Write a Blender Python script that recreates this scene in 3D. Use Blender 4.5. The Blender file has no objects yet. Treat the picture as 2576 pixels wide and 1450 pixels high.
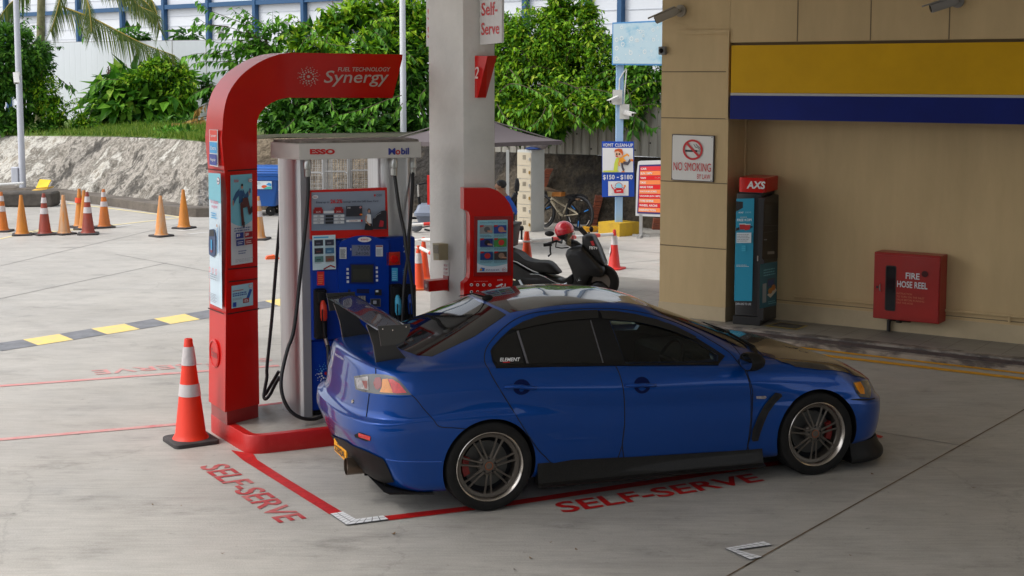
import bpy, bmesh, math, random
from mathutils import Vector, Matrix, geometry
from mathutils.bvhtree import BVHTree
random.seed(7)
R = math.radians
SC = bpy.context.scene
COL = SC.collection

# ------------------------------------------------------------------ camera
FPX, CX, CY, PY, CAMH = 3600.0, 1288.0, 725.0, 567.7, 3.05
PITCH = math.atan(.1049)
cam = bpy.data.cameras.new('camera')
cam.sensor_fit = 'HORIZONTAL'
cam.sensor_width = 36
cam.lens = 36 * FPX / 2576
cam.shift_y = -(CY - PY) / 2576
cam.clip_end = 500
camo = bpy.data.objects.new('camera', cam)
COL.objects.link(camo)
camo.location = (0, 0, CAMH)
camo.rotation_euler = (math.pi / 2 - PITCH, 0, 0)
SC.camera = camo

# ------------------------------------------------------------------ light
SUN_EL, SUN_AZ = R(54), R(-104)          # azimuth measured from +Y towards +X
w = bpy.data.worlds.new('World'); SC.world = w; w.use_nodes = True
nt = w.node_tree; nt.nodes.clear()
sky = nt.nodes.new('ShaderNodeTexSky'); sky.sky_type = 'NISHITA'; sky.sun_disc = False
sky.sun_elevation = SUN_EL; sky.sun_rotation = SUN_AZ
sky.air_density = 1.0; sky.dust_density = 3.0; sky.ozone_density = 0.6
hs = nt.nodes.new('ShaderNodeHueSaturation'); hs.inputs['Saturation'].default_value = .3
bg = nt.nodes.new('ShaderNodeBackground'); bg.inputs[1].default_value = .15
out = nt.nodes.new('ShaderNodeOutputWorld')
nt.links.new(sky.outputs[0], hs.inputs['Color']); nt.links.new(hs.outputs[0], bg.inputs[0]); nt.links.new(bg.outputs[0], out.inputs[0])
sun = bpy.data.lights.new('sun', 'SUN'); sun.energy = .9; sun.angle = R(18); sun.color = (1, .96, .9)
suno = bpy.data.objects.new('sun', sun); COL.objects.link(suno)
sd = Vector((math.sin(SUN_AZ) * math.cos(SUN_EL), math.cos(SUN_AZ) * math.cos(SUN_EL), math.sin(SUN_EL)))
suno.rotation_euler = sd.to_track_quat('Z', 'Y').to_euler()
suno.location = sd * 40
SC.view_settings.view_transform = 'Standard'
SC.view_settings.look = 'None'
SC.view_settings.exposure = .82
SC.view_settings.gamma = 1

# ------------------------------------------------------------------ pixel helpers (survey of the photograph)
FW = Vector((0, math.cos(PITCH), -math.sin(PITCH))); UP = Vector((0, math.sin(PITCH), math.cos(PITCH)))
CAM = Vector((0, 0, CAMH))
def ray(x, y): return FW + Vector((1, 0, 0)) * ((x - CX) / FPX) - UP * ((y - PY) / FPX)
def G(x, y, z=0.0):
    r = ray(x, y); return CAM + r * ((z - CAMH) / r.z)
def AY(x, y, Y):
    r = ray(x, y); return CAM + r * (Y / r.y)
class Frame:
    """vertical face: origin o, x along angle a, y into depth, z up"""
    def __init__(s, o, a):
        s.o = Vector(o); s.a = a
        s.ex = Vector((math.cos(a), math.sin(a), 0)); s.ey = Vector((-math.sin(a), math.cos(a), 0))
    def w(s, x, y, z): return s.o + s.ex * x + s.ey * y + Vector((0, 0, z))
    def l(s, p):
        d = Vector(p) - s.o; return Vector((d.dot(s.ex), d.dot(s.ey), d.z))
    def px(s, x, y, yo=0.0):
        r = ray(x, y); t = (yo - (CAM - s.o).dot(s.ey)) / r.dot(s.ey)
        q = s.l(CAM + r * t); return (q.x, q.z)

# ------------------------------------------------------------------ materials
MATS = {}
def mat(name, rgb, rough=.6, metal=0, var=.0, scale=6, bump=0, bscale=40, coat=0, spec=.5, rgb2=None, stretch=None, trans=0, alpha=1, detail=6, thr=None, coords='Object'):
    if name in MATS: return MATS[name]
    m = bpy.data.materials.new(name); m.use_nodes = True
    n = m.node_tree.nodes; L = m.node_tree.links; b = n['Principled BSDF']
    b.inputs['Roughness'].default_value = rough; b.inputs['Metallic'].default_value = metal
    b.inputs['Coat Weight'].default_value = coat; b.inputs['Coat Roughness'].default_value = .03
    b.inputs['Specular IOR Level'].default_value = spec
    b.inputs['Transmission Weight'].default_value = trans; b.inputs['Alpha'].default_value = alpha
    c = tuple(rgb) + (1,); b.inputs['Base Color'].default_value = c
    if var or bump or rgb2:
        tc = n.new('ShaderNodeTexCoord'); mp = n.new('ShaderNodeMapping')
        if stretch: mp.inputs['Scale'].default_value = stretch
        L.new(tc.outputs[coords], mp.inputs[0])
        if var or rgb2:
            tx = n.new('ShaderNodeTexNoise'); tx.inputs['Scale'].default_value = scale; tx.inputs['Detail'].default_value = detail; tx.inputs['Roughness'].default_value = .65
            L.new(mp.outputs[0], tx.inputs[0])
            rp = n.new('ShaderNodeValToRGB')
            a, z = thr or (.3, .7)
            rp.color_ramp.elements[0].position = a; rp.color_ramp.elements[1].position = z
            d = rgb2 if rgb2 else tuple(max(0, v * (1 - var)) for v in rgb)
            e = rgb if rgb2 else tuple(min(1, v * (1 + var)) for v in rgb)
            rp.color_ramp.elements[0].color = tuple(d) + (1,); rp.color_ramp.elements[1].color = tuple(e) + (1,)
            L.new(tx.outputs[0], rp.inputs[0]); L.new(rp.outputs[0], b.inputs['Base Color'])
        if bump:
            t2 = n.new('ShaderNodeTexNoise'); t2.inputs['Scale'].default_value = bscale; t2.inputs['Detail'].default_value = 5
            bp = n.new('ShaderNodeBump'); bp.inputs['Strength'].default_value = bump; bp.inputs['Distance'].default_value = .02
            L.new(mp.outputs[0], t2.inputs[0]); L.new(t2.outputs[0], bp.inputs['Height']); L.new(bp.outputs[0], b.inputs['Normal'])
    MATS[name] = m; return m
def ink(r, g, b, rough=.45):
    """flat printed colour, sRGB 0..255"""
    f = lambda v: ((v / 255 + .055) / 1.055) ** 2.4 if v > 10 else v / 255 / 12.92
    return mat('ink_%02x%02x%02x' % (r, g, b), (f(r), f(g), f(b)), rough)

# ------------------------------------------------------------------ mesh builder
class MB:
    def __init__(s): s.v = []; s.f = []; s.mi = []; s.mats = []
    def m(s, mt):
        if mt is None: return 0
        if mt not in s.mats: s.mats.append(mt)
        return s.mats.index(mt)
    def add(s, vs, fs, mt=None):
        k = len(s.v); s.v += [tuple(p) for p in vs]; i = s.m(mt)
        for f in fs: s.f.append(tuple(k + j for j in f)); s.mi.append(i)
        return s
    def box(s, x0, x1, y0, y1, z0, z1, mt=None, bev=0):
        if bev:
            b = bev; P = []
            for z, e in ((z0, b), (z0 + b, 0), (z1 - b, 0), (z1, b)):
                P.append(rrect(x0 + e, x1 - e, y0 + e, y1 - e, b, 2, z))
            return s.loft(P, mt)
        vs = [(x, y, z) for z in (z0, z1) for x, y in ((x0, y0), (x1, y0), (x1, y1), (x0, y1))]
        return s.add(vs, [(3, 2, 1, 0), (4, 5, 6, 7), (0, 1, 5, 4), (1, 2, 6, 5), (2, 3, 7, 6), (3, 0, 4, 7)], mt)
    def loft(s, rings, mt=None, caps=True, closed=True):
        n = len(rings[0]); vs = [p for r in rings for p in r]; fs = []
        for i in range(len(rings) - 1):
            for j in range(n if closed else n - 1):
                k = (j + 1) % n
                fs.append((i * n + j, i * n + k, (i + 1) * n + k, (i + 1) * n + j))
        if caps:
            fs.append(tuple(range(n - 1, -1, -1))); fs.append(tuple((len(rings) - 1) * n + j for j in range(n)))
        return s.add(vs, fs, mt)
    def cyl(s, p0, p1, r0, r1=None, n=14, mt=None, caps=True):
        return s.tube([p0, p1], [r0, r0 if r1 is None else r1], n, mt, caps)
    def tube(s, pts, r, n=8, mt=None, caps=True):
        pts = [Vector(p) for p in pts]
        if not isinstance(r, (list, tuple)): r = [r] * len(pts)
        rings = []; up = None
        for i, p in enumerate(pts):
            a = pts[max(0, i - 1)]; b = pts[min(len(pts) - 1, i + 1)]; t = (b - a).normalized()
            if up is None:
                up = Vector((0, 0, 1)) if abs(t.z) < .9 else Vector((1, 0, 0))
            u = (up - t * up.dot(t)).normalized(); up = u; q = t.cross(u)
            rings.append([tuple(p + (u * math.cos(2 * math.pi * k / n) + q * math.sin(2 * math.pi * k / n)) * r[i]) for k in range(n)])
        return s.loft(rings, mt, caps)
    def lathe(s, prof, n=24, c=(0, 0, 0), mt=None, axis='z', caps=False):
        rings = []
        for r, h in prof:
            ring = []
            for k in range(n):
                a = 2 * math.pi * k / n; x, y = r * math.cos(a), r * math.sin(a)
                p = {'z': (x, y, h), 'y': (x, h, y), 'x': (h, x, y)}[axis]
                ring.append((p[0] + c[0], p[1] + c[1], p[2] + c[2]))
            rings.append(ring)
        return s.loft(rings, mt, caps)
    def prism(s, poly, d, mt=None):
        """closed polygon of 3D points extruded by vector d"""
        d = Vector(d); return s.loft([[tuple(p) for p in poly], [tuple(Vector(p) + d) for p in poly]], mt)
    def sphere(s, c, r, n=14, m=9, mt=None, sc=(1, 1, 1)):
        pr = []
        for i in range(m + 1):
            a = -math.pi / 2 + math.pi * i / m; pr.append((max(1e-4, math.cos(a)) * r, math.sin(a) * r))
        k = len(s.v); s.lathe(pr, n, (0, 0, 0), mt, 'z', True)
        for i in range(k, len(s.v)):
            p = s.v[i]; s.v[i] = (p[0] * sc[0] + c[0], p[1] * sc[1] + c[1], p[2] * sc[2] + c[2])
        return s
    def quad(s, a, b, c, d, mt=None): return s.add([a, b, c, d], [(0, 1, 2, 3)], mt)
    def build(s, name, mt=None, parent=None, smooth=None, kind=None, label=None):
        me = bpy.data.meshes.new(name); me.from_pydata(s.v, [], s.f)
        ms = s.mats if s.mats else [mt]
        if mt is not None and s.mats and mt not in s.mats: pass
        for x in ms: me.materials.append(x)
        if s.mats: me.polygons.foreach_set('material_index', s.mi)
        bm = bmesh.new(); bm.from_mesh(me); bmesh.ops.recalc_face_normals(bm, faces=bm.faces) if len(s.f) < 60000 else None; bm.to_mesh(me); bm.free()
        if smooth is not None:
            me.polygons.foreach_set('use_smooth', [True] * len(me.polygons))
            me.set_sharp_from_angle(angle=R(smooth))
        me.update()
        o = bpy.data.objects.new(name, me); COL.objects.link(o)
        if parent: o.parent = parent
        if kind: o['kind'] = kind
        if label: o['label'] = label
        return o
def rrect(x0, x1, y0, y1, r, n, z):
    P = []
    for cx, cy, a0 in ((x1 - r, y0 + r, -90), (x1 - r, y1 - r, 0), (x0 + r, y1 - r, 90), (x0 + r, y0 + r, 180)):
        for k in range(n + 1):
            a = R(a0 + 90 * k / n); P.append((cx + r * math.cos(a), cy + r * math.sin(a), z))
    return P
def tag(o, label, cat, group=None):
    o['label'] = label; o['category'] = cat
    if group: o['group'] = group
    return o
def thing(name, label, cat, loc=(0, 0, 0), rz=0, group=None):
    o = bpy.data.objects.new(name, None); COL.objects.link(o); o.empty_display_size = .1
    o.location = loc; o.rotation_euler = (0, 0, rz); return tag(o, label, cat, group)
def struct(mb, name, mt=None, smooth=None): return mb.build(name, mt, None, smooth, 'structure')
def dup(root, loc=None, rz=None, label=None):
    r = root.copy(); COL.objects.link(r)
    if loc is not None: r.location = loc
    if rz is not None: r.rotation_euler = (0, 0, rz)
    if label: r['label'] = label
    for ch in root.children:
        c = ch.copy(); COL.objects.link(c); c.parent = r
        for g in ch.children:
            d = g.copy(); COL.objects.link(d); d.parent = c
    return r

# ------------------------------------------------------------------ text and flat artwork
_TX = {}
def text_mesh(s, bold=0.0, shear=0.0):
    k = (s, bold, shear)
    if k not in _TX:
        cu = bpy.data.curves.new('lettering', 'FONT'); cu.body = s; cu.size = 1; cu.offset = bold; cu.shear = shear; cu.resolution_u = 3
        o = bpy.data.objects.new('lettering', cu); COL.objects.link(o)
        dg = bpy.context.evaluated_depsgraph_get(); me = bpy.data.meshes.new_from_object(o.evaluated_get(dg))
        vs = [tuple(v.co) for v in me.vertices]; fs = [tuple(p.vertices) for p in me.polygons]
        bpy.data.objects.remove(o); bpy.data.curves.remove(cu); bpy.data.meshes.remove(me)
        xs = [v[0] for v in vs]; ys = [v[1] for v in vs]
        x0, x1, y0, y1 = min(xs), max(xs), min(ys), max(ys)
        _TX[k] = ([((x - x0) / (x1 - x0), (y - y0) / (y1 - y0)) for x, y, _ in vs], fs)
    return _TX[k]
class Art:
    """artwork laid on a plane: fn(u, v, lift) -> 3D point; every later layer sits a little prouder"""
    def __init__(s, fn, mb=None, step=.0012): s.fn = fn; s.mb = mb or MB(); s.step = step; s.k = 1
    def lift(s): s.k += 1; return s.k * s.step
    def poly(s, pts, mt):
        h = s.lift(); s.mb.add([s.fn(u, v, h) for u, v in pts], [tuple(range(len(pts)))], mt); return s
    def rect(s, u0, v0, u1, v1, mt): return s.poly([(u0, v0), (u1, v0), (u1, v1), (u0, v1)], mt)
    def disc(s, u, v, r, mt, ry=None, n=20):
        ry = ry or r; return s.poly([(u + r * math.cos(2 * math.pi * k / n), v + ry * math.sin(2 * math.pi * k / n)) for k in range(n)], mt)
    def ring(s, u, v, r0, r1, mt, asp=1, n=28):
        h = s.lift(); vs = []; fs = []
        for k in range(n):
            a = 2 * math.pi * k / n
            for r in (r0, r1): vs.append(s.fn(u + r * math.cos(a), v + r * asp * math.sin(a), h))
        for k in range(n):
            j = (k + 1) % n; fs.append((2 * k, 2 * k + 1, 2 * j + 1, 2 * j))
        s.mb.add(vs, fs, mt); return s
    def line(s, pts, wd, mt):
        h = s.lift(); vs = []; fs = []
        for i, (u, v) in enumerate(pts):
            a = pts[max(0, i - 1)]; b = pts[min(len(pts) - 1, i + 1)]
            dx, dy = b[0] - a[0], b[1] - a[1]; l = math.hypot(dx, dy) or 1
            nx, ny = -dy / l * wd / 2, dx / l * wd / 2
            vs += [s.fn(u + nx, v + ny, h), s.fn(u - nx, v - ny, h)]
        for i in range(len(pts) - 1): fs.append((2 * i, 2 * i + 1, 2 * i + 3, 2 * i + 2))
        s.mb.add(vs, fs, mt); return s
    def text(s, t, u0, v0, u1, v1, mt, bold=0.0, shear=0.0):
        pts, fs = text_mesh(t, bold, shear); h = s.lift()
        s.mb.add([s.fn(u0 + (u1 - u0) * a, v0 + (v1 - v0) * b, h) for a, b in pts], fs, mt); return s
def bil(q):
    """unit square -> quad (BL, BR, TR, TL) of 3D points, lifted along its normal towards the camera"""
    a, b, c, d = [Vector(p) for p in q]; n = (b - a).cross(d - a).normalized()
    def fn(u, v, h): return tuple(a * (1 - u) * (1 - v) + b * u * (1 - v) + c * u * v + d * (1 - u) * v + n * h)
    return fn
def pxart(fr, quad, root=None, yo=0.0, mb=None, step=.0012):
    """artwork on a vertical face of frame fr, given its four photograph corners (BL, BR, TR, TL)"""
    q = []
    for x, y in quad:
        lx, lz = fr.px(x, y, yo); q.append((lx, yo, lz))
    return Art(bil(q), mb, step)
# ================================================================== SETTING
def zpx(ox, oy, sc): return lambda x, y: ((ox + x / sc) / 1.5528, (oy + y / sc) / 1.5528)
Z4 = zpx(2650, 1150, 1.908); Z6 = zpx(600, 1600, 1.9815); Z7 = zpx(1900, 1600, 1.9815); Z1 = zpx(0, 1050, 1.9815)
SA = R(20.2)                                   # direction of the pump bay
# ---- concrete
def concrete_mat():
    m = bpy.data.materials.new('forecourt_concrete'); m.use_nodes = True
    n = m.node_tree.nodes; L = m.node_tree.links; b = n['Principled BSDF']
    tc = n.new('ShaderNodeTexCoord')
    def noise(sc, det, st=(1, 1, 1), rough=.6, rot=0):
        mp = n.new('ShaderNodeMapping'); mp.inputs['Scale'].default_value = st; mp.inputs['Rotation'].default_value = (0, 0, rot)
        t = n.new('ShaderNodeTexNoise'); t.inputs['Scale'].default_value = sc; t.inputs['Detail'].default_value = det; t.inputs['Roughness'].default_value = rough
        L.new(tc.outputs['Object'], mp.inputs[0]); L.new(mp.outputs[0], t.inputs[0]); return t.outputs[0]
    def ramp(src, stops):
        r = n.new('ShaderNodeValToRGB'); e = r.color_ramp.elements
        e[0].position, e[0].color = stops[0][0], (stops[0][1],) * 3 + (1,)
        e[1].position, e[1].color = stops[-1][0], (stops[-1][1],) * 3 + (1,)
        for p, v in stops[1:-1]:
            q = e.new(p); q.color = (v, v, v, 1)
        L.new(src, r.inputs[0]); return r.outputs[0]
    def mul(a, c, f=1):
        x = n.new('ShaderNodeMix'); x.data_type = 'RGBA'; x.blend_type = 'MULTIPLY'; x.inputs[0].default_value = f
        L.new(a, x.inputs[6]); L.new(c, x.inputs[7]); return x.outputs[2]
    big = ramp(noise(.45, 7, (1, 1, 1), .62), [(.28, .86), (.5, .98), (.72, 1.10)])
    mid = ramp(noise(2.2, 8, (1, 1.5, 1), .7, .35), [(.3, .88), (.5, .98), (.7, 1.06)])
    stain = ramp(noise(1.1, 9, (1, 1.9, 1), .72, .35), [(.30, .62), (.40, .90), (.47, 1)])
    spot = ramp(noise(9, 6, (1, 1, 1), .75), [(.24, .35), (.33, .82), (.39, 1)])
    fine = ramp(noise(90, 3), [(.3, .9), (.7, 1.08)])
    brush = ramp(noise(30, 3, (.10, 1, 1), .6, .37), [(.3, .90), (.7, 1.07)])
    vo = n.new('ShaderNodeTexVoronoi'); vo.feature = 'DISTANCE_TO_EDGE'; vo.inputs['Scale'].default_value = .22
    wn = n.new('ShaderNodeTexNoise'); wn.inputs['Scale'].default_value = 1.6; wn.inputs['Detail'].default_value = 8; wn.inputs['Roughness'].default_value = .7
    va = n.new('ShaderNodeVectorMath'); va.operation = 'MULTIPLY_ADD'; va.inputs[1].default_value = (.9, .9, 0); L.new(tc.outputs['Object'], wn.inputs[0]); L.new(wn.outputs[1], va.inputs[0]); L.new(tc.outputs['Object'], va.inputs[2]); L.new(va.outputs[0], vo.inputs[0])
    crack = ramp(vo.outputs[0], [(.0, .84), (.0012, .93), (.0025, 1)])
    tyre = ramp(noise(.9, 5, (.35, 2.6, 1), .6, -.38), [(.34, .90), (.44, .98), (.5, 1)])
    base = n.new('ShaderNodeRGB'); base.outputs[0].default_value = (.42, .40, .365, 1)
    c = base.outputs[0]
    for k in (big, mid, stain, spot, fine, brush, crack, tyre): c = mul(c, k)
    L.new(c, b.inputs['Base Color'])
    r = ramp(noise(1.4, 6), [(.3, .42), (.7, .72)]); L.new(r, b.inputs['Roughness'])
    b.inputs['Specular IOR Level'].default_value = .4
    bp = n.new('ShaderNodeBump'); bp.inputs['Strength'].default_value = .25; bp.inputs['Distance'].default_value = .01
    L.new(noise(60, 6), bp.inputs['Height']); L.new(bp.outputs[0], b.inputs['Normal'])
    return m
CONC = concrete_mat()
gm = MB(); gm.quad((-90, -40, 0), (90, -40, 0), (90, 140, 0), (-90, 140, 0)); struct(gm, 'ground', CONC)

RED_LINE = mat('red_road_paint', (.45, .008, .008), .5, var=.25, scale=14, bump=.1)
RED_WORN = mat('worn_red_road_paint', (.60, .10, .10), .6, rgb2=(.52, .34, .31), scale=9, thr=(.38, .62))
RED_FADE = mat('faded_red_road_paint', (.62, .20, .19), .6, rgb2=(.54, .36, .34), scale=5, thr=(.3, .7))
YEL_LINE = mat('yellow_road_paint', (.68, .33, .004), .6, var=.2, scale=12)
YEL_FADE = mat('faded_yellow_road_paint', (.80, .60, .17), .6, rgb2=(.62, .50, .26), scale=7, thr=(.3, .6))
GREY_BLK = mat('grey_block_paint', (.165, .17, .185), .65, var=.3, scale=5)
WHITE_PT = mat('white_road_paint', (.62, .62, .6), .6, rgb2=(.45, .44, .42), scale=6, thr=(.4, .6))
def gquad(mb, pts, mt, z=.004): mb.add([tuple(G(*p, 0) + Vector((0, 0, z))) for p in pts], [tuple(range(len(pts)))], mt)
def strip(mb, a, b, wd, mt, z=.004, w2=None):
    a = G(*a) if len(a) == 2 else Vector(a); b = G(*b) if len(b) == 2 else Vector(b)
    t = (b - a).normalized(); q = Vector((-t.y, t.x, 0)); w2 = w2 or wd; u = Vector((0, 0, z))
    mb.quad(a - q * wd / 2 + u, b - q * w2 / 2 + u, b + q * w2 / 2 + u, a + q * wd / 2 + u, mt)

# bay outline: red line towards the viewer, white tile corner, red line along the car
mk = MB()
c1 = [Z6(690, 395), Z6(1365, 818), Z6(1468, 802), Z6(800, 392)]
gquad(mk, [c1[0], Z6(905, 530), Z6(1000, 520), c1[3]], RED_LINE)
gquad(mk, [Z6(905, 530), c1[1], c1[2], Z6(1000, 520)], RED_LINE)
gquad(mk, [Z6(1820, 862), Z7(190, 748), Z7(190, 712), Z6(1780, 830)], RED_LINE)
e0 = G(*Z7(190, 748)); e1 = G(*Z7(190, 712)); dv = (G(*Z7(1180, 580)) - G(*Z7(190, 730))).normalized()
mk.quad(e0 + Vector((0, 0, .004)), e0 + dv * 3.0 + Vector((0, 0, .004)), e1 + dv * 3.0 + Vector((0, 0, .004)), e1 + Vector((0, 0, .004)), RED_LINE)
gquad(mk, [Z6(598, 318), Z6(690, 396), Z6(802, 393), Z6(772, 348)], RED_LINE, .0045)
gquad(mk, [(2178, 1092), (2190, 1090), (2222, 1099), (2216, 1104)], RED_LINE)
struct(mk, 'bay_marking')
# lettering on the ground
la = MB()
def gart(q): return Art(bil([G(*p) for p in q]), la, .002)
gart([Z6(345, 446), Z6(968, 882), Z6(1190, 846), Z6(560, 420)]).text('SELF-SERVE', 0, 0, 1, 1, RED_WORN if False else mat('red_letter_paint', (.40, .02, .025), .55, rgb2=(.46, .16, .15), scale=3, thr=(.35, .6)), .018)
gart([Z7(598, 806), Z7(2156, 556), Z7(2050, 498), Z7(512, 728)]).text('SELF-SERVE', 0, 0, 1, 1, RED_LINE, .02)
gart([Z1(2080, 692), Z1(705, 790), Z1(742, 824), Z1(2120, 716)]).text('SELF-SERVE', 0, 0, 1, 1, RED_FADE, .01)
struct(la, 'ground_lettering')
# faded lines of the next bays
fl = MB()
strip(fl, Z1(-60, 915), Z1(2160, 752), .085, RED_FADE)
strip(fl, Z1(-60, 1330), Z1(1380, 1206), .085, mat('pale_red_road_paint', (.55, .16, .16), .6, rgb2=(.56, .36, .33), scale=6, thr=(.35, .7)))
struct(fl, 'faded_bay_marking')
# mosaic tile corners
TILE = mat('white_mosaic_tile', (.78, .79, .80), .35, var=.06, scale=4); GROUT = mat('dark_grout', (.12, .12, .13), .8)
tl = MB()
def tile_run(q, nu, nv):
    fn = bil([G(*p) for p in q]); a = Art(fn, tl, .004); a.rect(0, 0, 1, 1, GROUT)
    h = a.lift()
    for i in range(nu):
        for j in range(nv):
            u0, u1, v0, v1 = (i + .05) / nu, (i + .95) / nu, (j + .05) / nv, (j + .95) / nv
            tl.add([fn(u0, v0, h), fn(u1, v0, h), fn(u1, v1, h), fn(u0, v1, h)], [(0, 1, 2, 3)], TILE)
tile_run([Z6(1365, 818), Z6(1492, 905), Z6(1562, 858), Z6(1468, 802)][:1] + [Z6(1492, 905), Z6(1568, 860), Z6(1468, 802)], 6, 2)
tile_run([Z6(1492, 905), Z6(1820, 862), Z6(1778, 831), Z6(1568, 860)], 5, 2)
tile_run([Z7(1842, 1088), Z7(2215, 1062), Z7(2140, 1033), Z7(1958, 1050)][:0] + [Z7(1935, 1098), Z7(2212, 1060), Z7(2145, 1033), Z7(1845, 1086)], 6, 2)
tile_run([Z7(1845, 1086), Z7(2042, 1175), Z7(2138, 1153), Z7(1935, 1098)], 5, 2)
struct(tl, 'tile_marking')
# slab joints
jt = MB(); JD = mat('joint_filler', (.15, .105, .06), .9, var=.4, scale=5); JL = mat('thin_slab_joint', (.26, .25, .235), .9)
strip(jt, (1875 / 1, 1425), (2600, 1018), .013, JD, .003)
strip(jt, (1700, 1525), (1890, 1416), .013, JD, .003)
for a, b, wd in (((-10, 672), (470, 560), .02), ((0, 752), (420, 662), .025), ((290, 640), (560, 690), .02), ((2195, 1085), (2440, 1125), .012), ((1300, 690), (1700, 650), .02), ((1060, 590), (1700, 640), .02)):
    strip(jt, a, b, wd, JL, .003)
struct(jt, 'slab_joints')
# yellow and grey stripe over the drain
st = MB()
ys0 = [(-110, 897), (-55, 886)]
q = [Z1(0, 636), Z1(290, 592), Z1(178, 552), Z1(-150, 590)]
top = [(-150, 598), (178, 551), (458, 508), (705, 467), (962, 429), (1190, 390), (1430, 353), (1650, 316), (1850, 284), (2050, 252), (2250, 221), (2450, 190)]
bot = [(12, 640), (295, 595), (570, 552), (830, 510), (1085, 470), (1320, 431), (1550, 394), (1770, 357), (1965, 323), (2160, 290), (2360, 258), (2560, 226)]
for i in range(len(top) - 1):
    gquad(st, [Z1(*bot[i]), Z1(*bot[i + 1]), Z1(*top[i + 1]), Z1(*top[i])], YEL_FADE if i % 2 else GREY_BLK)
struct(st, 'drain_stripe')
# double yellow lines by the shop kerb, parking bay lines far left
yl = MB()
strip(yl, Z4(300, 330), Z4(2700, 604), .12, YEL_LINE); strip(yl, Z4(300, 366), Z4(2700, 648), .12, YEL_LINE)
YW = mat('pale_yellow_road_paint', (.75, .62, .25), .6, rgb2=(.6, .54, .38), scale=4)
for a, b, wd in (((170, 512), (455, 547), .10), ((60, 592), (455, 548), .10), ((0, 602), (120, 574), .08), ((40, 582), (130, 582), .08), ((20, 588), (240, 577), .07)): strip(yl, a, b, wd, YW)
for a, b, wd in (((445, 582), (500, 577), .10), ((290, 572), (330, 566), .1), ((470, 590), (535, 584), .1)): strip(yl, a, b, wd, WHITE_PT)
struct(yl, 'yellow_marking')
# dry leaves and oil spots lying about
lv = MB(); DL = mat('dry_leaf', (.16, .09, .035), .8); OIL = mat('oil_spot', (.14, .13, .12), .5)
for x, y in ((1385, 1367), (1335, 1407), (1450, 1385), (455, 1275), (990, 1345), (2005, 1440), (1295, 1436), (2195, 1195), (2140, 1400), (560, 1395), (385, 1272), (700, 1130), (2450, 1230)):
    p = G(x, y); a = random.random() * 6; s_ = random.uniform(.008, .02)
    lv.add([tuple(p + Vector((math.cos(a + k * 1.6) * s_ * (1.5 if k % 2 else .6), math.sin(a + k * 1.6) * s_ * (1.5 if k % 2 else .6), .006 + .006 * (k % 2)))) for k in range(4)], [(0, 1, 2, 3)], DL if random.random() < .7 else OIL)
ob = lv.build('fallen_leaves', None, None, None, 'stuff'); tag(ob, 'small dry leaves scattered over the grey concrete forecourt', 'fallen leaves')

# ------------------------------------------------------------------ shop building on the right
WK = .10
W1 = G(*Z4(1520, 265), WK); W2 = G(*Z4(2576, 372), WK)
WA = math.atan2(W2.y - W1.y, W2.x - W1.x)
WF = Frame((W1.x, W1.y, 0), WA)
P1 = G(1775, 804.5, WK); PF = Frame((P1.x, P1.y, 0), WA)
PD = WF.l(PF.o).y                              # pillar plane in wall coordinates (negative = proud)
BEIGE = mat('beige_render_wall', (.60, .45, .25), .78, var=.13, scale=1.5, bump=.12, bscale=220, stretch=(1, 1, .22), detail=9, spec=.25)
BEIGE2 = mat('beige_tile_base', (.52, .42, .27), .7, var=.10, scale=2)
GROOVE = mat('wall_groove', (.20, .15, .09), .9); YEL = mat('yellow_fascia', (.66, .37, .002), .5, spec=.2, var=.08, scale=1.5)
BLU = mat('navy_fascia', (.001, .012, .17), .5, spec=.2, var=.15, scale=1.5); SIL = mat('pale_fascia_band', (.48, .47, .46), .4)
bt = thing('shop_building', 'beige rendered shop building with yellow and navy fascia band', 'building', (W1.x, W1.y, 0), WA)
def bx(px, py, yo): return WF.px(px, py, yo)
xl = bx(1659, 700, PD)[0]; xr = bx(1826, 700, PD)[0]; XE = 12
m_ = MB(); m_.box(xr - .02, XE, 0, .4, WK - .05, 3.4); m_.build('wall', BEIGE, bt)
m_ = MB(); m_.box(xl, xr, PD, 1.5, WK - .05, 7.5, None); m_.build('pillar', BEIGE, bt)
zf0 = bx(1835, 300, PD)[1]; zf1 = bx(1835, 240.5, PD)[1]; zf2 = bx(1835, 234, PD)[1]; zf3 = bx(1835, 115, PD)[1]; zf4 = zf3 + .035
m_ = MB(); m_.box(xr + .003, XE, PD + .0, .8, zf4, 7.5); m_.build('upper_wall', BEIGE, bt)
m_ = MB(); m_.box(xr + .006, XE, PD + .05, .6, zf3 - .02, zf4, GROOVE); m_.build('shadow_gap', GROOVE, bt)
for nm, za, zb, mt, pr in (('fascia_panel', zf2, zf3, YEL, .03), ('fascia_stripe', zf1, zf2, SIL, .04), ('fascia_panel', zf0, zf1, BLU, .045)):
    m_ = MB(); m_.box(xr + .04, XE, PD - pr, .55, za + .001, zb - .001, mt); m_.build(nm, mt, bt)
m_ = MB()
for px in (2007, 2191, 2389): x = bx(px, 40, PD)[0]; m_.box(x - .006, x + .006, PD - .003, PD + .01, zf4 + .002, 7.4, GROOVE)
for x0_, x1_, py in ((1662, 1826, 298), (1662, 1826, 181), (1662, 1826, 622), (1662, 1826, 459), (1662, 1826, 783)):
    z_ = bx(1745, py, PD)[1]; m_.box(xl + .001, xr - .001, PD - .003, PD + .01, z_ - .006, z_ + .006, GROOVE)
for z_ in (bx(2000, 779, 0)[1], bx(2000, 786, 0)[1], bx(2000, 800, 0)[1] * 0 + .34): m_.box(xr, XE, -.004, .01, z_ - .005, z_ + .004, GROOVE)
m_.build('wall_grooves', GROOVE, bt)
m_ = MB(); m_.box(xl - .004, xr + .004, PD - .012, PD + .3, WK, .27); m_.box(xr + .01, XE, -.012, .02, WK, .30); m_.build('tile_base', BEIGE2, bt)
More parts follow.
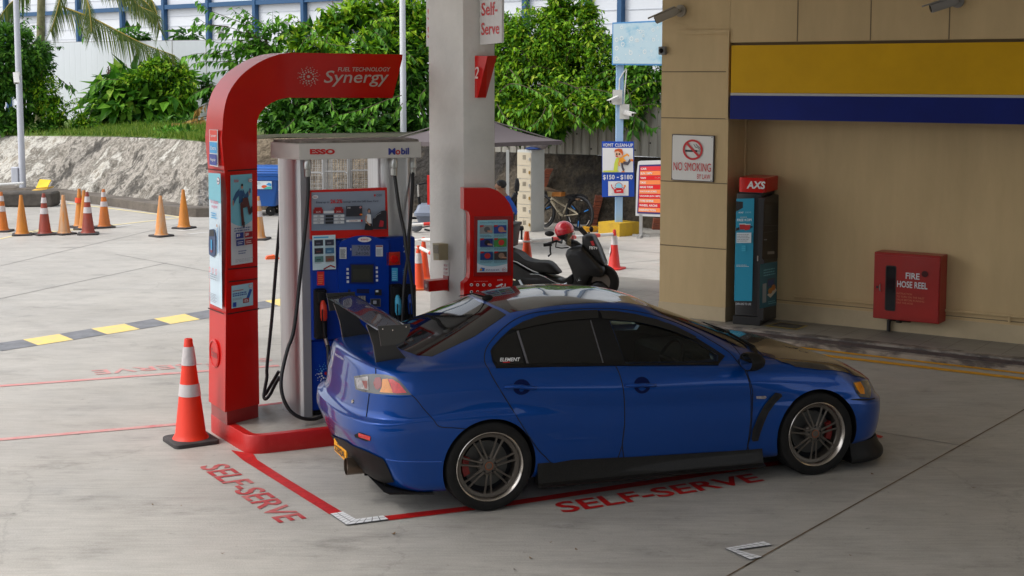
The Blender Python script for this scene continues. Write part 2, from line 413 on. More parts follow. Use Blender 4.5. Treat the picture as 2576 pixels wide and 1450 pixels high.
m_ = MB(); x = bx(1876, 400, 0)[0]; m_.tube([(x, -.03, .3), (x, -.03, zf0 + .05)], .022); m_.build('conduit', BEIGE, bt)
m_ = MB(); z_ = bx(1745, 82, PD)[1]; x0_ = bx(1722, 82, PD)[0]; m_.box(x0_, xr - .02, PD - .02, PD + .01, z_ - .025, z_ + .025); m_.box(xr - .03, xr + .002, PD - .02, PD + .01, zf0, z_ + .025); m_.build('trim_strip', BEIGE, bt)
# walkway and kerb
K1 = G(*Z4(205, 232), WK); K2 = G(*Z4(2576, 492), WK); kd = (K2 - K1).normalized(); kn = Vector((-kd.y, kd.x, 0))
if (W1 - K1).dot(kn) < 0: kn = -kn
WALK = mat('walkway_tile', (.25, .235, .205), .45, var=.15, scale=3, bump=.05)
KERB = mat('scuffed_kerb', (.34, .30, .26), .7, rgb2=(.10, .085, .08), scale=3.2, thr=(.42, .56), stretch=(1, 1, 3), detail=8)
ks = K1 - kd * 3.2; ke = K2 + kd * 6; depth = 3.0
m_ = MB(); a, b = ks, ke
m_.add([tuple(Vector((p.x, p.y, z))) for p in (a + kn * .16, b + kn * .16, b + kn * depth, a + kn * depth) for z in (0, WK)], [(1, 3, 5, 7), (0, 1, 3, 2), (2, 3, 5, 4), (4, 5, 7, 6), (6, 7, 1, 0)]); struct(m_, 'walkway', WALK)
m_ = MB()
def kstrip(o0, o1, z0, z1, mt):
    m_.add([tuple(Vector((p.x, p.y, z))) for p in (a + kn * o0, b + kn * o0, b + kn * o1, a + kn * o1) for z in (z0, z1)], [(1, 3, 5, 7), (0, 1, 3, 2), (2, 3, 5, 4), (4, 5, 7, 6), (6, 7, 1, 0)], mt)
kstrip(.012, .158, 0, WK + .002, KERB); kstrip(-.03, .01, 0, WK - .02, mat('kerb_dark_groove', (.07, .045, .04), .6, var=.4, scale=8)); kstrip(-.16, -.032, 0, .05, KERB)  # middle strip is a dark line standing for the kerb groove
struct(m_, 'kerb')
m_ = MB(); jn = 0
for i in range(40):
    p = a + kd * i * .3; strip(m_, tuple(p + kn * .17), tuple(p + kn * 2.0), .005, mat('tile_grout', (.15, .14, .12), .8), WK * 0 + .0025)
for i in range(6):
    p = kn * (.45 + .3 * i); strip(m_, tuple(a + p), tuple(b + p), .005, MATS['tile_grout'], .0025)
struct(m_, 'tile_joints')
mt_ = MB(); q = [Z4(640, 240), Z4(880, 268), Z4(970, 238), Z4(760, 212)]
Art(bil([G(*p, WK) for p in q]), mt_, .003).rect(0, 0, 1, 1, mat('yellow_edge_tape', (.42, .32, .06), .6, var=.3, scale=9)).rect(.06, .1, .94, .9, mat('dark_mat', (.07, .065, .055), .9, var=.3, scale=20)).line([(.3, .3), (.8, .55)], .03, ink(150, 140, 120))
tag(mt_.build('floor_mat'), 'dark worn floor mat with yellow taped edge beside the blue kiosk', 'floor mat')

# ------------------------------------------------------------------ canopy roof over the pumps
cn = MB(); WHT = mat('canopy_white', (.62, .62, .60), .5, var=.05, scale=2)
P_ = [(-3.0, 19.0), (1.2, 20.5), (3.2, 17.2), (14, 5.0), (14, -8), (4, -3), (.5, 3.5), (-4.6, 8.0), (-6.0, 14.0)]
cn.prism([(x, y, 5.0) for x, y in P_], (0, 0, .7), WHT)
tag(cn.build('canopy'), 'flat white canopy roof over the pump island carried by the concrete column', 'canopy')

# ------------------------------------------------------------------ unseen dark berm added behind the viewer, blocks fill light and darkens reflections
hb = MB(); hr = []
for i in range(7):
    hr.append([(x, -11 - 2.2 * i - .02 * abs(x), .0 + (0, 1.2, 3.6, 5.6, 6.8, 7.6, 8.0)[i] * (1 + .12 * math.sin(x * .35 + i)) - (.05 if i == 0 else 0)) for x in range(-60, 61, 4)])
hb.loft(hr, None, False, False); struct(hb, 'light_blocker_berm', mat('light_blocker_green', (.018, .032, .012), .95, rgb2=(.006, .010, .004), scale=.8, thr=(.35, .65), detail=9), 60)
# ------------------------------------------------------------------ pump island
ISL = .15
i0 = G(626, 1146); da = (G(614, 1157) - G(830, 1295)).normalized(); db = (G(822, 1123) - G(637, 1144)).normalized()
PIL = [i0 + da * .0, i0 + db * 3.7, i0 + db * 3.7 + da * 1.45, i0 + da * 1.05]
def round_poly(P, rs, n=6):
    out = []
    for i, p in enumerate(P):
        a = (P[i - 1] - p).normalized(); b = (P[(i + 1) % len(P)] - p).normalized(); r = rs[i]
        for k in range(n + 1):
            t = k / n; out.append((p + a * r * (1 - t) ** 2 + b * r * t ** 2))
    return out
ic = sum(PIL, Vector()) / 4
RP = round_poly(PIL, [.15, .2, .2, .2]); RI = [p + (ic - p).normalized() * 0 for p in RP]
def inset(P, d):
    n = len(P); o = []
    for i, p in enumerate(P):
        t = (P[(i + 1) % n] - P[i - 1]).normalized(); o.append(p + Vector((-t.y, t.x, 0)) * d)
    return o
RED_K = mat('red_kerb_paint', (.42, .012, .012), .42, rgb2=(.36, .010, .010), scale=5, bump=.15, bscale=30)
def chipped():
    m = mat('chipped_red_kerb', (.45, .012, .010), .42, bump=.15, bscale=30); n = m.node_tree.nodes; L = m.node_tree.links; b = n['Principled BSDF']
    tc = n.new('ShaderNodeTexCoord'); t = n.new('ShaderNodeTexNoise'); t.inputs['Scale'].default_value = 14; t.inputs['Detail'].default_value = 8; t.inputs['Roughness'].default_value = .75
    g = n.new('ShaderNodeTexNoise'); g.inputs['Scale'].default_value = .9
    ad = n.new('ShaderNodeMath'); ad.operation = 'MULTIPLY'; L.new(tc.outputs['Object'], t.inputs[0]); L.new(tc.outputs['Object'], g.inputs[0]); L.new(t.outputs[0], ad.inputs[0]); L.new(g.outputs[0], ad.inputs[1])
    r = n.new('ShaderNodeValToRGB'); e = r.color_ramp.elements; e[0].position = .345; e[0].color = (.45, .008, .006, 1); e[1].position = .36; e[1].color = (.22, .2, .18, 1)
    L.new(ad.outputs[0], r.inputs[0]); L.new(r.outputs[0], b.inputs['Base Color']); return m
il = thing('pump_island', 'raised concrete pump island with chipped red painted kerb', 'pump island', i0)
m_ = MB(); O_ = RP; I_ = inset(RP, .008); I2 = inset(RP, .075)
m_.loft([[tuple(p - i0) for p in O_], [tuple(p - i0 + Vector((0, 0, ISL - .012))) for p in O_], [tuple(p - i0 + Vector((0, 0, ISL))) for p in I_], [tuple(p - i0 + Vector((0, 0, ISL))) for p in I2]], None, False); m_.build('kerb', chipped(), il, 40)
m_ = MB(); m_.add([tuple(p - i0 + Vector((0, 0, ISL - .001))) for p in I2], [tuple(range(len(I2)))]); m_.build('island_top', mat('island_concrete', (.36, .33, .29), .45, rgb2=(.17, .15, .13), scale=3.5, thr=(.3, .75), bump=.15, detail=9), il)
# ================================================================== PUMP ISLAND OBJECTS
REDG = mat('glossy_red_panel', (.58, .006, .003), .3, coat=.2, spec=.22, var=.06, scale=2)
REDM = mat('red_frame', (.30, .005, .006), .35, coat=.3)
BLACK = mat('black_plastic', (.008, .008, .009), .5, spec=.25); RUB = mat('black_rubber_hose', (.012, .012, .014), .5)
SILV = mat('brushed_silver', (.62, .62, .64), .32, metal=.85, var=.12, scale=9, stretch=(3, 3, .06), bump=.05, bscale=30); STEEL = mat('dull_steel', (.5, .5, .48), .35, metal=1)
WHITE = mat('white_sign', (.60, .60, .59), .45, var=.05, scale=2); DBLU = mat('pump_blue', (.001, .032, .30), .4, spec=.25, var=.10, scale=2)
RK = ink(190, 12, 18); WT = ink(228, 228, 228); BLK = ink(25, 25, 30); SKY = ink(120, 190, 210); NAVY = ink(30, 50, 130); CYAN = ink(60, 165, 215); GRY = ink(150, 155, 165); LG = ink(205, 210, 215); SKIN = ink(190, 140, 115); DRED = ink(150, 15, 20); TEAL = ink(40, 150, 175)
# lettering in rows of a poster, too fine to read in the photograph
def lines(a, u0, v0, u1, v1, n, mt, fill=.5):
    for i in range(n):
        v = v1 - (v1 - v0) * (i + .5) / n; h = (v1 - v0) / n * fill / 2; u = u0
        e = u1 - (u1 - u0) * random.uniform(0, .25)
        while u < e:
            w_ = random.uniform(.06, .16) * (u1 - u0); a.rect(u, v - h, min(u + w_, e), v + h, mt); u += w_ * 1.25
            a.k -= 1
def dots(a, u, v, r, asp, cols, seed=1):
    rr = random.Random(seed); a.disc(u, v, r * .15, cols[3], r * .15 * asp)
    for ring, n, s_, o in ((.46, 12, .088, 0), (.68, 16, .066, .2), (.86, 14, .056, .1), (1.0, 12, .036, .3)):
        for k in range(n):
            t = 2 * math.pi * (k + o) / n; q = rr.uniform(.75, 1.15); rad = r * ring * rr.uniform(.97, 1.03)
            c = cols[0] if (t % 6.283) < 0.9 or t > 5.0 else (cols[1] if t < 2.9 else cols[2])
            a.disc(u + rad * math.cos(t), v + rad * asp * math.sin(t), r * s_ * q, c, r * s_ * q * asp, 10); a.k -= 1
def oval(a, u, v, r, asp, rim, fill, txt='ESSO', tcol=None):
    a.disc(u, v, r, rim, r * asp); a.disc(u, v, r * .84, fill, r * .84 * asp)
    a.text(txt, u - r * .55, v - r * asp * .3, u + r * .55, v + r * asp * .3, tcol or RK, .02)
# ------------------------------------------------------------------ totem
ZB = zpx(800, 0, 2.575); ZT = zpx(760, 480, 2.0714)
B0 = G(571, 1071, ISL); A0 = G(530, 1042, ISL); C0 = G(652, 1050, ISL)
TF = Frame(B0, math.atan2(C0.y - B0.y, C0.x - B0.x)); TS = Frame(B0, math.atan2(B0.y - A0.y, B0.x - A0.x))
dep = (A0 - B0); dep.z = 0
tt = thing('arch_totem', 'tall red arched totem with two posters and an overhanging lettered arm', 'totem sign', B0, 0)
def rel(p): return tuple(Vector(p) - B0)
outer = [(566, 1038), (569, 700), (571, 500), ZB(168, 1400), ZB(175, 1330), ZB(190, 1130), ZB(235, 950), ZB(330, 800), ZB(450, 690), ZB(600, 600), ZB(750, 548), ZB(870, 531), ZB(1990, 550), ZB(1985, 600)]
inner = [ZB(1890, 987), ZB(825, 985), ZB(740, 1005), ZB(650, 1050), ZB(580, 1110), ZB(540, 1180), ZB(525, 1260), ZB(526, 1450), (649, 800), (652.6, 1017)]
def catm(P, n=4):
    out = []
    for i in range(len(P) - 1):
        p0, p1, p2, p3 = P[max(0, i - 1)], P[i], P[i + 1], P[min(len(P) - 1, i + 2)]
        for k in range(n):
            t = k / n; out.append(tuple(.5 * ((2 * b) + (-a + c) * t + (2 * a - 5 * b + 4 * c - d) * t * t + (-a + 3 * b - 3 * c + d) * t ** 3) for a, b, c, d in zip(p0, p1, p2, p3)))
    return out + [tuple(P[-1])]
OUT = [outer[0], outer[1], outer[2]] + catm(outer[3:12], 3) + outer[12:] + inner[:1] + catm(inner[1:8], 3) + inner[8:]
fpoly = [TF.px(x, y) for x, y in OUT]
m_ = MB(); n_ = len(fpoly)
fr_ = [rel(TF.w(x, 0, z)) for x, z in fpoly]; bk_ = [tuple(Vector(p) + dep) for p in fr_]
m_.add(fr_ + bk_, [(i, (i + 1) % n_, n_ + (i + 1) % n_, n_ + i) for i in range(n_)], REDG)
tri = geometry.tessellate_polygon([[Vector((x, z, 0)) for x, z in fpoly]])
m_.add(fr_, tri, REDG); m_.add(bk_, tri, REDG)
body = m_.build('body', None, tt, 28)
m_ = MB(); k3 = [Vector(rel(p)) for p in (A0, B0, C0)]; k4 = k3[2] + dep
cen = (k3[0] + k3[2]) / 2; kk = [cen + (p - cen) * .97 for p in (k3[0], k3[1], k3[2], k4)]
m_.loft([[tuple(p) for p in kk], [tuple(p + Vector((0, 0, .17))) for p in kk]], REDM); m_.build('plinth', None, tt)
# arm lettering
def part_art(frm, quad, yo=0.0, step=.0015):
    q = [rel(frm.w(*((lambda r_: (r_[0], yo, r_[1]))(frm.px(x, y, yo))))) for x, y in quad]
    return Art(bil(q), MB(), step)
a = part_art(TF, [ZB(1190, 880), ZB(1885, 880), ZB(1885, 670), ZB(1190, 670)], -.002)
CR = mat('cream_lettering', (.55, .46, .42), .5)
a.text('FUEL TECHNOLOGY', .20, .76, .97, .96, CR, .012, .2); a.text('Synergy', .005, .03, .945, .80, CR, .006, .22)
a2 = part_art(TF, [ZB(925, 875), ZB(1155, 875), ZB(1155, 670), ZB(925, 670)], -.002); a2.mb = a.mb
dots(a2, .5, .5, .48, 1.02, (CR, CR, CR, CR)); a.mb.build('lettering', None, tt)
# seams of the front panels
a = part_art(TF, [ZT(262, 1450), ZT(505, 1400), ZT(505, 372), ZT(262, 390)], -.001)
m2 = a.mb
def seam(frm, p, q_, wd=.012, mt=REDM):
    s0 = frm.px(*p); s1 = frm.px(*q_); A_ = Vector(rel(frm.w(s0[0], -.003, s0[1]))); B_ = Vector(rel(frm.w(s1[0], -.003, s1[1]))); u = Vector((0, 0, wd / 2))
    m2.quad(tuple(A_ - u), tuple(B_ - u), tuple(B_ + u), tuple(A_ + u), mt)
DS = mat('panel_seam', (.05, .002, .002), .7)
for p, q_ in ((ZT(266, 390), ZT(505, 374)), (ZT(270, 1186), ZT(508, 1163)), (ZT(275, 1288), ZT(508, 1262)), (Z1(1760, 352), Z1(2003, 310))): seam(TF, p, q_, .010, DS)
for p, q_ in ((ZT(95, 372), ZT(240, 392)), (Z1(1612, 305), Z1(1735, 350))): seam(TS, p, q_, .010, DS)
m2.build('panel_seam', None, tt)
# front poster: man in denim stepping on a blue oval field
a = part_art(TF, [ZT(295, 1155), ZT(468, 1129), ZT(462, 413), ZT(288, 425)], -.006); a.rect(0, 0, 1, 1, LG)
a.poly([(0, .48)] + [(k / 10, .48 - .055 * math.sin(math.pi * k / 10)) for k in range(1, 10)] + [(1, .48), (1, 1), (0, 1)], SKY)
JEAN = ink(45, 90, 135); BRN = ink(85, 45, 45); DKB = ink(50, 35, 38)
a.poly([(.36, .68), (.55, .69), (.57, .80), (.48, .83), (.38, .81)], JEAN); a.line([(.40, .81), (.24, .77), (.10, .70)], .075, JEAN); a.line([(.53, .81), (.66, .74), (.80, .78)], .07, JEAN)
a.disc(.50, .865, .05, SKIN, .026); a.disc(.50, .883, .05, BLK, .015); a.line([(.10, .70), (.05, .68)], .06, SKIN); a.line([(.80, .775), (.84, .80)], .06, SKIN); a.rect(.82, .79, .88, .84, NAVY)
a.line([(.44, .69), (.46, .58), (.51, .44)], .12, BRN); a.line([(.50, .68), (.72, .69), (.82, .57)], .11, BRN); a.line([(.80, .57), (.94, .61)], .07, DKB); a.line([(.49, .445), (.57, .435)], .07, DKB)
a.text('Smiles', .07, .92, .30, .955, ink(205, 60, 50), .01, .2); oval(a, .84, .93, .10, .22, RK, WT, 'Esso', NAVY)
lines(a, .05, .37, .95, .42, 2, ink(90, 110, 150), .5)
for u, v, c, t in ((.12, .295, NAVY, '$5'), (.52, .295, DRED, '$30'), (.12, .215, NAVY, None), (.52, .215, DRED, None)):
    a.rect(u, v, u + .36, v + .065, c)
    if t: a.text(t, u + .03, v + .018, u + .19, v + .052, WT, .015)
    else: lines(a, u + .05, v + .012, u + .32, v + .05, 2, WT, .4)
lines(a, .2, .115, .62, .165, 2, ink(90, 110, 150), .5); lines(a, .05, .03, .95, .07, 3, GRY, .3)
a.mb.build('poster', None, tt)
# lower offer poster
a = part_art(TF, [Z1(1790, 310), Z1(1957, 282), Z1(1955, 108), Z1(1790, 135)], -.006); a.rect(0, 0, 1, 1, ink(165, 205, 220))
lines(a, .05, .72, .55, .80, 1, DRED, .5); lines(a, .05, .50, .80, .68, 2, ink(50, 90, 160), .6); lines(a, .05, .34, .6, .44, 2, GRY, .5)
a.line([(.72, .28), (.90, .72)], .13, ink(30, 85, 165)); a.rect(.52, .16, .80, .36, DRED); a.text('15%', .56, .2, .76, .32, WT, .015); a.rect(.05, .06, .2, .26, ink(35, 75, 165)); oval(a, .86, .88, .08, 1, RK, WT, 'Esso', NAVY)
a.mb.build('poster', None, tt)
# side fuel grades
a = part_art(TS, [ZT(126, 346), ZT(193, 357), ZT(190, 58), ZT(121, 56)], -.004); a.rect(0, 0, 1, 1, WT)
for v, c, t in ((.68, ink(222, 60, 40), 'Supreme+'), (.35, ink(60, 160, 215), 'Extra'), (.02, ink(50, 65, 150), 'Regular')):
    a.rect(.06, v + .01, .94, v + .31, c); a.text(t, .2, v + .1, .86, v + .2, WT, .005, .1)
a.mb.build('grade_plate', None, tt)
# side poster
a = part_art(TS, [Z1(1630, 270), Z1(1722, 312), ZT(214, 412), ZT(117, 405)], -.005); a.rect(0, 0, 1, 1, ink(205, 222, 232))
a.poly([(0, .8), (1, .78), (1, 1), (0, 1)], ink(125, 195, 210)); oval(a, .82, .945, .12, .22, RK, WT, 'Esso', NAVY)
a.text('for cleaner', .2, .775, .85, .805, ink(215, 70, 110)); a.text('engine', .3, .735, .75, .765, ink(215, 70, 110)); lines(a, .25, .66, .75, .71, 3, CYAN, .5)
a.poly([(.02, .46), (.1, .57), (.5, .585), (.62, .53), (.6, .40), (.45, .37), (.04, .38)], ink(45, 70, 110)); a.poly([(.08, .52), (.14, .57), (.48, .575), (.52, .53)], BLK); a.disc(.28, .42, .10, ink(130, 40, 60), .02); a.line([(.30, .5), (.3, .42)], .1, CYAN)
a.line([(.82, .60), (.84, .50), (.86, .41)], .10, ink(110, 150, 190)); a.disc(.82, .615, .05, SKIN, .012)
for k in range(3): a.ring(.2 + .28 * k, .27, .05, .07, ink(225, 120, 130), .3)
lines(a, .1, .20, .9, .25, 3, GRY, .4); lines(a, .1, .03, .8, .10, 6, GRY, .4); a.mb.build('poster', None, tt)
# moulded round emblem on the side
s0 = TS.px(*Z1(1668, 657)); p0 = Vector(rel(TS.w(s0[0], 0, s0[1]))); m_ = MB(); nn = -TS.ey
sx = Vector(TS.ex)
def emb(rr, h): return [tuple(p0 + sx * rr * math.cos(2 * math.pi * k / 24) * 1.0 + Vector((0, 0, rr * .9 * math.sin(2 * math.pi * k / 24))) + nn * h) for k in range(24)]
m_.loft([emb(.135, -.002), emb(.135, .012), emb(.12, .018), emb(.115, .010), emb(.01, .010)], REDG)
A_ = Art(lambda u, v, h: tuple(p0 + sx * (u - .5) * .26 + Vector((0, 0, (v - .5) * .24)) + nn * (.011 + h)), m_); A_.text('Esso', .18, .36, .82, .66, REDM, .02)
m_.build('emblem', None, tt, 30)
# ------------------------------------------------------------------ fuel dispenser
ZA = zpx(1040, 540, 4.025); ZC = zpx(1040, 1280, 3.627); ZD = zpx(1180, 900, 1.933); ZE = zpx(800, 500, 2.575)
D0 = G(768, 1049.8, ISL); DF = Frame(D0, SA)
dp = thing('fuel_dispenser', 'tall fuel dispenser with blue console, silver pillars and white header', 'fuel pump', D0, SA)
def dx(px, py=500, yo=0.0): return DF.px(px, py, yo)[0]
def dz(px, py, yo=0.0): return DF.px(px, py, yo)[1]
def lp(p, yo): x, z = DF.px(p[0], p[1], yo); return (x, yo, z)
zh0, zh1 = dz(752.5, 403, -.09), dz(752.5, 362, -.09); hx0, hx1 = dx(752.5, 380, -.09), dx(1059.4, 380, -.09)
def backdepth(x, px, z=2.3):
    for k in range(200):
        d_ = k * .01; p = DF.w(x, d_, z) - CAM; zz = p.dot(FW)
        if CX + FPX * p.x / zz < px: return d_
    return 1
hb = backdepth(hx0, 681)
_BL = DF.l(G(680.5, 358, ISL + zh1)); hp = [(hx0, -.09), (hx1, -.09), (hx1 + .0, .42), (_BL.x, _BL.y)]
def hpoly(z, e=0): c_ = (sum(p[0] for p in hp) / 4, sum(p[1] for p in hp) / 4); return [(p[0] + (c_[0] - p[0]) * e, p[1] + (c_[1] - p[1]) * e, z) for p in hp]
m_ = MB(); m_.loft([hpoly(zh0, .012), hpoly(zh0 + .006), hpoly(zh1 - .006), hpoly(zh1, .012)]); m_.build('header', mat('header_white', (.56, .54, .51), .4, var=.06, scale=3), dp)
m_ = MB(); m_.loft([hpoly(zh1 + .001, .03), hpoly(zh1 + .022, .04)]); m_.build('header_lid', mat('dusty_lid', (.17, .15, .13), .8, var=.5, scale=9), dp)
a = Art(bil([lp(ZA(*q_), -.091) for q_ in ((684, 258), (1078, 258), (1078, 172), (684, 172))]), MB()); a.text('ESSO', 0, 0, 1, 1, RK, .05)
a.mb.build('header_lettering', None, dp); a.mb = MB()
b_ = Art(bil([lp(ZA(*q_), -.091) for q_ in ((1920, 264), (2240, 258), (2240, 152), (1920, 156))]), a.mb); b_.text('M', 0, 0, .34, .97, ink(40, 50, 140), .03); b_.ring(.465, .36, .06, .118, RK, 3.0); b_.text('bil', .62, 0, 1, 1, ink(40, 50, 140), .03)
a.mb.build('header_lettering', None, dp)
# pillars
x_l, x_r = dx(757, 700), dx(781, 700)
pw = x_l - .02
zt = zh0
def pill(x0_, x1_, y0_, y1_, r, z0_, z1_): return [rrect(x0_, x1_, y0_, y1_, r, 6, z0_), rrect(x0_, x1_, y0_, y1_, r, 6, z1_)]
pb = backdepth(pw - .0, 700, 1.2)
_P2 = DF.l(G(703, 1028.5, ISL)); pq4 = round_poly([Vector((pw + .0, .0, 0)), Vector((x_r - .004, .0, 0)), Vector((x_r - .004, _P2.y + .12, 0)), Vector((_P2.x - .0, _P2.y + .06, 0))], [.10, .01, .1, .12], 7)
m_ = MB(); m_.loft([[(p.x, p.y, z) for p in pq4] for z in (0, zt)], SILV); m_.build('pillar', None, dp, 40)
m_ = MB(); m_.box(x_l + .012, x_r - .002, -.004, .06, 0, zt, mat('pillar_edge', (.30, .30, .32), .5, metal=.4)); m_.build('pillar_trim', None, dp)
rx0, rx1 = dx(953, 450, .05), dx(1041, 450, .05)
m_ = MB(); m_.loft(pill(rx0, rx1, .05, .5, .08, .1, zt), SILV); m_.build('pillar', None, dp, 40)
# cabinet
bx1 = dx(1043, 800); zb0 = dz(*ZC(630, 1185)); zb1 = dz(*ZC(630, 185)); zt1 = dz(800, 604)
m_ = MB(); m_.box(x_r, bx1, .012, .46, zb0, zb1 - .01, None, .006); m_.build('lower_cabinet', DBLU, dp)
m_ = MB(); m_.box(x_r + .02, bx1 - .02, .05, .42, 0, zb0 + .002); m_.build('foot', BLACK, dp)
m_ = MB(); m_.box(x_r, bx1, -.035, .44, zb1, zt1, None, .012); m_.build('console', DBLU, dp, 40)
# raised arched bezel
bz = [ZD(*q_) for q_ in ((275, 640), (275, 118), (300, 82), (345, 62), (400, 46), (460, 40), (520, 44), (570, 58), (620, 74), (650, 92), (655, 120), (655, 640))]
m_ = MB(); P_ = [lp(q_, -.06) for q_ in bz]; m_.prism(P_[::-1], (0, .03, 0), mat('pump_blue_bezel', (.001, .036, .32), .35, spec=.3)); m_.build('bezel', None, dp)
# advert board
rb = [lp(ZE(*q_), -.05) for q_ in ((1066, 1122), (1848, 1092), (1832, 600), (1062, 628))]
m_ = MB(); m_.prism(rb, (0, .05, 0), REDG); m_.build('board_frame', None, dp)
a = Art(bil([lp(ZE(*q_), -.052) for q_ in ((1072, 1035), (1815, 1018), (1812, 630), (1072, 650))]), MB()); a.rect(0, 0, 1, 1, ink(138, 148, 165))
a.poly([(0, 0), (1, 0), (1, .3), (.0, .2)], ink(125, 140, 160)); oval(a, .05, .88, .04, 1.2, WT, LG, 'Esso', RK); a.rect(.845, .855, .868, .91, RK); a.text('DBS', .88, .855, .955, .91, ink(70, 80, 100))
a.text('Enjoy up to', .06, .70, .235, .765, ink(45, 55, 80), .012); a.text('26.2%', .25, .705, .415, .805, RK, .03); a.text('savings with the DBS Esso Card', .425, .70, .90, .76, ink(45, 55, 80), .012)
for u in (.02, .29):
    a.rect(u, .45, u + .13, .56, DRED); a.rect(u + .015, .56, u + .115, .61, DRED); a.text('26.2%' if u < .1 else '24.2%', u + .035, .47, u + .1, .51, WT)
    for k in range(3): a.rect(u, .18 + .085 * k, u + .14, .245 + .085 * k, LG); a.text(('1.2%', '5%', '20%')[k], u + .05, .195 + .085 * k, u + .09, .23 + .085 * k, BLK)
for k in range(3): a.rect(.175, .18 + .085 * k, .28, .245 + .085 * k, ink(40, 42, 48))
a.rect(.15, .455, .29, .52, LG); a.rect(.45, .36, .67, .63, ink(38, 40, 50)); a.disc(.645, .405, .012, ink(220, 70, 40), .022); a.disc(.66, .405, .012, ink(225, 150, 50), .022); a.text('DBS', .465, .57, .51, .61, WT); oval(a, .645, .59, .016, 1.6, WT, RK, 'E', WT)
a.rect(.45, .22, .67, .275, WT); a.rect(.645, .22, .67, .275, RK); lines(a, .49, .23, .62, .265, 1, ink(150, 60, 60), .4)
a.poly([(.80, .02), (1, .02), (1, .50), (.93, .49), (.86, .40), (.81, .28)], ink(35, 32, 40)); a.poly([(.89, .08), (.95, .08), (.96, .22), (.91, .25)], ink(170, 30, 45)); a.line([(.83, .3), (.86, .38), (.92, .44)], .01, GRY)
a.poly([(.69, .0), (.81, .0), (.79, .18), (.71, .2)], BLK); a.poly([(.71, .18), (.79, .17), (.78, .40), (.73, .42)], WT); a.disc(.755, .50, .022, SKIN, .05); a.poly([(.735, .44), (.733, .53), (.755, .57), (.775, .53), (.785, .40), (.77, .44), (.77, .52), (.75, .54), (.742, .5)], ink(45, 30, 30)); a.line([(.72, .38), (.71, .24), (.77, .12)], .02, SKIN)
lines(a, .02, .03, .2, .05, 1, GRY, .4); a.mb.build('advert', None, dp)
# instruction sheet
a = Art(bil([lp(ZD(*q_), -.062) for q_ in ((80, 302), (255, 293), (251, 34), (76, 41))]), MB()); a.rect(0, 0, 1, 1, ink(205, 228, 236)); a.rect(.06, .92, .7, .96, CYAN)
for i in range(2):
    for j in range(3):
        a.rect(.08 + .46 * i, .70 - .235 * j, .46 + .46 * i, .87 - .235 * j, (ink(40, 45, 60), ink(45, 50, 70), ink(40, 40, 55), ink(60, 110, 150), ink(90, 130, 130), ink(110, 90, 80))[j * 2 + i])
        a.rect(.16 + .46 * i, .75 - .235 * j, .34 + .46 * i, .79 - .235 * j, (ink(90, 90, 110), ink(120, 120, 130), ink(100, 60, 60), ink(120, 160, 190), ink(60, 80, 80), ink(150, 60, 50))[j * 2 + i]); lines(a, .08 + .46 * i, .655 - .235 * j, .46 + .46 * i, .69 - .235 * j, 2, GRY, .4)
a.line([(.45, .02), (.75, .12), (.95, .06)], .04, DRED); a.mb.build('instruction_sheet', None, dp)
a = Art(bil([lp(ZD(*q_), -.061) for q_ in ((0, 640), (855, 640), (855, 40), (0, 40))]), MB()); U = lambda x, y: (x / 855, 1 - (y - 40) / 600)
def arect(x0_, y0_, x1_, y1_, mt): u0, v1 = U(x0_, y0_); u1, v0 = U(x1_, y1_); a.rect(u0, v0, u1, v1, mt); return (u0, v0, u1, v1)
arect(362, 105, 512, 200, ink(20, 60, 150)); r_ = arect(370, 112, 506, 192, ink(110, 118, 140)); a.text('7000', r_[0] + .05, r_[1] + .065, r_[2] - .004, r_[3] - .008, ink(60, 62, 80)); a.text('24106', r_[0] + .03, r_[1] + .012, r_[2] - .012, r_[1] + .05, ink(60, 62, 80))
arect(276, 128, 328, 214, LG); lines(a, 282 / 855, U(0, 210)[1], 322 / 855, U(0, 140)[1], 9, BLK, .5); arect(549, 112, 603, 196, LG); lines(a, 555 / 855, U(0, 190)[1], 597 / 855, U(0, 140)[1], 6, GRY, .5); arect(552, 115, 600, 124, DRED)
a.text('$', *U(356, 152), *U(364, 134), WT); oval(a, *U(463, 69), .06, .55, WT, WT, 'ESSO', RK)
arect(352, 252, 534, 400, ink(8, 25, 95)); arect(362, 260, 526, 390, ink(38, 42, 40)); arect(375, 290, 500, 370, ink(52, 52, 44))
for k in range(4): arect(325, 283 + 31 * k, 343, 301 + 31 * k, LG); arect(546, 272 + 31 * k, 562, 290 + 31 * k, LG)
arect(408, 490, 468, 550, ink(95, 95, 100))
for i in range(3):
    for j in range(4): arect(413 + 18 * i, 495 + 13 * j, 426 + 18 * i, 504 + 13 * j, ink(165, 160, 155))
arect(532, 440, 586, 486, BLK); arect(540, 447, 560, 462, LG); arect(498, 510, 578, 572, ink(80, 82, 88)); arect(506, 516, 570, 566, ink(35, 36, 42)); arect(520, 525, 545, 550, GRY)
arect(330, 440, 350, 462, ink(15, 30, 70)); arect(395, 437, 490, 470, ink(8, 16, 60)); arect(352, 503, 384, 532, ink(60, 160, 220)); arect(505, 610, 590, 640, ink(10, 16, 50)); arect(100, 305, 152, 408, ink(200, 35, 35)); lines(a, 108 / 855, U(0, 400)[1], 145 / 855, U(0, 325)[1], 5, ink(225, 140, 90), .35)
arect(660, 278, 705, 376, CYAN); lines(a, 664 / 855, U(0, 370)[1], 700 / 855, U(0, 300)[1], 5, ink(180, 220, 235), .3); arect(742, 278, 778, 372, ink(30, 60, 150)); lines(a, 745 / 855, U(0, 360)[1], 775 / 855, U(0, 290)[1], 5, CYAN, .4)
a.text('2', *U(748, 160), *U(779, 105), ink(190, 195, 215), .01); a.mb.build('display', None, dp)
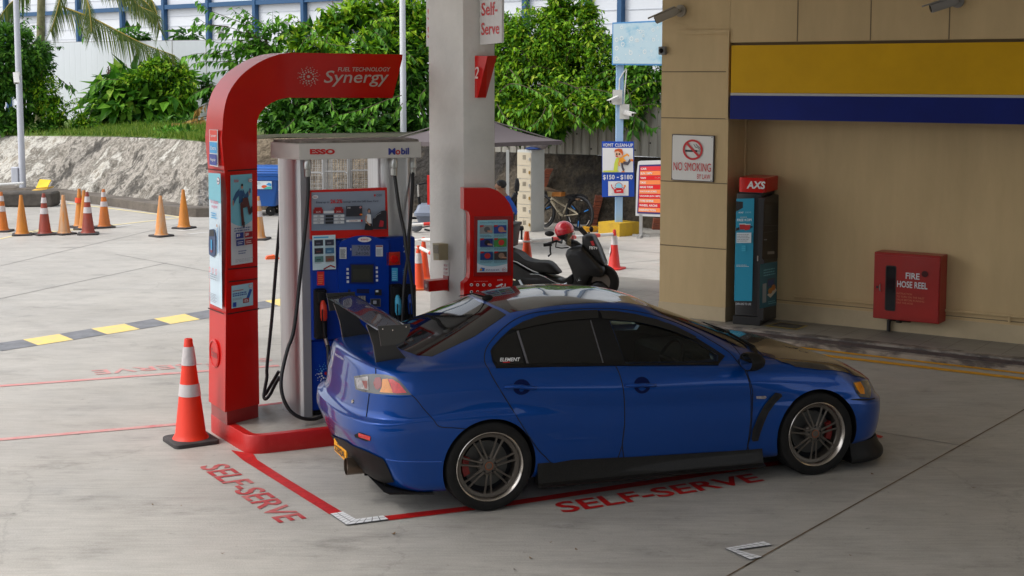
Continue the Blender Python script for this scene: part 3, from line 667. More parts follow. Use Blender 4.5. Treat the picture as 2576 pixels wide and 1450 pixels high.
# emergency button
m_ = MB(); q_ = lp(ZD(683, 212), -.035); m_.box(q_[0] - .06, q_[0] + .06, -.06, -.034, q_[2] - .055, q_[2] + .055, mat('orange_red_plate', (.5, .03, .01), .4)); m_.lathe([(.002, -.11), (.03, -.11), (.036, -.10), (.03, -.085), (.022, -.06)], 16, (q_[0], 0, q_[2]), REDG, 'y', True); m_.build('stop_button', None, dp, 40)
# lower panel emblems
a = Art(bil([lp(ZC(*q_), .010) for q_ in ((690, 810), (1000, 810), (1000, 490), (690, 490))]), MB()); dots(a, .5, .5, .48, 1, (ink(170, 20, 30), ink(70, 140, 205), ink(200, 205, 215), ink(180, 20, 30)), 3)
b_ = Art(bil([lp(ZC(*q_), .010) for q_ in ((720, 1095), (970, 1095), (970, 895), (720, 895))]), a.mb); b_.ring(.5, .5, .42, .5, LG, .98); b_.text('Esso', .16, .33, .84, .68, LG, .03); a.mb.build('emblem', None, dp)
# nozzle boots and nozzles
def boot(x0p, y0p, x1p, y1p, nm='nozzle_boot'):
    p = lp(ZD(x0p, y1p), -.05); q2 = lp(ZD(x1p, y0p), -.05); m_ = MB()
    m_.box(p[0], q2[0], -.10, -.03, p[2], q2[2], BLACK, .012); m_.box(p[0] + .015, q2[0] - .015, -.13, -.09, q2[2] - .12, q2[2] - .01, BLACK, .012); return m_.build(nm, None, dp, 40)
boot(92, 437, 178, 822); boot(660, 402, 752, 690); boot(756, 402, 850, 690)
def nozzle(cx_, cy_, mt, s_=1):
    x, _, z = lp(ZD(cx_, cy_), -.15); m_ = MB()
    m_.tube([(x, -.12, z + .10), (x, -.145, z + .06), (x, -.155, z), (x, -.155, z - .06)], [.016, .028, .030, .022], 10, mt)
    m_.box(x - .026, x + .026, -.18, -.13, z - .05, z + .04, mt, .010)
    m_.tube([(x, -.155, z - .06), (x + .004, -.155, z - .16), (x + .012, -.15, z - .22)], .016, 8, BLACK); m_.tube([(x + .012, -.155, z - .21), (x + .03, -.15, z - .28), (x + .055, -.14, z - .32)], .018, 8, STEEL)
    m_.tube([(x - .02, -.19, z + .04), (x - .026, -.21, z - .02), (x - .014, -.18, z - .07)], .006, 6, BLACK); return m_.build('nozzle', None, dp, 40)
nozzle(163, 628, mat('nozzle_red', (.55, .03, .01), .4)); nozzle(727, 585, mat('nozzle_cyan', (.05, .36, .55), .4)); nozzle(822, 578, mat('nozzle_blue', (.005, .05, .32), .4))
# hoses
def hose(pts, r=.0155, nm='hose'):
    P_ = [lp(p, yo) for p, yo in pts]; m_ = MB(); m_.tube(catm(P_, 5), r, 8, RUB); return m_.build(nm, None, dp, 60)
hose([(ZA(650, 470), -.03), (ZE(1042, 600), -.06), (ZE(1022, 900), -.10), (ZE(985, 1250), -.14), (ZC(400, -20), -.16), (ZC(305, 300), -.2), (ZC(240, 560), -.24), (ZC(212, 740), -.26), (ZC(218, 900), -.27), (ZC(265, 1060), -.28), (ZC(350, 1190), -.28), (ZC(480, 1275), -.28), (ZC(620, 1300), -.26), (ZC(740, 1280), -.22), (ZC(830, 1180), -.2), (ZC(880, 700), -.19), (ZC(880, 400), -.18), (ZC(870, 250), -.16)])
hose([(ZE(1900, 400), -.02), (ZE(1915, 520), -.04), (ZE(1955, 800), -.1), (ZE(2005, 1040), -.14), (ZD(782, 120), -.18), (ZD(806, 260), -.2), (ZD(830, 420), -.2), (ZD(850, 700), -.18), (ZD(845, 900), -.16)])
hose([(ZE(2092, 400), .1), (ZE(2090, 600), .04), (ZE(2066, 950), -.06), (ZE(2052, 1080), -.10), (ZD(804, 170), -.13), (ZD(776, 350), -.16), (ZD(760, 640), -.18), (ZD(758, 800), -.16)])
hose([((722, 420), .50), ((708, 520), .56), ((697, 640), .6), ((684, 800), .62), ((672, 920), .62), (ZC(10, 700), .62), (ZC(-20, 870), .62), (ZC(-35, 985), .6), (ZC(0, 1010), .58), (ZC(60, 940), .57), (ZC(130, 800), .55), (ZC(190, 700), .53)])
hose([(ZC(-30, 960), .66), (ZC(0, 930), .64), (ZC(80, 790), .62), (ZC(180, 620), .58)])
for p, yo in ((ZA(648, 415), -.03), (ZA(2005, 400), -.02), (ZA(2300, 400), .1)):
    x, _, z = lp(p, yo); m_ = MB(); m_.lathe([(.02, -.11), (.03, -.10), (.03, -.04), (.036, -.035), (.036, .02), (.032, .03), (.032, .09)], 12, (x, yo, z), STEEL, 'z', True); m_.build('hose_coupling', None, dp, 30)
# ------------------------------------------------------------------ concrete column and what hangs on it
xk, xk2 = dx(1166, 500), dx(1245.5, 500); K0 = DF.w(xk, 0, 0); K0.z = 0
KL = None
for k in range(200):
    p = K0 + da * (k * .01) - CAM
    if CX + FPX * p.x / p.dot(FW) < 1084: KL = k * .01; break
CONW = mat('painted_column', (.66, .645, .61), .6, var=.12, scale=1.6, bump=.2, bscale=25, detail=9)
m_ = MB(); wv = (DF.w(xk2, 0, 0) - DF.w(xk, 0, 0)); Q = [K0, K0 + wv, K0 + wv + da * KL, K0 + da * KL]
Q = round_poly(Q, [.012] * 4, 2)
m_.loft([[tuple(p - K0 + Vector((0, 0, z))) for p in Q] for z in (ISL - .01, 5.02)], CONW)
kc = m_.build('concrete_column', None, None, 20); kc.location = K0; tag(kc, 'square white painted concrete column standing on the pump island', 'column')
CF = Frame(Vector((K0.x, K0.y, ISL)), SA); LFc = Frame(Vector((K0.x, K0.y, ISL)), math.atan2(-da.y, -da.x))
def hang(name, label, cat, frm, anchor_px, yo=0): x, z = frm.px(*anchor_px, yo); o = frm.w(x, yo, z); return thing(name, label, cat, o, frm.a), (lambda p, y_=0.0, X=x, Z=z, Y=yo: (lambda s_: (s_[0] - X, y_, s_[1] - Z))(frm.px(p[0], p[1], Y + y_)))
ZR = zpx(1650, 680, 2.9); Z3 = zpx(1600, 0, 2.575)
# red guide cabinet
cb, cl_ = hang('guide_board', 'red curved guide board with a picture poster fixed to the concrete column', 'notice board', CF, ZR(740, 1300), -.12)
out_ = [(470, 160), (770, 160), (850, 190), (930, 255), (985, 330), (1012, 390), (1030, 450), (1026, 1200), (1012, 1320), (1000, 1600), (470, 1600), (470, 1240), (500, 1218), (528, 1182), (538, 1120), (538, 480), (526, 432), (495, 412), (470, 405)]
P_ = [cl_(ZR(*q_)) for q_ in out_]; m_ = MB(); n_ = len(P_)
m_.add(P_ + [(p[0], .10, p[2]) for p in P_], [(i, (i + 1) % n_, n_ + (i + 1) % n_, n_ + i) for i in range(n_)], REDG)
tr = geometry.tessellate_polygon([[Vector((p[0], p[2], 0)) for p in P_]]); m_.add(P_, tr, REDG); m_.build('board', None, cb)
m_ = MB(); m_.prism([cl_(ZR(*q_), -.012) for q_ in ((582, 1160), (1008, 1150), (1010, 478), (588, 483))], (0, .013, 0), REDM); m_.build('poster_frame', None, cb)
a = Art(bil([cl_(ZR(*q_), -.016) for q_ in ((618, 1114), (960, 1110), (965, 519), (625, 525))]), MB()); a.rect(0, 0, 1, 1, ink(150, 200, 215))
a.poly([(0, 0), (1, 0), (1, .16)] + [(1 - k / 10, .16 - .05 * math.sin(math.pi * k / 10)) for k in range(1, 10)] + [(0, .18)], ink(225, 230, 238)); a.text('Self-Serve EXPRESS in 6 easy steps', .08, .935, .95, .965, ink(60, 120, 150))
tc_ = ((150, 150, 150), (40, 70, 150), (30, 45, 120), (70, 140, 70), (30, 60, 120), (60, 50, 50)); t2 = ((90, 90, 95), (190, 120, 110), (20, 22, 40), (200, 50, 40), (190, 40, 35), (150, 120, 100))
for j in range(3):
    for i in range(2):
        u, v = .07 + .46 * i, .74 - .25 * j; a.rect(u, v, u + .42, v + .16, ink(*tc_[j * 2 + i])); a.disc(u + .24, v + .08, .10, ink(*t2[j * 2 + i]), .055); a.line([(u + .25, v + .05), (u + .41, v + .04)], .03, SKIN) if (i + j) != 2 else None
        a.poly([(u, v + .125), (u + .12, v + .14), (u + .13, v + .165), (u, v + .165)], RK); lines(a, u, v - .06, u + .42, v - .015, 3, ink(90, 120, 140), .4)
a.poly([(.05, .03), (.2, .03), (.22, .09), (.08, .1)], ink(50, 110, 190)); a.disc(.09, .06, .04, ink(230, 170, 60), .02); lines(a, .25, .03, .72, .07, 2, ink(80, 100, 150), .4); oval(a, .86, .055, .07, .5, RK, WT, 'Esso', NAVY); a.mb.build('poster', None, cb)
a = Art(bil([cl_(ZR(*q_), -.002) for q_ in ((470, 1400), (1010, 1400), (1010, 1180), (470, 1180))]), MB()); a.text('CCTV', .70, .86, .81, .94, WT, .01); a.poly([(.66, .58), (.80, .74), (.82, .66), (.69, .53)], WT); a.line([(.77, .62), (.79, .52), (.86, .62)], .02, WT); a.line([(.86, .56), (.86, .72)], .02, WT)
for k in range(4): a.disc(.15 + .125 * k, .66, .032, WT, .075); a.disc(.15 + .125 * k, .66, .018, DRED, .04); a.disc(.15 + .125 * k, .30, .032, WT, .075); a.disc(.15 + .125 * k, .30, .02, BLK, .045)
lines(a, .19, .84, .48, .87, 1, ink(220, 170, 170), .5); a.mb.build('symbols', None, cb)
# projecting Self-Serve signs
def flag(label, pA, pB, quad, yo_dir, name='self_serve_sign'):
    pass
S0 = CF.w(CF.px(1206, 150)[0], -.002, 0); fdir = Vector((.27, -.96, 0)).normalized(); FSg = Frame((S0.x, S0.y, 0), math.atan2(fdir.y, fdir.x))
SWH = mat('sign_white', (.60, .585, .57), .5, var=.05, scale=2)
def plate(label, quad, txtq, frm):
    q = [(lambda s_: (s_[0], 0, s_[1]))(frm.px(*p)) for p in quad]; zb = min(p[2] for p in q); o = thing('self_serve_sign', label, 'sign', frm.w(q[0][0], 0, zb), frm.a)
    r_ = lambda p, y_=0: (p[0] - q[0][0], y_, p[2] - zb)
    m_ = MB(); m_.prism([r_(p) for p in q], (0, .02, 0), SWH); m_.build('panel', None, o)
    mb = MB()
    for t, tq in txtq:
        tq3 = [r_((lambda s_: (s_[0], 0, s_[1]))(frm.px(*p)), -.001) for p in tq]; Art(bil(tq3), mb).text(t, 0, 0, 1, 1, ink(200, 35, 40), .012)
    mb.build('lettering', None, o); return o
plate('white hanging sign on the right face of the column reading Self-Serve in red', [Z3(705, 455), Z3(925, 430), Z3(930, -260), Z3(705, -260)], [('Self-', [Z3(726, 162), Z3(888, 150), Z3(886, 15), Z3(726, 32)]), ('Serve', [Z3(724, 356), Z3(905, 343), Z3(905, 222), Z3(724, 232)])], FSg)
S1 = K0 + wv * .5 + da * (KL + .01); FS2 = Frame((S1.x, S1.y, 0), math.atan2(fdir.y, fdir.x))
zq = ZB
plate('white hanging sign half hidden behind the left side of the column', [ZB(2228, 470), ZB(2420, 470), ZB(2420, -260), ZB(2228, -260)], [('Self-', [ZB(2244, 205), ZB(2400, 205), ZB(2400, 85), ZB(2244, 85)]), ('Serve', [ZB(2244, 385), ZB(2410, 385), ZB(2410, 268), ZB(2244, 268)])], FS2)
# wedge sign with the pump number
wd, wl = hang('pump_number_sign', 'small red wedge shaped sign with a white 2 on the column', 'number sign', CF, Z3(660, 985), 0)
A_, B_, C_ = wl(Z3(656, 563)), wl(Z3(782, 566), -.14), wl(Z3(880, 563)); A2, B2, C2 = wl(Z3(656, 985)), wl(Z3(685, 985), -.06), wl(Z3(768, 985))
m_ = MB(); m_.add([A_, B_, C_, A2, B2, C2], [(0, 1, 4, 3), (1, 2, 5, 4), (0, 2, 1), (3, 4, 5), (0, 3, 5, 2)], REDG); m_.build('wedge', None, wd)
fa = bil([A2, B2, B_, A_]); qa = Art(lambda u, v, h: fa(u, v, h), MB(), .012); qa.text('2', .30, .46, .75, .74, ink(225, 200, 195), .01); qa.mb.build('numeral', None, wd)
# intercom, notice and call box on the left face
ic_, icl = hang('intercom', 'cream plastic intercom box screwed to the concrete column', 'intercom', LFc, ZR(225, 970), 0)
P_ = [icl(ZR(*q_)) for q_ in ((225, 970), (292, 972), (290, 790), (215, 778))]
m_ = MB(); CRM = mat('cream_plastic', (.42, .36, .22), .5); m_.prism([(p[0], 0, p[2]) for p in P_], (0, -.09, 0), CRM)
m_.build('case', None, ic_); a = Art(bil([(p[0], -.0905, p[2]) for p in P_]), MB()); a.rect(.1, .42, .9, .92, mat('speaker_grille', (.28, .25, .19), .7, var=.3, scale=90)); a.rect(.5, .1, .8, .25, ink(170, 165, 140)); a.mb.build('grille', None, ic_)
no_, nol = hang('stop_notice', 'small white notice with red print above the red call box', 'notice', LFc, ZR(245, 1150), 0)
P_ = [nol(ZR(*q_)) for q_ in ((245, 1148), (305, 1152), (305, 1015), (247, 1008))]; m_ = MB(); m_.prism([(p[0], 0, p[2]) for p in P_], (0, -.006, 0), WHITE); a = Art(bil([(p[0], -.0065, p[2]) for p in P_]), m_)
for t, v in (('EMERGENCY', .72), ('PUMP', .42), ('STOP', .1)): a.text(t, .1, v, .9, v + .2, ink(150, 40, 60), .01)
m_.build('plate', None, no_)
cb2, c2l = hang('call_box', 'small red emergency call box on the left face of the column', 'call box', LFc, ZR(215, 1305), 0)
P_ = [c2l(ZR(*q_)) for q_ in ((245, 1318), (300, 1330), (300, 1155), (245, 1145))]; m_ = MB(); m_.prism([(p[0], 0, p[2]) for p in P_], (0, -.01, 0), REDM); m_.build('backplate', None, cb2)
p = P_[0]; z0_, z1_ = c2l(ZR(240, 1300))[2], c2l(ZR(240, 1180))[2]; m_ = MB(); m_.box(p[0] - .01, P_[1][0], -.20, -.011, z0_, z1_, REDG); m_.build('case', None, cb2)
a = Art(bil([(p[0] - .01, -.201, z0_), (P_[1][0], -.201, z0_), (P_[1][0], -.201, z1_), (p[0] - .01, -.201, z1_)]), MB()); a.rect(.1, .1, .9, .9, ink(170, 70, 75)); a.disc(.5, .5, .2, ink(215, 190, 190)); a.mb.build('cover', None, cb2)
# ================================================================== THE CAR
ca = G(1228, 1283); cbp = G(2045, 1193); CA = math.atan2(cbp.y - ca.y, cbp.x - ca.x)
co_ = ca + Vector((-math.sin(CA), math.cos(CA), 0)) * .84; co_.z = 0
KF = Frame(co_, CA); WB = (cbp - ca).length
car = thing('blue_sedan', 'glossy blue sports sedan with black rear wing stopped beside the fuel pump', 'car', co_, CA)
def paint(name, rgb, rough=.32, coat=1, metal=.35):
    m = mat(name, rgb, rough, metal=metal, coat=coat, spec=.15); b = m.node_tree.nodes['Principled BSDF']; b.inputs['Coat Roughness'].default_value = .012; b.inputs['Coat IOR'].default_value = 1.38; return m
CARB = paint('metallic_blue_paint', (.0001, .052, .28), .28, 1, .4)
GLBK = paint('gloss_black_roof', (.010, .010, .011), .2, 1, 0); CARBON = mat('carbon_fibre', (.010, .0095, .0095), .32, coat=.35, spec=.3, var=.5, scale=120)
SATB = mat('satin_black_trim', (.010, .0095, .0095), .5, var=.2, scale=8, spec=.18); TINT = mat('black_tinted_glass', (.006, .006, .006), .05, spec=.5); SEAM = mat('panel_gap', (.001, .002, .006), .8)
TYRE = mat('tyre_rubber', (.013, .0125, .012), .8, spec=.2, var=.25, scale=10, bump=.1); RIM = mat('gunmetal_rim', (.13, .112, .095), .38, metal=.55); LIP = mat('polished_rim_lip', (.50, .46, .42), .25, metal=1); DISC = mat('brake_disc_steel', (.09, .09, .088), .4, metal=.9); CALI = mat('red_caliper', (.20, .010, .008), .45)
def kn(*P):
    X = [p[0] for p in P]; Z = [p[1] for p in P]
    def f(x):
        if x <= X[0]: return Z[0]
        if x >= X[-1]: return Z[-1]
        for i in range(len(X) - 1):
            if x <= X[i + 1]:
                h = X[i + 1] - X[i]; t = (x - X[i]) / h
                m0 = (Z[i + 1] - Z[max(0, i - 1)]) / (X[i + 1] - X[max(0, i - 1)]); m1 = (Z[min(len(X) - 1, i + 2)] - Z[i]) / (X[min(len(X) - 1, i + 2)] - X[i])
                return Z[i] * (2 * t ** 3 - 3 * t * t + 1) + m0 * h * (t ** 3 - 2 * t * t + t) + Z[i + 1] * (-2 * t ** 3 + 3 * t * t) + m1 * h * (t ** 3 - t * t)
    return f
def flare(w0, fr, ff):
    return lambda x: w0 + fr * math.exp(-(x / .46) ** 2) + ff * math.exp(-((x - WB) / .46) ** 2)
NR_, NS_, NN_ = 16, 60, 16
def cring(xt, dt, xn, dn, W, Z, nt=2.6, nn=2.4, crown=0.0):
    if not callable(W): w0 = W; W = lambda x: w0
    pts = []
    for k in range(NR_):
        t = k / NR_ * math.pi / 2; w_ = W(xt + dt); pts.append((xt + dt - dt * max(0, math.cos(t)) ** (2 / nt), w_ * math.sin(t) ** (2 / nt)))
    for k in range(NS_ + 1):
        x = xt + dt + (xn - dn - xt - dt) * k / NS_; pts.append((x, W(x)))
    for k in range(NN_ - 1, -1, -1):
        t = k / NN_ * math.pi / 2; w_ = W(xn - dn); pts.append((xn - dn + dn * max(0, math.cos(t)) ** (2 / nn), w_ * math.sin(t) ** (2 / nn)))
    wm = max(p[1] for p in pts)
    return [(x, -y, Z(x) + crown * (1 - (y / wm) ** 2)) for x, y in pts]
FA = WB
RG = [
 cring(-.62, .30, 3.30, .5, .70, kn((-1, .19), (4, .17))),
 cring(-.74, .34, 3.43, .5, flare(.79, .03, .03), kn((-.9, .22), (-.36, .16), (.3, .19), (2.2, .16), (3.5, .20))),
 cring(-.82, .38, 3.46, .52, flare(.845, .03, .035), kn((-.9, .27), (-.36, .22), (.3, .24), (2.2, .21), (3.5, .25))),
 cring(-.90, .40, 3.485, .55, flare(.868, .025, .035), kn((-.95, .42), (0, .40), (1, .36), (2.2, .32), (3.5, .34))),
 cring(-.965, .42, 3.50, .58, flare(.872, .030, .040), kn((-.95, .575), (0, .60), (1, .52), (2.2, .47), (3.5, .43))),
 cring(-.962, .42, 3.50, .58, flare(.866, .036, .042), kn((-.95, .64), (0, .665), (1, .60), (2.2, .55), (3.5, .49))),
 cring(-.958, .42, 3.495, .58, flare(.865, .034, .041), kn((-.95, .665), (0, .690), (1, .625), (2.2, .575), (3.5, .505))),
 cring(-.905, .40, 3.46, .58, flare(.861, .022, .032), kn((-.95, .690), (0, .735), (1, .67), (2.2, .62), (3.5, .54))),
 cring(-.885, .40, 3.44, .60, flare(.868, .006, .014), kn((-.95, .735), (0, .80), (1, .74), (2.2, .69), (3.5, .58))),
 cring(-.872, .40, 3.42, .60, flare(.866, .010, .0), kn((-.95, .86), (0, .868), (1, .80), (2.2, .75), (3.5, .61))),
 cring(-.868, .40, 3.415, .60, flare(.861, .008, .0), kn((-.95, .878), (0, .884), (1, .815), (2.2, .765), (3.5, .622))),
 cring(-.855, .40, 3.38, .62, .838, kn((-.9, .955), (0, .955), (1, .885), (2.2, .835), (2.8, .77), (3.4, .645))),
 cring(-.835, .40, 3.32, .62, .802, kn((-.9, 1.022), (-.4, 1.01), (.1, 1.0), (1, .935), (2.0, .880), (2.4, .865), (2.9, .80), (3.3, .675)), crown=.012),
 cring(-.78, .40, 3.18, .62, .770, kn((-.9, 1.038), (-.4, 1.025), (.1, 1.017), (1, .950), (2.0, .892), (2.4, .878), (2.9, .82), (3.2, .725)), crown=.024),
 cring(-.62, .34, 2.80, .55, .748, kn((-.9, 1.045), (-.4, 1.04), (.1, 1.028), (1, .962), (2.0, .905), (2.4, .888), (2.8, .838)), crown=.035),
 cring(-.50, .26, 2.44, .42, .730, kn((-.9, 1.055), (-.4, 1.05), (.1, 1.042), (1, .976), (2.0, .918), (2.44, .90)), crown=.03),
 cring(-.44, .26, 2.36, .42, .716, kn((-.9, 1.075), (-.4, 1.07), (.1, 1.065), (1, 1.01), (2.0, .935), (2.4, .925)), crown=.03),
 cring(-.10, .24, 1.98, .36, .655, kn((-.1, 1.185), (.4, 1.18), (1, 1.155), (1.6, 1.115), (2.0, 1.085)), crown=.035),
 cring(.18, .22, 1.60, .28, .588, kn((.18, 1.285), (.4, 1.300), (.9, 1.305), (1.3, 1.275), (1.6, 1.225)), crown=.045),
 cring(.26, .20, 1.50, .24, .545, kn((.2, 1.312), (.5, 1.345), (.9, 1.355), (1.3, 1.325), (1.5, 1.275)), crown=.045),
 cring(.36, .18, 1.40, .20, .480, kn((.3, 1.335), (.6, 1.372), (.9, 1.380), (1.2, 1.362), (1.4, 1.318)), crown=.040),
 cring(.52, .12, 1.22, .15, .300, kn((.5, 1.385), (.8, 1.405), (1.2, 1.385)), crown=.015),
 cring(.70, .06, 1.05, .08, .10, kn((.5, 1.415), (.8, 1.420), (1.1, 1.412))),
]
def body_mesh(rings, sub=5, ten=.42):
    n = len(rings[0]); F_ = []
    for i in range(len(rings) - 1):
        r0, r1, r2, r3 = rings[max(0, i - 1)], rings[i], rings[i + 1], rings[min(len(rings) - 1, i + 2)]
        for s_ in range(sub):
            t = s_ / sub; row = []
            for a_, b_, c_, d_ in zip(r0, r1, r2, r3):
                q = []
                for k in range(3):
                    m0, m1 = ten * (c_[k] - a_[k]), ten * (d_[k] - b_[k])
                    L_ = abs(c_[k] - b_[k]) * 1.5; m0 = max(-L_, min(L_, m0)); m1 = max(-L_, min(L_, m1))
                    q.append(b_[k] * (2 * t ** 3 - 3 * t * t + 1) + m0 * (t ** 3 - 2 * t * t + t) + c_[k] * (-2 * t ** 3 + 3 * t * t) + m1 * (t ** 3 - t * t))
                row.append(tuple(q))
            F_.append(row)
    F_.append(list(rings[-1])); full = []
    for row in F_: full.append(row + [(x, -y, z) for x, y, z in row[-2:0:-1]])
    return full
BM_ = MB(); BM_.loft(body_mesh(RG), CARB)
body = BM_.build('body', None, car, 60)
bme = body.data
BV = BVHTree.FromPolygons([v.co.copy() for v in bme.vertices], [tuple(p.vertices) for p in bme.polygons])
CAMC = Vector(KF.l(CAM))
def hit(px, py, far=True):
    d = Vector(KF.l(CAM + ray(px, py))) - CAMC; r = BV.ray_cast(CAMC, d.normalized())
    return r[0], r[1]
def hit_s(px, py):
    """pixel on the body; nudged inwards if it just misses the outline"""
    for k in range(60):
        for ddx, ddy in ((0, 0), (0, 1), (0, -1), (1, 0), (-1, 0), (.7, .7), (-.7, .7), (.7, -.7), (-.7, -.7)):
            h, n_ = hit(px + ddx * k, py + ddy * k)
            if h is not None: return h, n_
    raise RuntimeError('no hit %s %s' % (px, py))
def inside(p, poly):
    c = False; j = len(poly) - 1
    for i in range(len(poly)):
        if (poly[i][1] > p[1]) != (poly[j][1] > p[1]) and p[0] < (poly[j][0] - poly[i][0]) * (p[1] - poly[i][1]) / (poly[j][1] - poly[i][1]) + poly[i][0]: c = not c
        j = i
    return c
def cdt(poly, step, holes=()):
    vs = []; ed = []
    for P in (poly,) + tuple(holes):
        k = len(vs); q = []
        for i, p in enumerate(P):
            r = P[(i + 1) % len(P)]; L_ = math.hypot(r[0] - p[0], r[1] - p[1]); m = max(1, int(L_ / step))
            q += [(p[0] + (r[0] - p[0]) * t / m, p[1] + (r[1] - p[1]) * t / m) for t in range(m)]
        ed += [(k + i, k + (i + 1) % len(q)) for i in range(len(q))]; vs += q
    xs = [p[0] for p in poly]; ys = [p[1] for p in poly]; y = min(ys) + step / 2; row = 0
    base = list(vs)
    while y < max(ys):
        x = min(xs) + (step / 2 if row % 2 else 0)
        while x < max(xs):
            if inside((x, y), poly) and not any(inside((x, y), h) for h in holes) and min((x - a) ** 2 + (y - b) ** 2 for a, b in base) > (step * .45) ** 2: vs.append((x, y))
            x += step
        y += step * .87; row += 1
    o = geometry.delaunay_2d_cdt([Vector(v) for v in vs], ed, [], 0, 1e-5)
    V = [tuple(v) for v in o[0]]; F_ = []
    for f in o[2]:
        c = (sum(V[i][0] for i in f) / len(f), sum(V[i][1] for i in f) / len(f))
        if inside(c, poly) and not any(inside(c, h) for h in holes): F_.append(tuple(f))
    return V, F_
def patch(mb, poly, off, mt, step=9, holes=(), mirror=False):
    V, F_ = cdt([tuple(p) for p in poly], step, holes); P = []
    for p in V:
        h, n_ = hit_s(*p); P.append(h + n_ * off)
    mb.add([tuple(p) for p in P], F_, mt)
    if mirror: mb.add([(p.x, -p.y, p.z) for p in P], [tuple(reversed(f)) for f in F_], mt)
    return mb
def patch_top(mb, poly, off, mt, step=.05, holes=()):
    V, F_ = cdt(poly, step, holes); P = []
    for x, y in V:
        r = BV.ray_cast(Vector((x, y, 3)), Vector((0, 0, -1))); P.append(tuple(r[0] + r[1] * off))
    return mb.add(P, F_, mt)
def seam_px(mb, pts, r=.0035, mt=SEAM, off=0.001, mirror=False, n=3, smooth=True):
    P = catm(pts, n) if smooth else pts; Q = []
    for p in P:
        h, n_ = hit_s(*p); Q.append(h + n_ * off)
    mb.tube([tuple(q) for q in Q], r, 5, mt)
    if mirror: mb.tube([(q.x, -q.y, q.z) for q in Q], r, 5, mt)
    return mb
ZK = zpx(1900, 1100, 2.575); ZR2 = zpx(1200, 1100, 2.575); ZR3 = zpx(1200, 1450, 2.575); ZF = zpx(2600, 1200, 2.071)
# ---- side glass
dlo = [ZK(38, 700), ZK(60, 660), ZK(140, 570), ZK(240, 480), ZK(360, 410), ZK(520, 355), ZK(700, 320), ZK(900, 300), ZK(1120, 292), ZK(1300, 305), ZK(1500, 335), ZK(1700, 385), ZK(1900, 460), ZK(2100, 560), ZK(2280, 670), ZK(2400, 750), ZK(2330, 842), ZK(1300, 850), ZK(100, 870), ZK(60, 810)]
fwin = [ZK(1235, 395), ZK(1400, 398), ZK(1560, 420), ZK(1720, 455), ZK(1890, 505), ZK(2060, 585), ZK(2230, 680), ZK(2330, 745), ZK(2330, 805), ZK(2200, 815), ZK(1400, 828)]
qwin = [ZK(60, 700), ZK(110, 630), ZK(200, 540), ZK(300, 505), ZK(385, 830), ZK(120, 845), ZK(72, 790)]
rwin = [ZK(330, 495), ZK(480, 455), ZK(680, 415), ZK(860, 398), ZK(1040, 390), ZK(1165, 820), ZK(420, 832)]
m_ = MB(); patch(m_, dlo, .002, SATB, 8, (fwin,)); sur = m_.build('window_surround', None, car, 40)
m_ = MB(); patch(m_, rwin, .004, TINT, 10); m_.build('rear_window', None, car, 40)
m_ = MB(); patch(m_, qwin, .004, TINT, 8); m_.build('quarter_window', None, car, 40)
def glass_mat():
    m = bpy.data.materials.new('tinted_front_glass'); m.use_nodes = True; n = m.node_tree.nodes; L = m.node_tree.links; o = n['Material Output']
    t = n.new('ShaderNodeBsdfTransparent'); t.inputs[0].default_value = (.52, .60, .55, 1); g = n.new('ShaderNodeBsdfGlossy'); g.inputs['Roughness'].default_value = .02
    fr = n.new('ShaderNodeFresnel'); fr.inputs[0].default_value = 1.5; mx = n.new('ShaderNodeMixShader')
    L.new(fr.outputs[0], mx.inputs[0]); L.new(t.outputs[0], mx.inputs[1]); L.new(g.outputs[0], mx.inputs[2]); L.new(mx.outputs[0], o.inputs[0]); return m
FGL = glass_mat()
m_ = MB(); patch(m_, fwin, .001, FGL, 10); m_.build('front_window', None, car, 40)
vis = [ZK(230, 492), ZK(360, 415), ZK(520, 358), ZK(700, 325), ZK(900, 303), ZK(1110, 296), ZK(1118, 372), ZK(900, 388), ZK(680, 412), ZK(460, 455), ZK(300, 495)]
vi2 = [ZK(1130, 300), ZK(1300, 308), ZK(1500, 338), ZK(1700, 388), ZK(1900, 465), ZK(2100, 565), ZK(2080, 590), ZK(1880, 510), ZK(1700, 458), ZK(1500, 412), ZK(1300, 392), ZK(1160, 378)]
for v_ in (vis, vi2): m_ = MB(); patch(m_, v_, .018, mat('smoked_visor', (.012, .011, .010), .12, spec=.5), 9); m_.build('rain_visor', None, car, 40)
for p, q_, r_ in (((312, 500), (415, 832), .009), ((1045, 392), (1172, 822), .005)):
    m_ = MB(); seam_px(m_, [ZK(*p), ZK((p[0] + q_[0]) / 2, (p[1] + q_[1]) / 2), ZK(*q_)], r_, mat('pillar_trim_grey', (.09, .085, .09), .4), .004); m_.build('window_trim', None, car)
a = Art(bil([tuple((lambda h: h[0] + h[1] * .006)(hit_s(*ZK(*q_)))) for q_ in ((133, 818), (335, 815), (335, 768), (133, 772))]), MB(), .001); a.rect(.15, -.2, .5, .05, RK); a.text('ELEMENT', 0, .1, 1, .95, WT, .02, .15); a.mb.build('window_sticker', None, car)
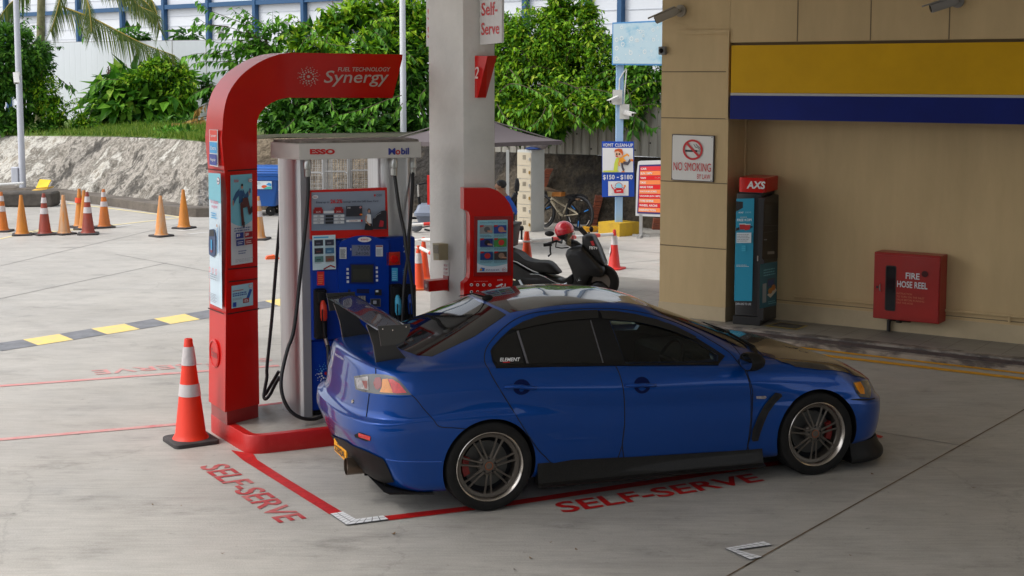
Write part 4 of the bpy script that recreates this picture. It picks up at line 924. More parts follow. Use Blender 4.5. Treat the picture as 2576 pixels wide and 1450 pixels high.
# ---- doors, seams
dr = [ZK(20, 880), ZK(60, 960), ZK(150, 1110), ZK(250, 1270), (1345, 1120), (1372, 1150), (1400, 1172), (1470, 1174), (1562, 1168), (1565, 1120), ZK(1388, 1450), ZK(1388, 1250), ZK(1375, 1080), ZK(1340, 940), ZK(1300, 852), ZK(700, 862), ZK(90, 880)]
df = [ZK(1300, 852), ZK(1340, 940), ZK(1375, 1080), ZK(1388, 1250), ZK(1388, 1450), (1565, 1120), (1563, 1168), (1700, 1157), (1870, 1140), (1880, 1120), (1888, 1060), (1889, 1000), (1884, 960), (1872, 928), (1860, 926), (1750, 926), (1650, 926)]
for nm, P, hp in (('rear_door', dr, ((175, 1070), (500, 1075), (355, 1065))), ('front_door', df, ((1395, 1050), (1700, 1050), (1565, 1045)))):
    m_ = MB(); patch(m_, P, .0015, CARB, 14); n_ = len(P)
    k = [i for i in range(n_)]
    edge = P[:11] if nm == 'rear_door' else P[0:14]
    seam_px(m_, edge, .004, SEAM, .0015, False, 3); d_ = m_.build(nm, None, car, 40)
    m_ = MB(); hc, hn = hit_s(*ZK(*hp[2])); 
    for sgn in (1,):
        q = []
        for t in range(9):
            f = t / 8; h, n2 = hit_s(*ZK(hp[0][0] + (hp[1][0] - hp[0][0]) * f, hp[0][1] + (hp[1][1] - hp[0][1]) * f)); q.append(h + n2 * (.012 + .020 * math.sin(math.pi * f)))
        m_.tube([(p.x, p.y * sgn, p.z) for p in q], [.010, .014, .015, .015, .015, .015, .015, .014, .010], 10, CARB)
        u = Vector((1, 0, 0)); v_ = hn.cross(u).normalized(); cc = []
        for k in range(20):
            t = 2 * math.pi * k / 20; p0_ = hc + u * .066 * math.cos(t) + v_ * .062 * math.sin(t); r = BV.ray_cast(p0_ + Vector((0, -.3, 0)), Vector((0, 1, 0))); p = r[0] + r[1] * .003; cc.append((p.x, p.y * sgn, p.z))
        pc = hc + hn * .004; m_.add(cc + [(pc.x, pc.y * sgn, pc.z)], [(k, (k + 1) % 20, 20) for k in range(20)], mat('recess_shade_blue', (.001, .007, .06), .5, spec=.1))  # flat disc, the recess shade is put into a darker blue
    m_.build('handle', None, d_, 40)
# black belt moulding
m_ = MB(); seam_px(m_, [ZK(95, 868), ZK(700, 856), ZK(1300, 848), ZK(2000, 842), ZK(2330, 842)], .008, SATB, .003); m_.build('belt_moulding', None, car)
# other panel gaps, plus an edge highlight painted in lighter blue
m_ = MB()
seam_px(m_, [ZK(20, 880), ZK(-20, 800), ZK(-5, 680), ZK(80, 560), ZK(230, 420), ZK(420, 330), ZK(700, 290), ZK(1100, 272), ZK(1400, 285), ZK(1700, 345), ZK(2000, 455), ZK(2250, 590), ZK(2450, 720), ZK(2560, 860)], .0035)
seam_px(m_, [ZR2(690, 875), ZR2(690, 930)], .0035); seam_px(m_, [ZR2(625, 1130), ZR2(610, 1250), ZR2(595, 1360)], .0035)
seam_px(m_, [ZR2(1050, 1145), ZR2(1100, 1190), ZR3(1170, 380), ZR3(1270, 490), ZR3(1330, 560), ZR3(1480, 572), ZR3(1600, 582)], .003)
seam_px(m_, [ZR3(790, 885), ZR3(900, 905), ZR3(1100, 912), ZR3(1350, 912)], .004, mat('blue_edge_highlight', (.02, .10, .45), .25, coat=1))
seam_px(m_, [(1888, 925), ZF(660, 520), ZF(695, 640), ZF(705, 720), ZF(690, 1000), ZF(655, 1160)], .0035)
seam_px(m_, [ZF(640, 440), ZF(560, 330), ZF(480, 260)], .003, SEAM, .001, False, 2)
m_.build('panel_gap', None, car)
# ---- roof, rear window, windscreen, bonnet
rf = [(.30, .47), (.45, .50), (.9, .505), (1.30, .49), (1.40, .47), (1.46, .3), (1.49, 0), (1.46, -.3), (1.40, -.47), (1.30, -.49), (.9, -.505), (.45, -.50), (.30, -.47), (.26, -.25), (.245, 0), (.26, .25)]
m_ = MB(); patch_top(m_, rf, .002, GLBK); m_.build('roof_panel', None, car, 40)
rg = [(.27, .47), (.235, .25), (.22, 0), (.235, -.25), (.27, -.47), (.0, -.57), (-.34, -.62), (-.42, -.52), (-.475, -.3), (-.49, 0), (-.475, .3), (-.42, .52), (-.34, .62), (.0, .57)]
m_ = MB(); patch_top(m_, rg, .002, TINT); m_.build('rear_windscreen', None, car, 40)
ws = [(1.44, .46), (1.50, .25), (1.52, 0), (1.50, -.25), (1.44, -.46), (1.75, -.535), (2.06, -.60), (2.22, -.55), (2.33, -.3), (2.37, 0), (2.33, .3), (2.22, .55), (2.06, .60), (1.75, .535)]
m_ = MB(); patch_top(m_, ws, .001, FGL); m_.build('windscreen', None, car, 40)
hs_ = [hit_s(*ZF(*q_))[0] for q_ in ((850, 415), (940, 450), (1050, 487), (1250, 512), (1400, 522), (1530, 560), (1620, 585))]
0 and print('HOOD', [(round(h.x, 2), round(h.y, 2), round(h.z, 2)) for h in hs_])
hsx = [(2.30, -.64)] + [(h.x, h.y) for h in hs_ if 2.3 < h.x < 3.36 and h.y < -.2]
hd = [(2.40, 0), (2.37, -.35)] + hsx + [(3.385, -.12), (3.39, 0)]; hd = hd + [(x, -y) for x, y in hd[-2:0:-1]]
m_ = MB(); patch_top(m_, hd, .006, mat('carbon_bonnet', (.030, .024, .020), .25, coat=1, var=.3, scale=160), .03); bo = m_.build('bonnet', None, car, 40)
m_ = MB()
for y0 in (-.32, .32): patch_top(m_, [(2.72, y0 - .1), (2.72, y0 + .1), (2.86, y0 + .09), (2.86, y0 - .09)], .006, SATB, .05)
m_.build('vent', None, bo)
m_ = MB(); patch_top(m_, [(2.36, -.45), (2.40, -.2), (2.41, 0), (2.40, .2), (2.36, .45), (2.27, .62), (2.24, .56), (2.33, .3), (2.37, 0), (2.33, -.3), (2.24, -.56), (2.27, -.62)], .006, SATB, .05); m_.build('cowl', None, car)
# ---- tail lamp, reflector, badges
tl_o = [ZR2(475, 955), ZR2(560, 938), ZR2(680, 930), ZR2(800, 940), ZR2(890, 965), ZR2(940, 1010), ZR2(1000, 1080), ZR2(1052, 1143), ZR2(960, 1145), ZR2(840, 1140), ZR2(700, 1132), ZR2(560, 1108), ZR2(492, 1085), ZR2(480, 1030)]
m_ = MB(); patch(m_, tl_o, .004, mat('lamp_housing', (.045, .045, .05), .12, coat=1), 6); tlm = m_.build('tail_lamp', None, car, 40)
def lens(P, mt, off=.006): 
    mm = MB(); patch(mm, [ZR2(*p) for p in P], off, mt, 5); return mm.build('lens', None, tlm, 40)
LR = mat('red_lens', (.62, .012, .010), .1, coat=1, var=.25, scale=60); LA = mat('amber_lens', (.75, .25, .01), .12, coat=1, var=.2, scale=50); LC = mat('clear_lens', (.30, .28, .29), .10, coat=1, var=.5, scale=30)
lens([(815, 985), (860, 985), (930, 1030), (1000, 1120), (900, 1128), (860, 1120), (840, 1040)], LR); lens([(760, 985), (812, 980), (838, 1045), (865, 1125), (735, 1115), (755, 1060)], LA)
lens([(690, 970), (740, 965), (755, 1010), (750, 1060), (715, 1092), (690, 1080), (670, 1020)], mat('deep_red_lens', (.25, .012, .012), .1, coat=1)); lens([(490, 975), (620, 955), (625, 1095), (510, 1075)], LC)
lens([(560, 1000), (612, 1000), (612, 1080), (590, 1080)], mat('deep_red_lens2', (.22, .02, .02), .1, coat=1), .008)
m_ = MB(); patch(m_, [ZR3(478, 640), ZR3(530, 615), ZR3(640, 655), ZR3(640, 700), ZR3(600, 706), ZR3(484, 665)], .003, SEAM, 5); rfl = m_.build('reflector', None, car, 40)
m_ = MB(); patch(m_, [ZR3(520, 622), ZR3(640, 658), ZR3(636, 698), ZR3(522, 660)], .005, LR, 5); m_.build('lens', None, rfl)
h, n_ = hit_s(*ZR2(462, 1208)); m_ = MB(); m_.lathe([(.001, .008), (.014, .008), (.016, 0)], 14, (0, 0, 0), LIP, 'x', True); o = m_.build('boot_lock', None, car); o.location = h; o.rotation_euler = n_.to_track_quat('X', 'Z').to_euler()
for k, (q4) in enumerate((((290, 745), (370, 795), (370, 770), (290, 722)),)):
    P = [hit_s(*ZR2(*p)) for p in q4]; Art(bil([tuple(h + n_ * .004) for h, n_ in P]), (mm := MB()), .001).text('EVOLUTION', 0, 0, 1, 1, ink(200, 200, 205), .01); mm.build('badge', None, car)
# ---- rear diffuser, plate, exhaust
m_ = MB(); patch(m_, [ZR3(195, 590), ZR3(270, 650), ZR3(400, 700), ZR3(460, 745), ZR3(600, 800), ZR3(770, 880), ZR3(800, 930), ZR3(880, 1110), ZR3(800, 1120), ZR3(640, 1090), ZR3(430, 970), ZR3(300, 880), ZR3(235, 800), ZR3(205, 720)], .008, SATB, 8, (), False); m_.build('diffuser_panel', None, car, 50)
m_ = MB()
for y0 in (-.62, -.52, -.42, -.28, .28, .42, .52, .62): m_.prism([(-.86 + abs(y0) * .18, y0, .42), (-.80 + abs(y0) * .18, y0, .17), (-.45, y0, .15), (-.45, y0, .3)], (0, .012, 0), SATB)
m_.prism([(-.74, -.78, .185), (-.70, -.78, .165), (-.40, -.84, .15), (-.40, -.84, .165)], (0, 1.58, 0), SATB); m_.build('diffuser_fins', None, car)
pq = [hit_s(*ZR3(*p))[0] for p in ((275, 800), (390, 912), (392, 703), (268, 645))]
cen = sum((Vector(p) for p in pq), Vector()) / 4
nrm = Vector((-1, -.0, .05)).normalized()
def pl_pt(px, py):
    d = Vector(KF.l(CAM + ray(px, py))) - CAMC; t = (cen + nrm * .012 - CAMC).dot(nrm) / d.dot(nrm); return CAMC + d * t
pq = [pl_pt(*ZR3(*p)) for p in ((275, 800), (390, 912), (392, 703), (268, 645))]
m_ = MB(); m_.prism([tuple(p) for p in pq], tuple(-nrm * .01), ink(240, 165, 25)); a = Art(bil(pq), m_, .002); a.text('SBV', .28, .56, .84, .92, BLK, .02); a.text('2282A', .08, .10, .92, .46, BLK, .02); m_.build('number_plate', None, car)
ex0 = hit_s(*ZR3(490, 1010))[0]
m_ = MB(); pe = Vector((-.90, ex0.y, .265)); m_.lathe([(.058, 0), (.062, .0), (.062, .16), (.055, .17), (.055, .02), (.002, .16)], 22, (0, 0, 0), mat('burnt_steel_pipe', (.16, .12, .09), .35, metal=.9), 'x'); o = m_.build('exhaust_pipe', None, car, 40); o.location = pe
# ---- side skirt, front lip, fender vent, marker
for sg in (-1, 1):
    sec = [(.80, .15), (.925, .135), (.930, .147), (.893, .160), (.884, .20), (.872, .26), (.866, .30), (.80, .30)]
    R_ = []
    for x, dz_ in ((.36, .07), (.40, .05), (.5, .015), (1.2, -.02), (1.9, -.045), (2.10, -.05), (2.16, -.03), (2.18, -.02)):
        R_.append([(x, sg * y, z + (dz_ if z > .25 else (.012 - .0115 * x))) for y, z in sec])
    m_ = MB(); m_.loft(R_, mat('carbon_skirt', (.013, .0115, .0105), .4, coat=.12, spec=.2, var=.4, scale=90)); m_.build('side_skirt', None, car, 35)
lipc = []
for k in range(25):
    t = -math.pi / 2 + math.pi * k / 24; lipc.append((2.96 + .515 * max(0, math.cos(t)) ** .8, .86 * math.copysign(abs(math.sin(t)) ** .80, math.sin(t))))
def lipring(g, z): return [(x + g * (x - 2.9) / .6, y * (1 + .02 * g / .05), z) for x, y in lipc]
m_ = MB(); m_.loft([lipring(-.03, .075), lipring(.055, .06), lipring(.065, .075), lipring(.060, .10), lipring(.030, .13), lipring(.0, .18), lipring(-.02, .22), lipring(-.08, .225)], SATB); m_.build('front_lip', None, car, 40)
vt = [ZF(690, 1065), ZF(700, 990), ZF(740, 890), ZF(790, 800), ZF(840, 735), ZF(885, 690), ZF(930, 700), ZF(940, 720), ZF(890, 770), ZF(830, 850), ZF(795, 930), ZF(765, 1010), ZF(745, 1080), ZF(700, 1085)]
m_ = MB(); patch(m_, vt, .010, CARBON, 6); fv = m_.build('fender_vent', None, car, 40)
m_ = MB()
for P in (((800, 825), (850, 760), (890, 715), (908, 720), (880, 755), (835, 815), (815, 835)), ((715, 1050), (725, 990), (750, 920), (775, 895), (780, 910), (760, 985), (745, 1050))): patch(m_, [ZF(*p) for p in P], .013, SEAM, 5)
m_.build('slot', None, fv)
m_ = MB(); patch(m_, [ZF(730, 720), ZF(805, 718), ZF(815, 730), ZF(800, 742), ZF(733, 740)], .006, LC, 5); m_.build('side_marker', None, car)
# ---- headlamp and front grille
m_ = MB(); patch(m_, [ZF(1512, 612), ZF(1560, 600), ZF(1630, 596), ZF(1655, 650), ZF(1660, 700), ZF(1650, 738), ZF(1570, 730), ZF(1540, 690)], .005, mat('headlamp_glass', (.10, .10, .10), .08, coat=1, var=.5, scale=12), 6); hl = m_.build('headlamp', None, car, 40)
m_ = MB(); patch(m_, [ZF(1520, 617), ZF(1570, 608), ZF(1600, 660), ZF(1605, 705), ZF(1572, 702), ZF(1545, 670)], .008, LA, 5); m_.build('lens', None, hl)
m_ = MB(); patch(m_, [ZF(1500, 745), ZF(1560, 742), ZF(1650, 745), ZF(1690, 735), ZF(1690, 745), ZF(1640, 758), ZF(1560, 756), ZF(1500, 752)], .004, SEAM, 5); m_.build('bumper_gap', None, car)
gp = [(.40, .30), (.62, .58), (-.62, .58), (-.40, .30)]
V, F_ = cdt([(-.42, .27), (.42, .27), (.30, .56), (-.30, .56)], .05); m_ = MB(); P = []
for y, z in V:
    r = BV.ray_cast(Vector((6, y, z)), Vector((-1, 0, 0))); P.append(tuple(r[0] + r[1] * .004))
m_.add(P, F_, SATB); m_.build('grille', None, car, 40)
# ---- wing
m_ = MB()
def foil(y, cx, z, c=.225, tilt=.03):
    P = []
    for k in range(18):
        t = 2 * math.pi * k / 18; u = .5 - .5 * math.cos(t); th = .034 * (2.6 * math.sqrt(max(u, 1e-4)) * (1 - u) + .06); s_ = 1 if k < 9 else -1
        x = c * (.5 - u); zz = s_ * th * .5 - .012 * math.sin(math.pi * u); P.append((cx + x, y, z + zz + x * tilt))
    return P
WZ, WX = 1.325, -.665
m_.loft([foil(y, WX - .012 * (1 - (y / .78) ** 2), WZ + .012 * (1 - (y / .78) ** 2)) for y in [-.775 + 1.55 * k / 16 for k in range(17)]], mat('gloss_carbon_wing', (.010, .010, .010), .25, coat=.7, var=.5, scale=120)); wg = m_.build('rear_wing', None, car, 40)
for y0 in (-.785, .775):
    m_ = MB(); m_.prism([(-.775, y0, 1.352), (-.545, y0, 1.352), (-.548, y0, 1.30), (-.585, y0, 1.235), (-.64, y0, 1.215), (-.752, y0, 1.212), (-.765, y0, 1.30)], (0, .010, 0), mat('end_plate_grey', (.030, .029, .028), .4, coat=.2))
    for bx_, bz_ in ((-.74, 1.33), (-.67, 1.318), (-.575, 1.335)): m_.sphere((bx_, y0 + (-.002 if y0 < 0 else .012), bz_), .007, 8, 5, LIP)
    m_.build('end_plate', None, wg)
for y0 in (-.52, .48):
    m_ = MB(); m_.prism([(-.785, y0, 1.315), (-.66, y0, 1.318), (-.60, y0, 1.22), (-.572, y0, 1.15), (-.50, y0, 1.06), (-.43, y0, 1.015), (-.715, y0, 1.005), (-.722, y0, 1.07), (-.737, y0, 1.167), (-.765, y0, 1.26)], (0, .03, 0), mat('wing_stand_grey', (.022, .021, .020), .4, coat=.2))
    m_.box(-.735, -.40, y0 - .035, y0 + .065, .99, 1.038, SATB, .008); m_.build('wing_stand', None, wg)
# ---- aerial, mirrors, wipers
m_ = MB(); hp, hn = hit_s(*ZR2(1790, 180)); m_.sphere(tuple(hp + Vector((.02, 0, .01))), .035, 12, 8, SATB, (1.3, .8, .7)); m_.tube([tuple(hp + Vector((-.01, 0, .02))), tuple(hp + Vector((-.10, -.0, .05))), tuple(hp + Vector((-.21, 0, .035)))], [.008, .005, .003], 6, SATB)
m_.v = [(p[0], p[1], p[2]) for p in m_.v]; m_.build('aerial', None, car, 40)
mc = hit_s(1835, 905)[0]
for sg in (1, -1):
    m_ = MB(); c0 = Vector((2.03, -.86 * sg, .945)); 
    m_.loft([[(c0.x + ox, c0.y + sg * (-.10 + .0 * k) + sg * yy * sc_, c0.z + zz * sc_) for yy, zz in [(math.cos(2 * math.pi * j / 16) * .105, math.sin(2 * math.pi * j / 16) * .07) for j in range(16)]] for k, (ox, sc_) in enumerate(((-.055, .95), (-.03, 1.0), (.02, .95), (.06, .75), (.085, .4)))], SATB)
    m_.tube([(c0.x + .02, c0.y - sg * .02, c0.z - .04), (c0.x + .03, -.74 * sg, .90)], .03, 8, SATB)
    mir = m_.build('wing_mirror', None, car, 45); m_ = MB(); m_.add([(c0.x - .057, c0.y - sg * .10 + math.cos(2 * math.pi * j / 16) * .092, c0.z + math.sin(2 * math.pi * j / 16) * .058) for j in range(16)], [tuple(range(16))], mat('mirror_glass', (.5, .55, .6), .03, metal=1)); m_.build('mirror_glass', None, mir)
for pts in (((2.30, -.50), (2.22, -.15), (2.16, .08)), ((2.36, .10), (2.24, .42), (2.14, .58))):
    m_ = MB(); P = []
    for x, y in pts:
        r = BV.ray_cast(Vector((x, y, 3)), Vector((0, 0, -1))); P.append(tuple(r[0] + r[1] * .02))
    m_.tube(P, [.012, .009, .005], 6, SATB); m_.tube([(p[0] - .0, p[1] + .03, p[2] + .004) for p in P], .006, 6, STEEL); m_.build('wiper', None, car)
# ---- cut wheel arches, cabin and window openings out of the body
def cutter(mb): o = mb.build('cutter'); o.parent = car; return o
cuts = []
for x in (0, WB):
    for sg in (-1, 1):
        m_ = MB(); r_ = .345 if x == 0 else .350; m_.lathe([(.001, sg * .50), (r_, sg * .50), (r_, sg * 1.2), (.001, sg * 1.2)], 56, (x, 0, .322), None, 'y'); cuts.append(cutter(m_))
m_ = MB(); m_.loft([[(x, sg * y_, z) for x, z in P] for sg, y_, P in ((-1, .69, [(.75, .60), (.75, 1.02), (1.0, 1.05), (2.05, .86), (2.25, .6)]), (-1, .55, [(.75, .6), (.75, 1.28), (1.30, 1.26), (2.16, .90), (2.3, .6)]), (-1, .45, [(.75, .6), (.75, 1.32), (1.40, 1.29), (2.25, .90), (2.35, .6)]), (1, .45, [(.75, .6), (.75, 1.32), (1.40, 1.29), (2.25, .90), (2.35, .6)]), (1, .55, [(.75, .6), (.75, 1.28), (1.30, 1.26), (2.16, .90), (2.3, .6)]), (1, .69, [(.75, .60), (.75, 1.02), (1.0, 1.05), (2.05, .86), (2.25, .6)]))]); cuts.append(cutter(m_))
fw3 = [hit_s(*p)[0] for p in fwin]; fc = sum(fw3, Vector()) / len(fw3); fw3 = [fc + (p - fc) * .985 for p in fw3]
m_ = MB(); m_.loft([[(p.x, -1.0, p.z) for p in fw3], [(p.x, 1.0, p.z) for p in fw3]]); cuts.append(cutter(m_))
cx_ = sum(p[0] for p in ws) / len(ws); wsn = Vector((.5, 0, .86)); m_ = MB()
w3 = []
for x, y in ws:
    x, y = cx_ + (x - cx_) * .95, y * .96; r = BV.ray_cast(Vector((x, y, 3)), Vector((0, 0, -1))); w3.append(r[0])
m_.loft([[tuple(p - wsn * .14) for p in w3], [tuple(p + wsn * .15) for p in w3]]); cuts.append(cutter(m_))
bpy.context.view_layer.update()
for c in cuts:
    bm2 = bmesh.new(); bm2.from_mesh(c.data); bmesh.ops.recalc_face_normals(bm2, faces=bm2.faces); bm2.to_mesh(c.data); bm2.free()
    md = body.modifiers.new('cut', 'BOOLEAN'); md.operation = 'DIFFERENCE'; md.object = c; md.solver = 'EXACT'
dg = bpy.context.evaluated_depsgraph_get(); nb = bpy.data.meshes.new_from_object(body.evaluated_get(dg)); body.modifiers.clear(); body.data = nb
for c in cuts: bpy.data.objects.remove(c)
# inner arch and cabin colour
if len(nb.materials) < 2: nb.materials.append(SATB)
for p in nb.polygons:
    c = p.center; p.use_smooth = True
    for x in (0, WB):
        r_ = .345 if x == 0 else .350; rd_ = Vector((c.x - x, 0, c.z - .322)).normalized()
        if (p.normal.dot(rd_) < -.6 or abs(abs(c.y) - .5) < .003) and abs(math.hypot(c.x - x, c.z - .322) - r_) < .006 and abs(c.y) > .5 or (abs(abs(c.y) - .5) < .003 and math.hypot(c.x - x, c.z - .322) < r_): p.material_index = 1
    if .74 < c.x < 2.36 and .59 < c.z < 1.33 and abs(c.y) < .695:
        h = BV.find_nearest(c)
        if h[3] > .012: p.material_index = 1
nb.set_sharp_from_angle(angle=R(40))
# ---- cabin
INT = mat('dark_interior', (.02, .02, .022), .7)
m_ = MB(); m_.box(1.80, 2.22, -.62, .62, .62, .86, INT, .03); m_.box(1.84, 2.0, -.55, -.15, .84, .905, INT, .02); m_.build('dashboard', None, car, 40)
m_ = MB(); cw = Vector((1.66, -.34, .86)); ax = Vector((-.9, 0, .42)).normalized(); u = Vector((0, 1, 0)); v_ = ax.cross(u)
m_.tube([tuple(cw + (u * math.cos(2 * math.pi * k / 24) + v_ * math.sin(2 * math.pi * k / 24)) * .17) for k in range(25)], .015, 8, INT); m_.tube([tuple(cw), tuple(cw - ax * .2)], .03, 8, INT); m_.tube([tuple(cw - u * .17), tuple(cw + u * .17)], .018, 6, INT); m_.build('steering_wheel', None, car, 40)
for y0 in (-.34, .34):
    m_ = MB(); SEAT = mat('seat_cloth', (.025, .025, .027), .8); m_.box(1.02, 1.5, y0 - .24, y0 + .24, .6, .72, SEAT, .05)
    m_.loft([[(x + (z - .65) * -.28, y0 + yy, z) for x, yy in ((1.0, -w_), (1.14, -w_), (1.14, w_), (1.0, w_))] for z, w_ in ((.65, .22), (.9, .24), (1.08, .2), (1.12, .12), (1.24, .12))], SEAT); m_.build('front_seat', None, car, 30)
# ---- wheels
def wheel(x, y, sg):
    w_ = bpy.data.objects.new('wheel', None); COL.objects.link(w_); w_.parent = car; w_.location = (x, y, .322); w_.empty_display_size = .1
    m_ = MB(); m_.lathe([(.238, -.10), (.26, -.115), (.295, -.117), (.313, -.108), (.320, -.085), (.322, 0), (.320, .085), (.313, .108), (.295, .117), (.26, .115), (.238, .10)], 64, (0, 0, 0), TYRE, 'y')
    for k in range(4): m_.lathe([(.3225, -.07 + .045 * k), (.3225, -.064 + .045 * k)], 64, (0, 0, 0), SEAM, 'y')
    m_.build('tyre', None, w_, 35)
    m_ = MB(); m_.lathe([(.239, -.098), (.247, -.108), (.249, -.112), (.245, -.115), (.238, -.110), (.228, -.085)], 64, (0, 0, 0), LIP, 'y'); m_.lathe([(.228, -.085), (.222, -.06), (.216, 0), (.216, .1)], 64, (0, 0, 0), RIM, 'y')
    m_.lathe([(.226, -.074), (.205, -.070), (.200, -.062), (.212, -.05)], 64, (0, 0, 0), RIM, 'y')
    for k in range(7):
        for off in (-.19, .19):
            a0 = 2 * math.pi * k / 7 + .22; P = []
            for rr, aa, dd in ((.055, off * 1.15, -.078), (.10, off * 1.0, -.076), (.16, off * .85, -.070), (.212, off * .88, -.062)):
                t = a0 + aa * (.055 / rr * .35 + .65) ; P.append((rr * math.cos(t), dd, rr * math.sin(t)))
            m_.tube(P, [.0115, .0078, .0072, .010], 6, RIM)
    m_.lathe([(.001, -.085), (.026, -.088), (.032, -.086), (.034, -.08), (.066, -.074), (.075, -.062), (.06, .02)], 28, (0, 0, 0), RIM, 'y')
    m_.lathe([(.024, -.0885), (.031, -.0885)], 24, (0, 0, 0), mat('copper_ring', (.35, .12, .06), .3, metal=.9), 'y')
    for k in range(5): t = 2 * math.pi * k / 5 + .3; m_.lathe([(.001, -.080), (.009, -.079), (.009, -.07)], 10, (.052 * math.cos(t), 0, .052 * math.sin(t)), SEAM, 'y')
    m_.build('rim', None, w_, 40)
    m_ = MB(); m_.lathe([(.05, -.01), (.165, -.01), (.165, .018), (.05, .018)], 48, (0, 0, 0), DISC, 'y'); m_.build('brake_disc', None, w_, 40)
    m_ = MB(); s_ = -1 if x == 0 else 1
    arc = [(r_ * math.cos(t), r_ * math.sin(t)) for r_, ts in ((.182, range(5)), (.135, range(4, -1, -1))) for t in [(math.pi if s_ < 0 else 0) + (-.42 + .21 * q) for q in ts]]
    m_.prism([(a_, -.035, b_) for a_, b_ in arc], (0, .09, 0), CALI); m_.build('caliper', None, w_, 30)
    m_ = MB(); m_.lathe([(.001, .03), (.21, .03), (.21, .05), (.001, .05)], 32, (0, 0, 0), SEAM, 'y'); m_.build('backing_plate', None, w_)
    if sg > 0: w_.rotation_euler = (0, 0, math.pi)
    return w_
for x in (0, WB):
    for sg in (-1, 1): wheel(x, sg * .775, sg)
m_ = MB(); m_.box(-.6, 3.0, -.5, .5, .20, .30, SEAM); m_.box(-.3, .3, -.66, .66, .3, .34, SEAM); m_.build('underbody', None, car)

# ---- the left-hand side mirrors the right
def mirb(o, parent=None):
    me = o.data.copy(); me.name = o.data.name
    me.transform(Matrix.Scale(-1, 4, (0, 1, 0))); me.flip_normals()
    c = bpy.data.objects.new(o.name.split('.')[0], me); COL.objects.link(c); c.parent = parent or o.parent; return c
for o in list(car.children):
    if o.name.split('.')[0] in ('window_surround', 'rear_window', 'quarter_window', 'front_window', 'rain_visor', 'window_trim', 'rear_door', 'front_door', 'belt_moulding', 'panel_gap', 'tail_lamp', 'reflector', 'fender_vent', 'side_marker', 'headlamp', 'bumper_gap'):
        c = mirb(o)
        for ch in list(o.children): mirb(ch, c)
# ================================================================== CONES AND BARRIER POLES
def cmat(name, rgb, dirty=.35): return mat(name, rgb, .5, rgb2=tuple(v * (1 - dirty) + .05 * dirty for v in rgb), scale=5, thr=(.35, .6), stretch=(1, 1, .35), bump=.05)
ORG = cmat('orange_cone_plastic', (.60, .16, .01)); BRO = cmat('bright_orange_cone', (.72, .065, .008), .12); DRC = cmat('dark_red_cone', (.30, .035, .012)); YOR = cmat('yellow_orange_cone', (.58, .20, .012), .3); PALE = mat('bleached_orange_cone', (.60, .21, .02), .6, rgb2=(.50, .30, .17), scale=7, thr=(.4, .62), stretch=(2, 2, .2)); RDC = cmat('red_cone_plastic', (.60, .02, .012), .15)
BAND = mat('reflective_band', (.54, .50, .50), .4, var=.08, scale=20); CBASE = mat('cone_rubber_base', (.045, .04, .04), .8, var=.3, scale=8); OBASE = cmat('orange_cone_base', (.6, .10, .01))
CONES = {}; BRN_ = cmat('red_orange_cone', (.78, .030, .004), .08)
def cone(label, px, pyb, pyt, cm, bands=(), bm_=None, h=None, group=None, turn=0, rb=.138, rt=.032, bs=.21):
    p = G(px, pyb); q = AY(px, pyt, p.y); H = h or q.z
    t = thing('traffic_cone', label, 'traffic cone', p, turn, group); s = H / .87; rb_, rt_ = rb * s, rt * s; bm_ = bm_ or CBASE
    m_ = MB(); m_.loft([rrect(-bs * s, bs * s, -bs * s, bs * s, .05 * s, 4, z) for z in (0, .03 * s)] + [rrect(-bs * s * .95, bs * s * .95, -bs * s * .95, bs * s * .95, .05 * s, 4, .038 * s)], bm_); m_.build('base', None, t, 40)
    rad = lambda z: rb_ + (rt_ - rb_) * (z / H)
    m_ = MB(); m_.lathe([(rb_ * 1.12, .036 * s), (rb_ * 1.03, .055 * s), (rad(.08 * s), .08 * s), (rad(H * .75), H * .75), (rad(H * .75) * .95, H * .752), (rt_, H - .006), (rt_ * .9, H), (rt_ * .6, H), (rt_ * .5, H - .05)], 28, (0, 0, 0), cm); m_.build('body', None, t, 40)
    for z0, z1 in bands:
        m_ = MB(); m_.lathe([(rad(z0 * H) + .001, z0 * H), (rad(z0 * H) + .004, z0 * H), (rad(z1 * H) + .004, z1 * H), (rad(z1 * H) + .001, z1 * H)], 28, (0, 0, 0), BAND); m_.build('band', None, t, 50)
    return t
cone('bright orange cone with two grey bands standing beside the red arched totem', 480, 1112, 852, BRN_, ((.455, .57), (.75, .925)), None, None, None, .55, .135, .033, .19)
GF = 'cones standing on the far forecourt'
B2 = ((.51, .65), (.77, .90))
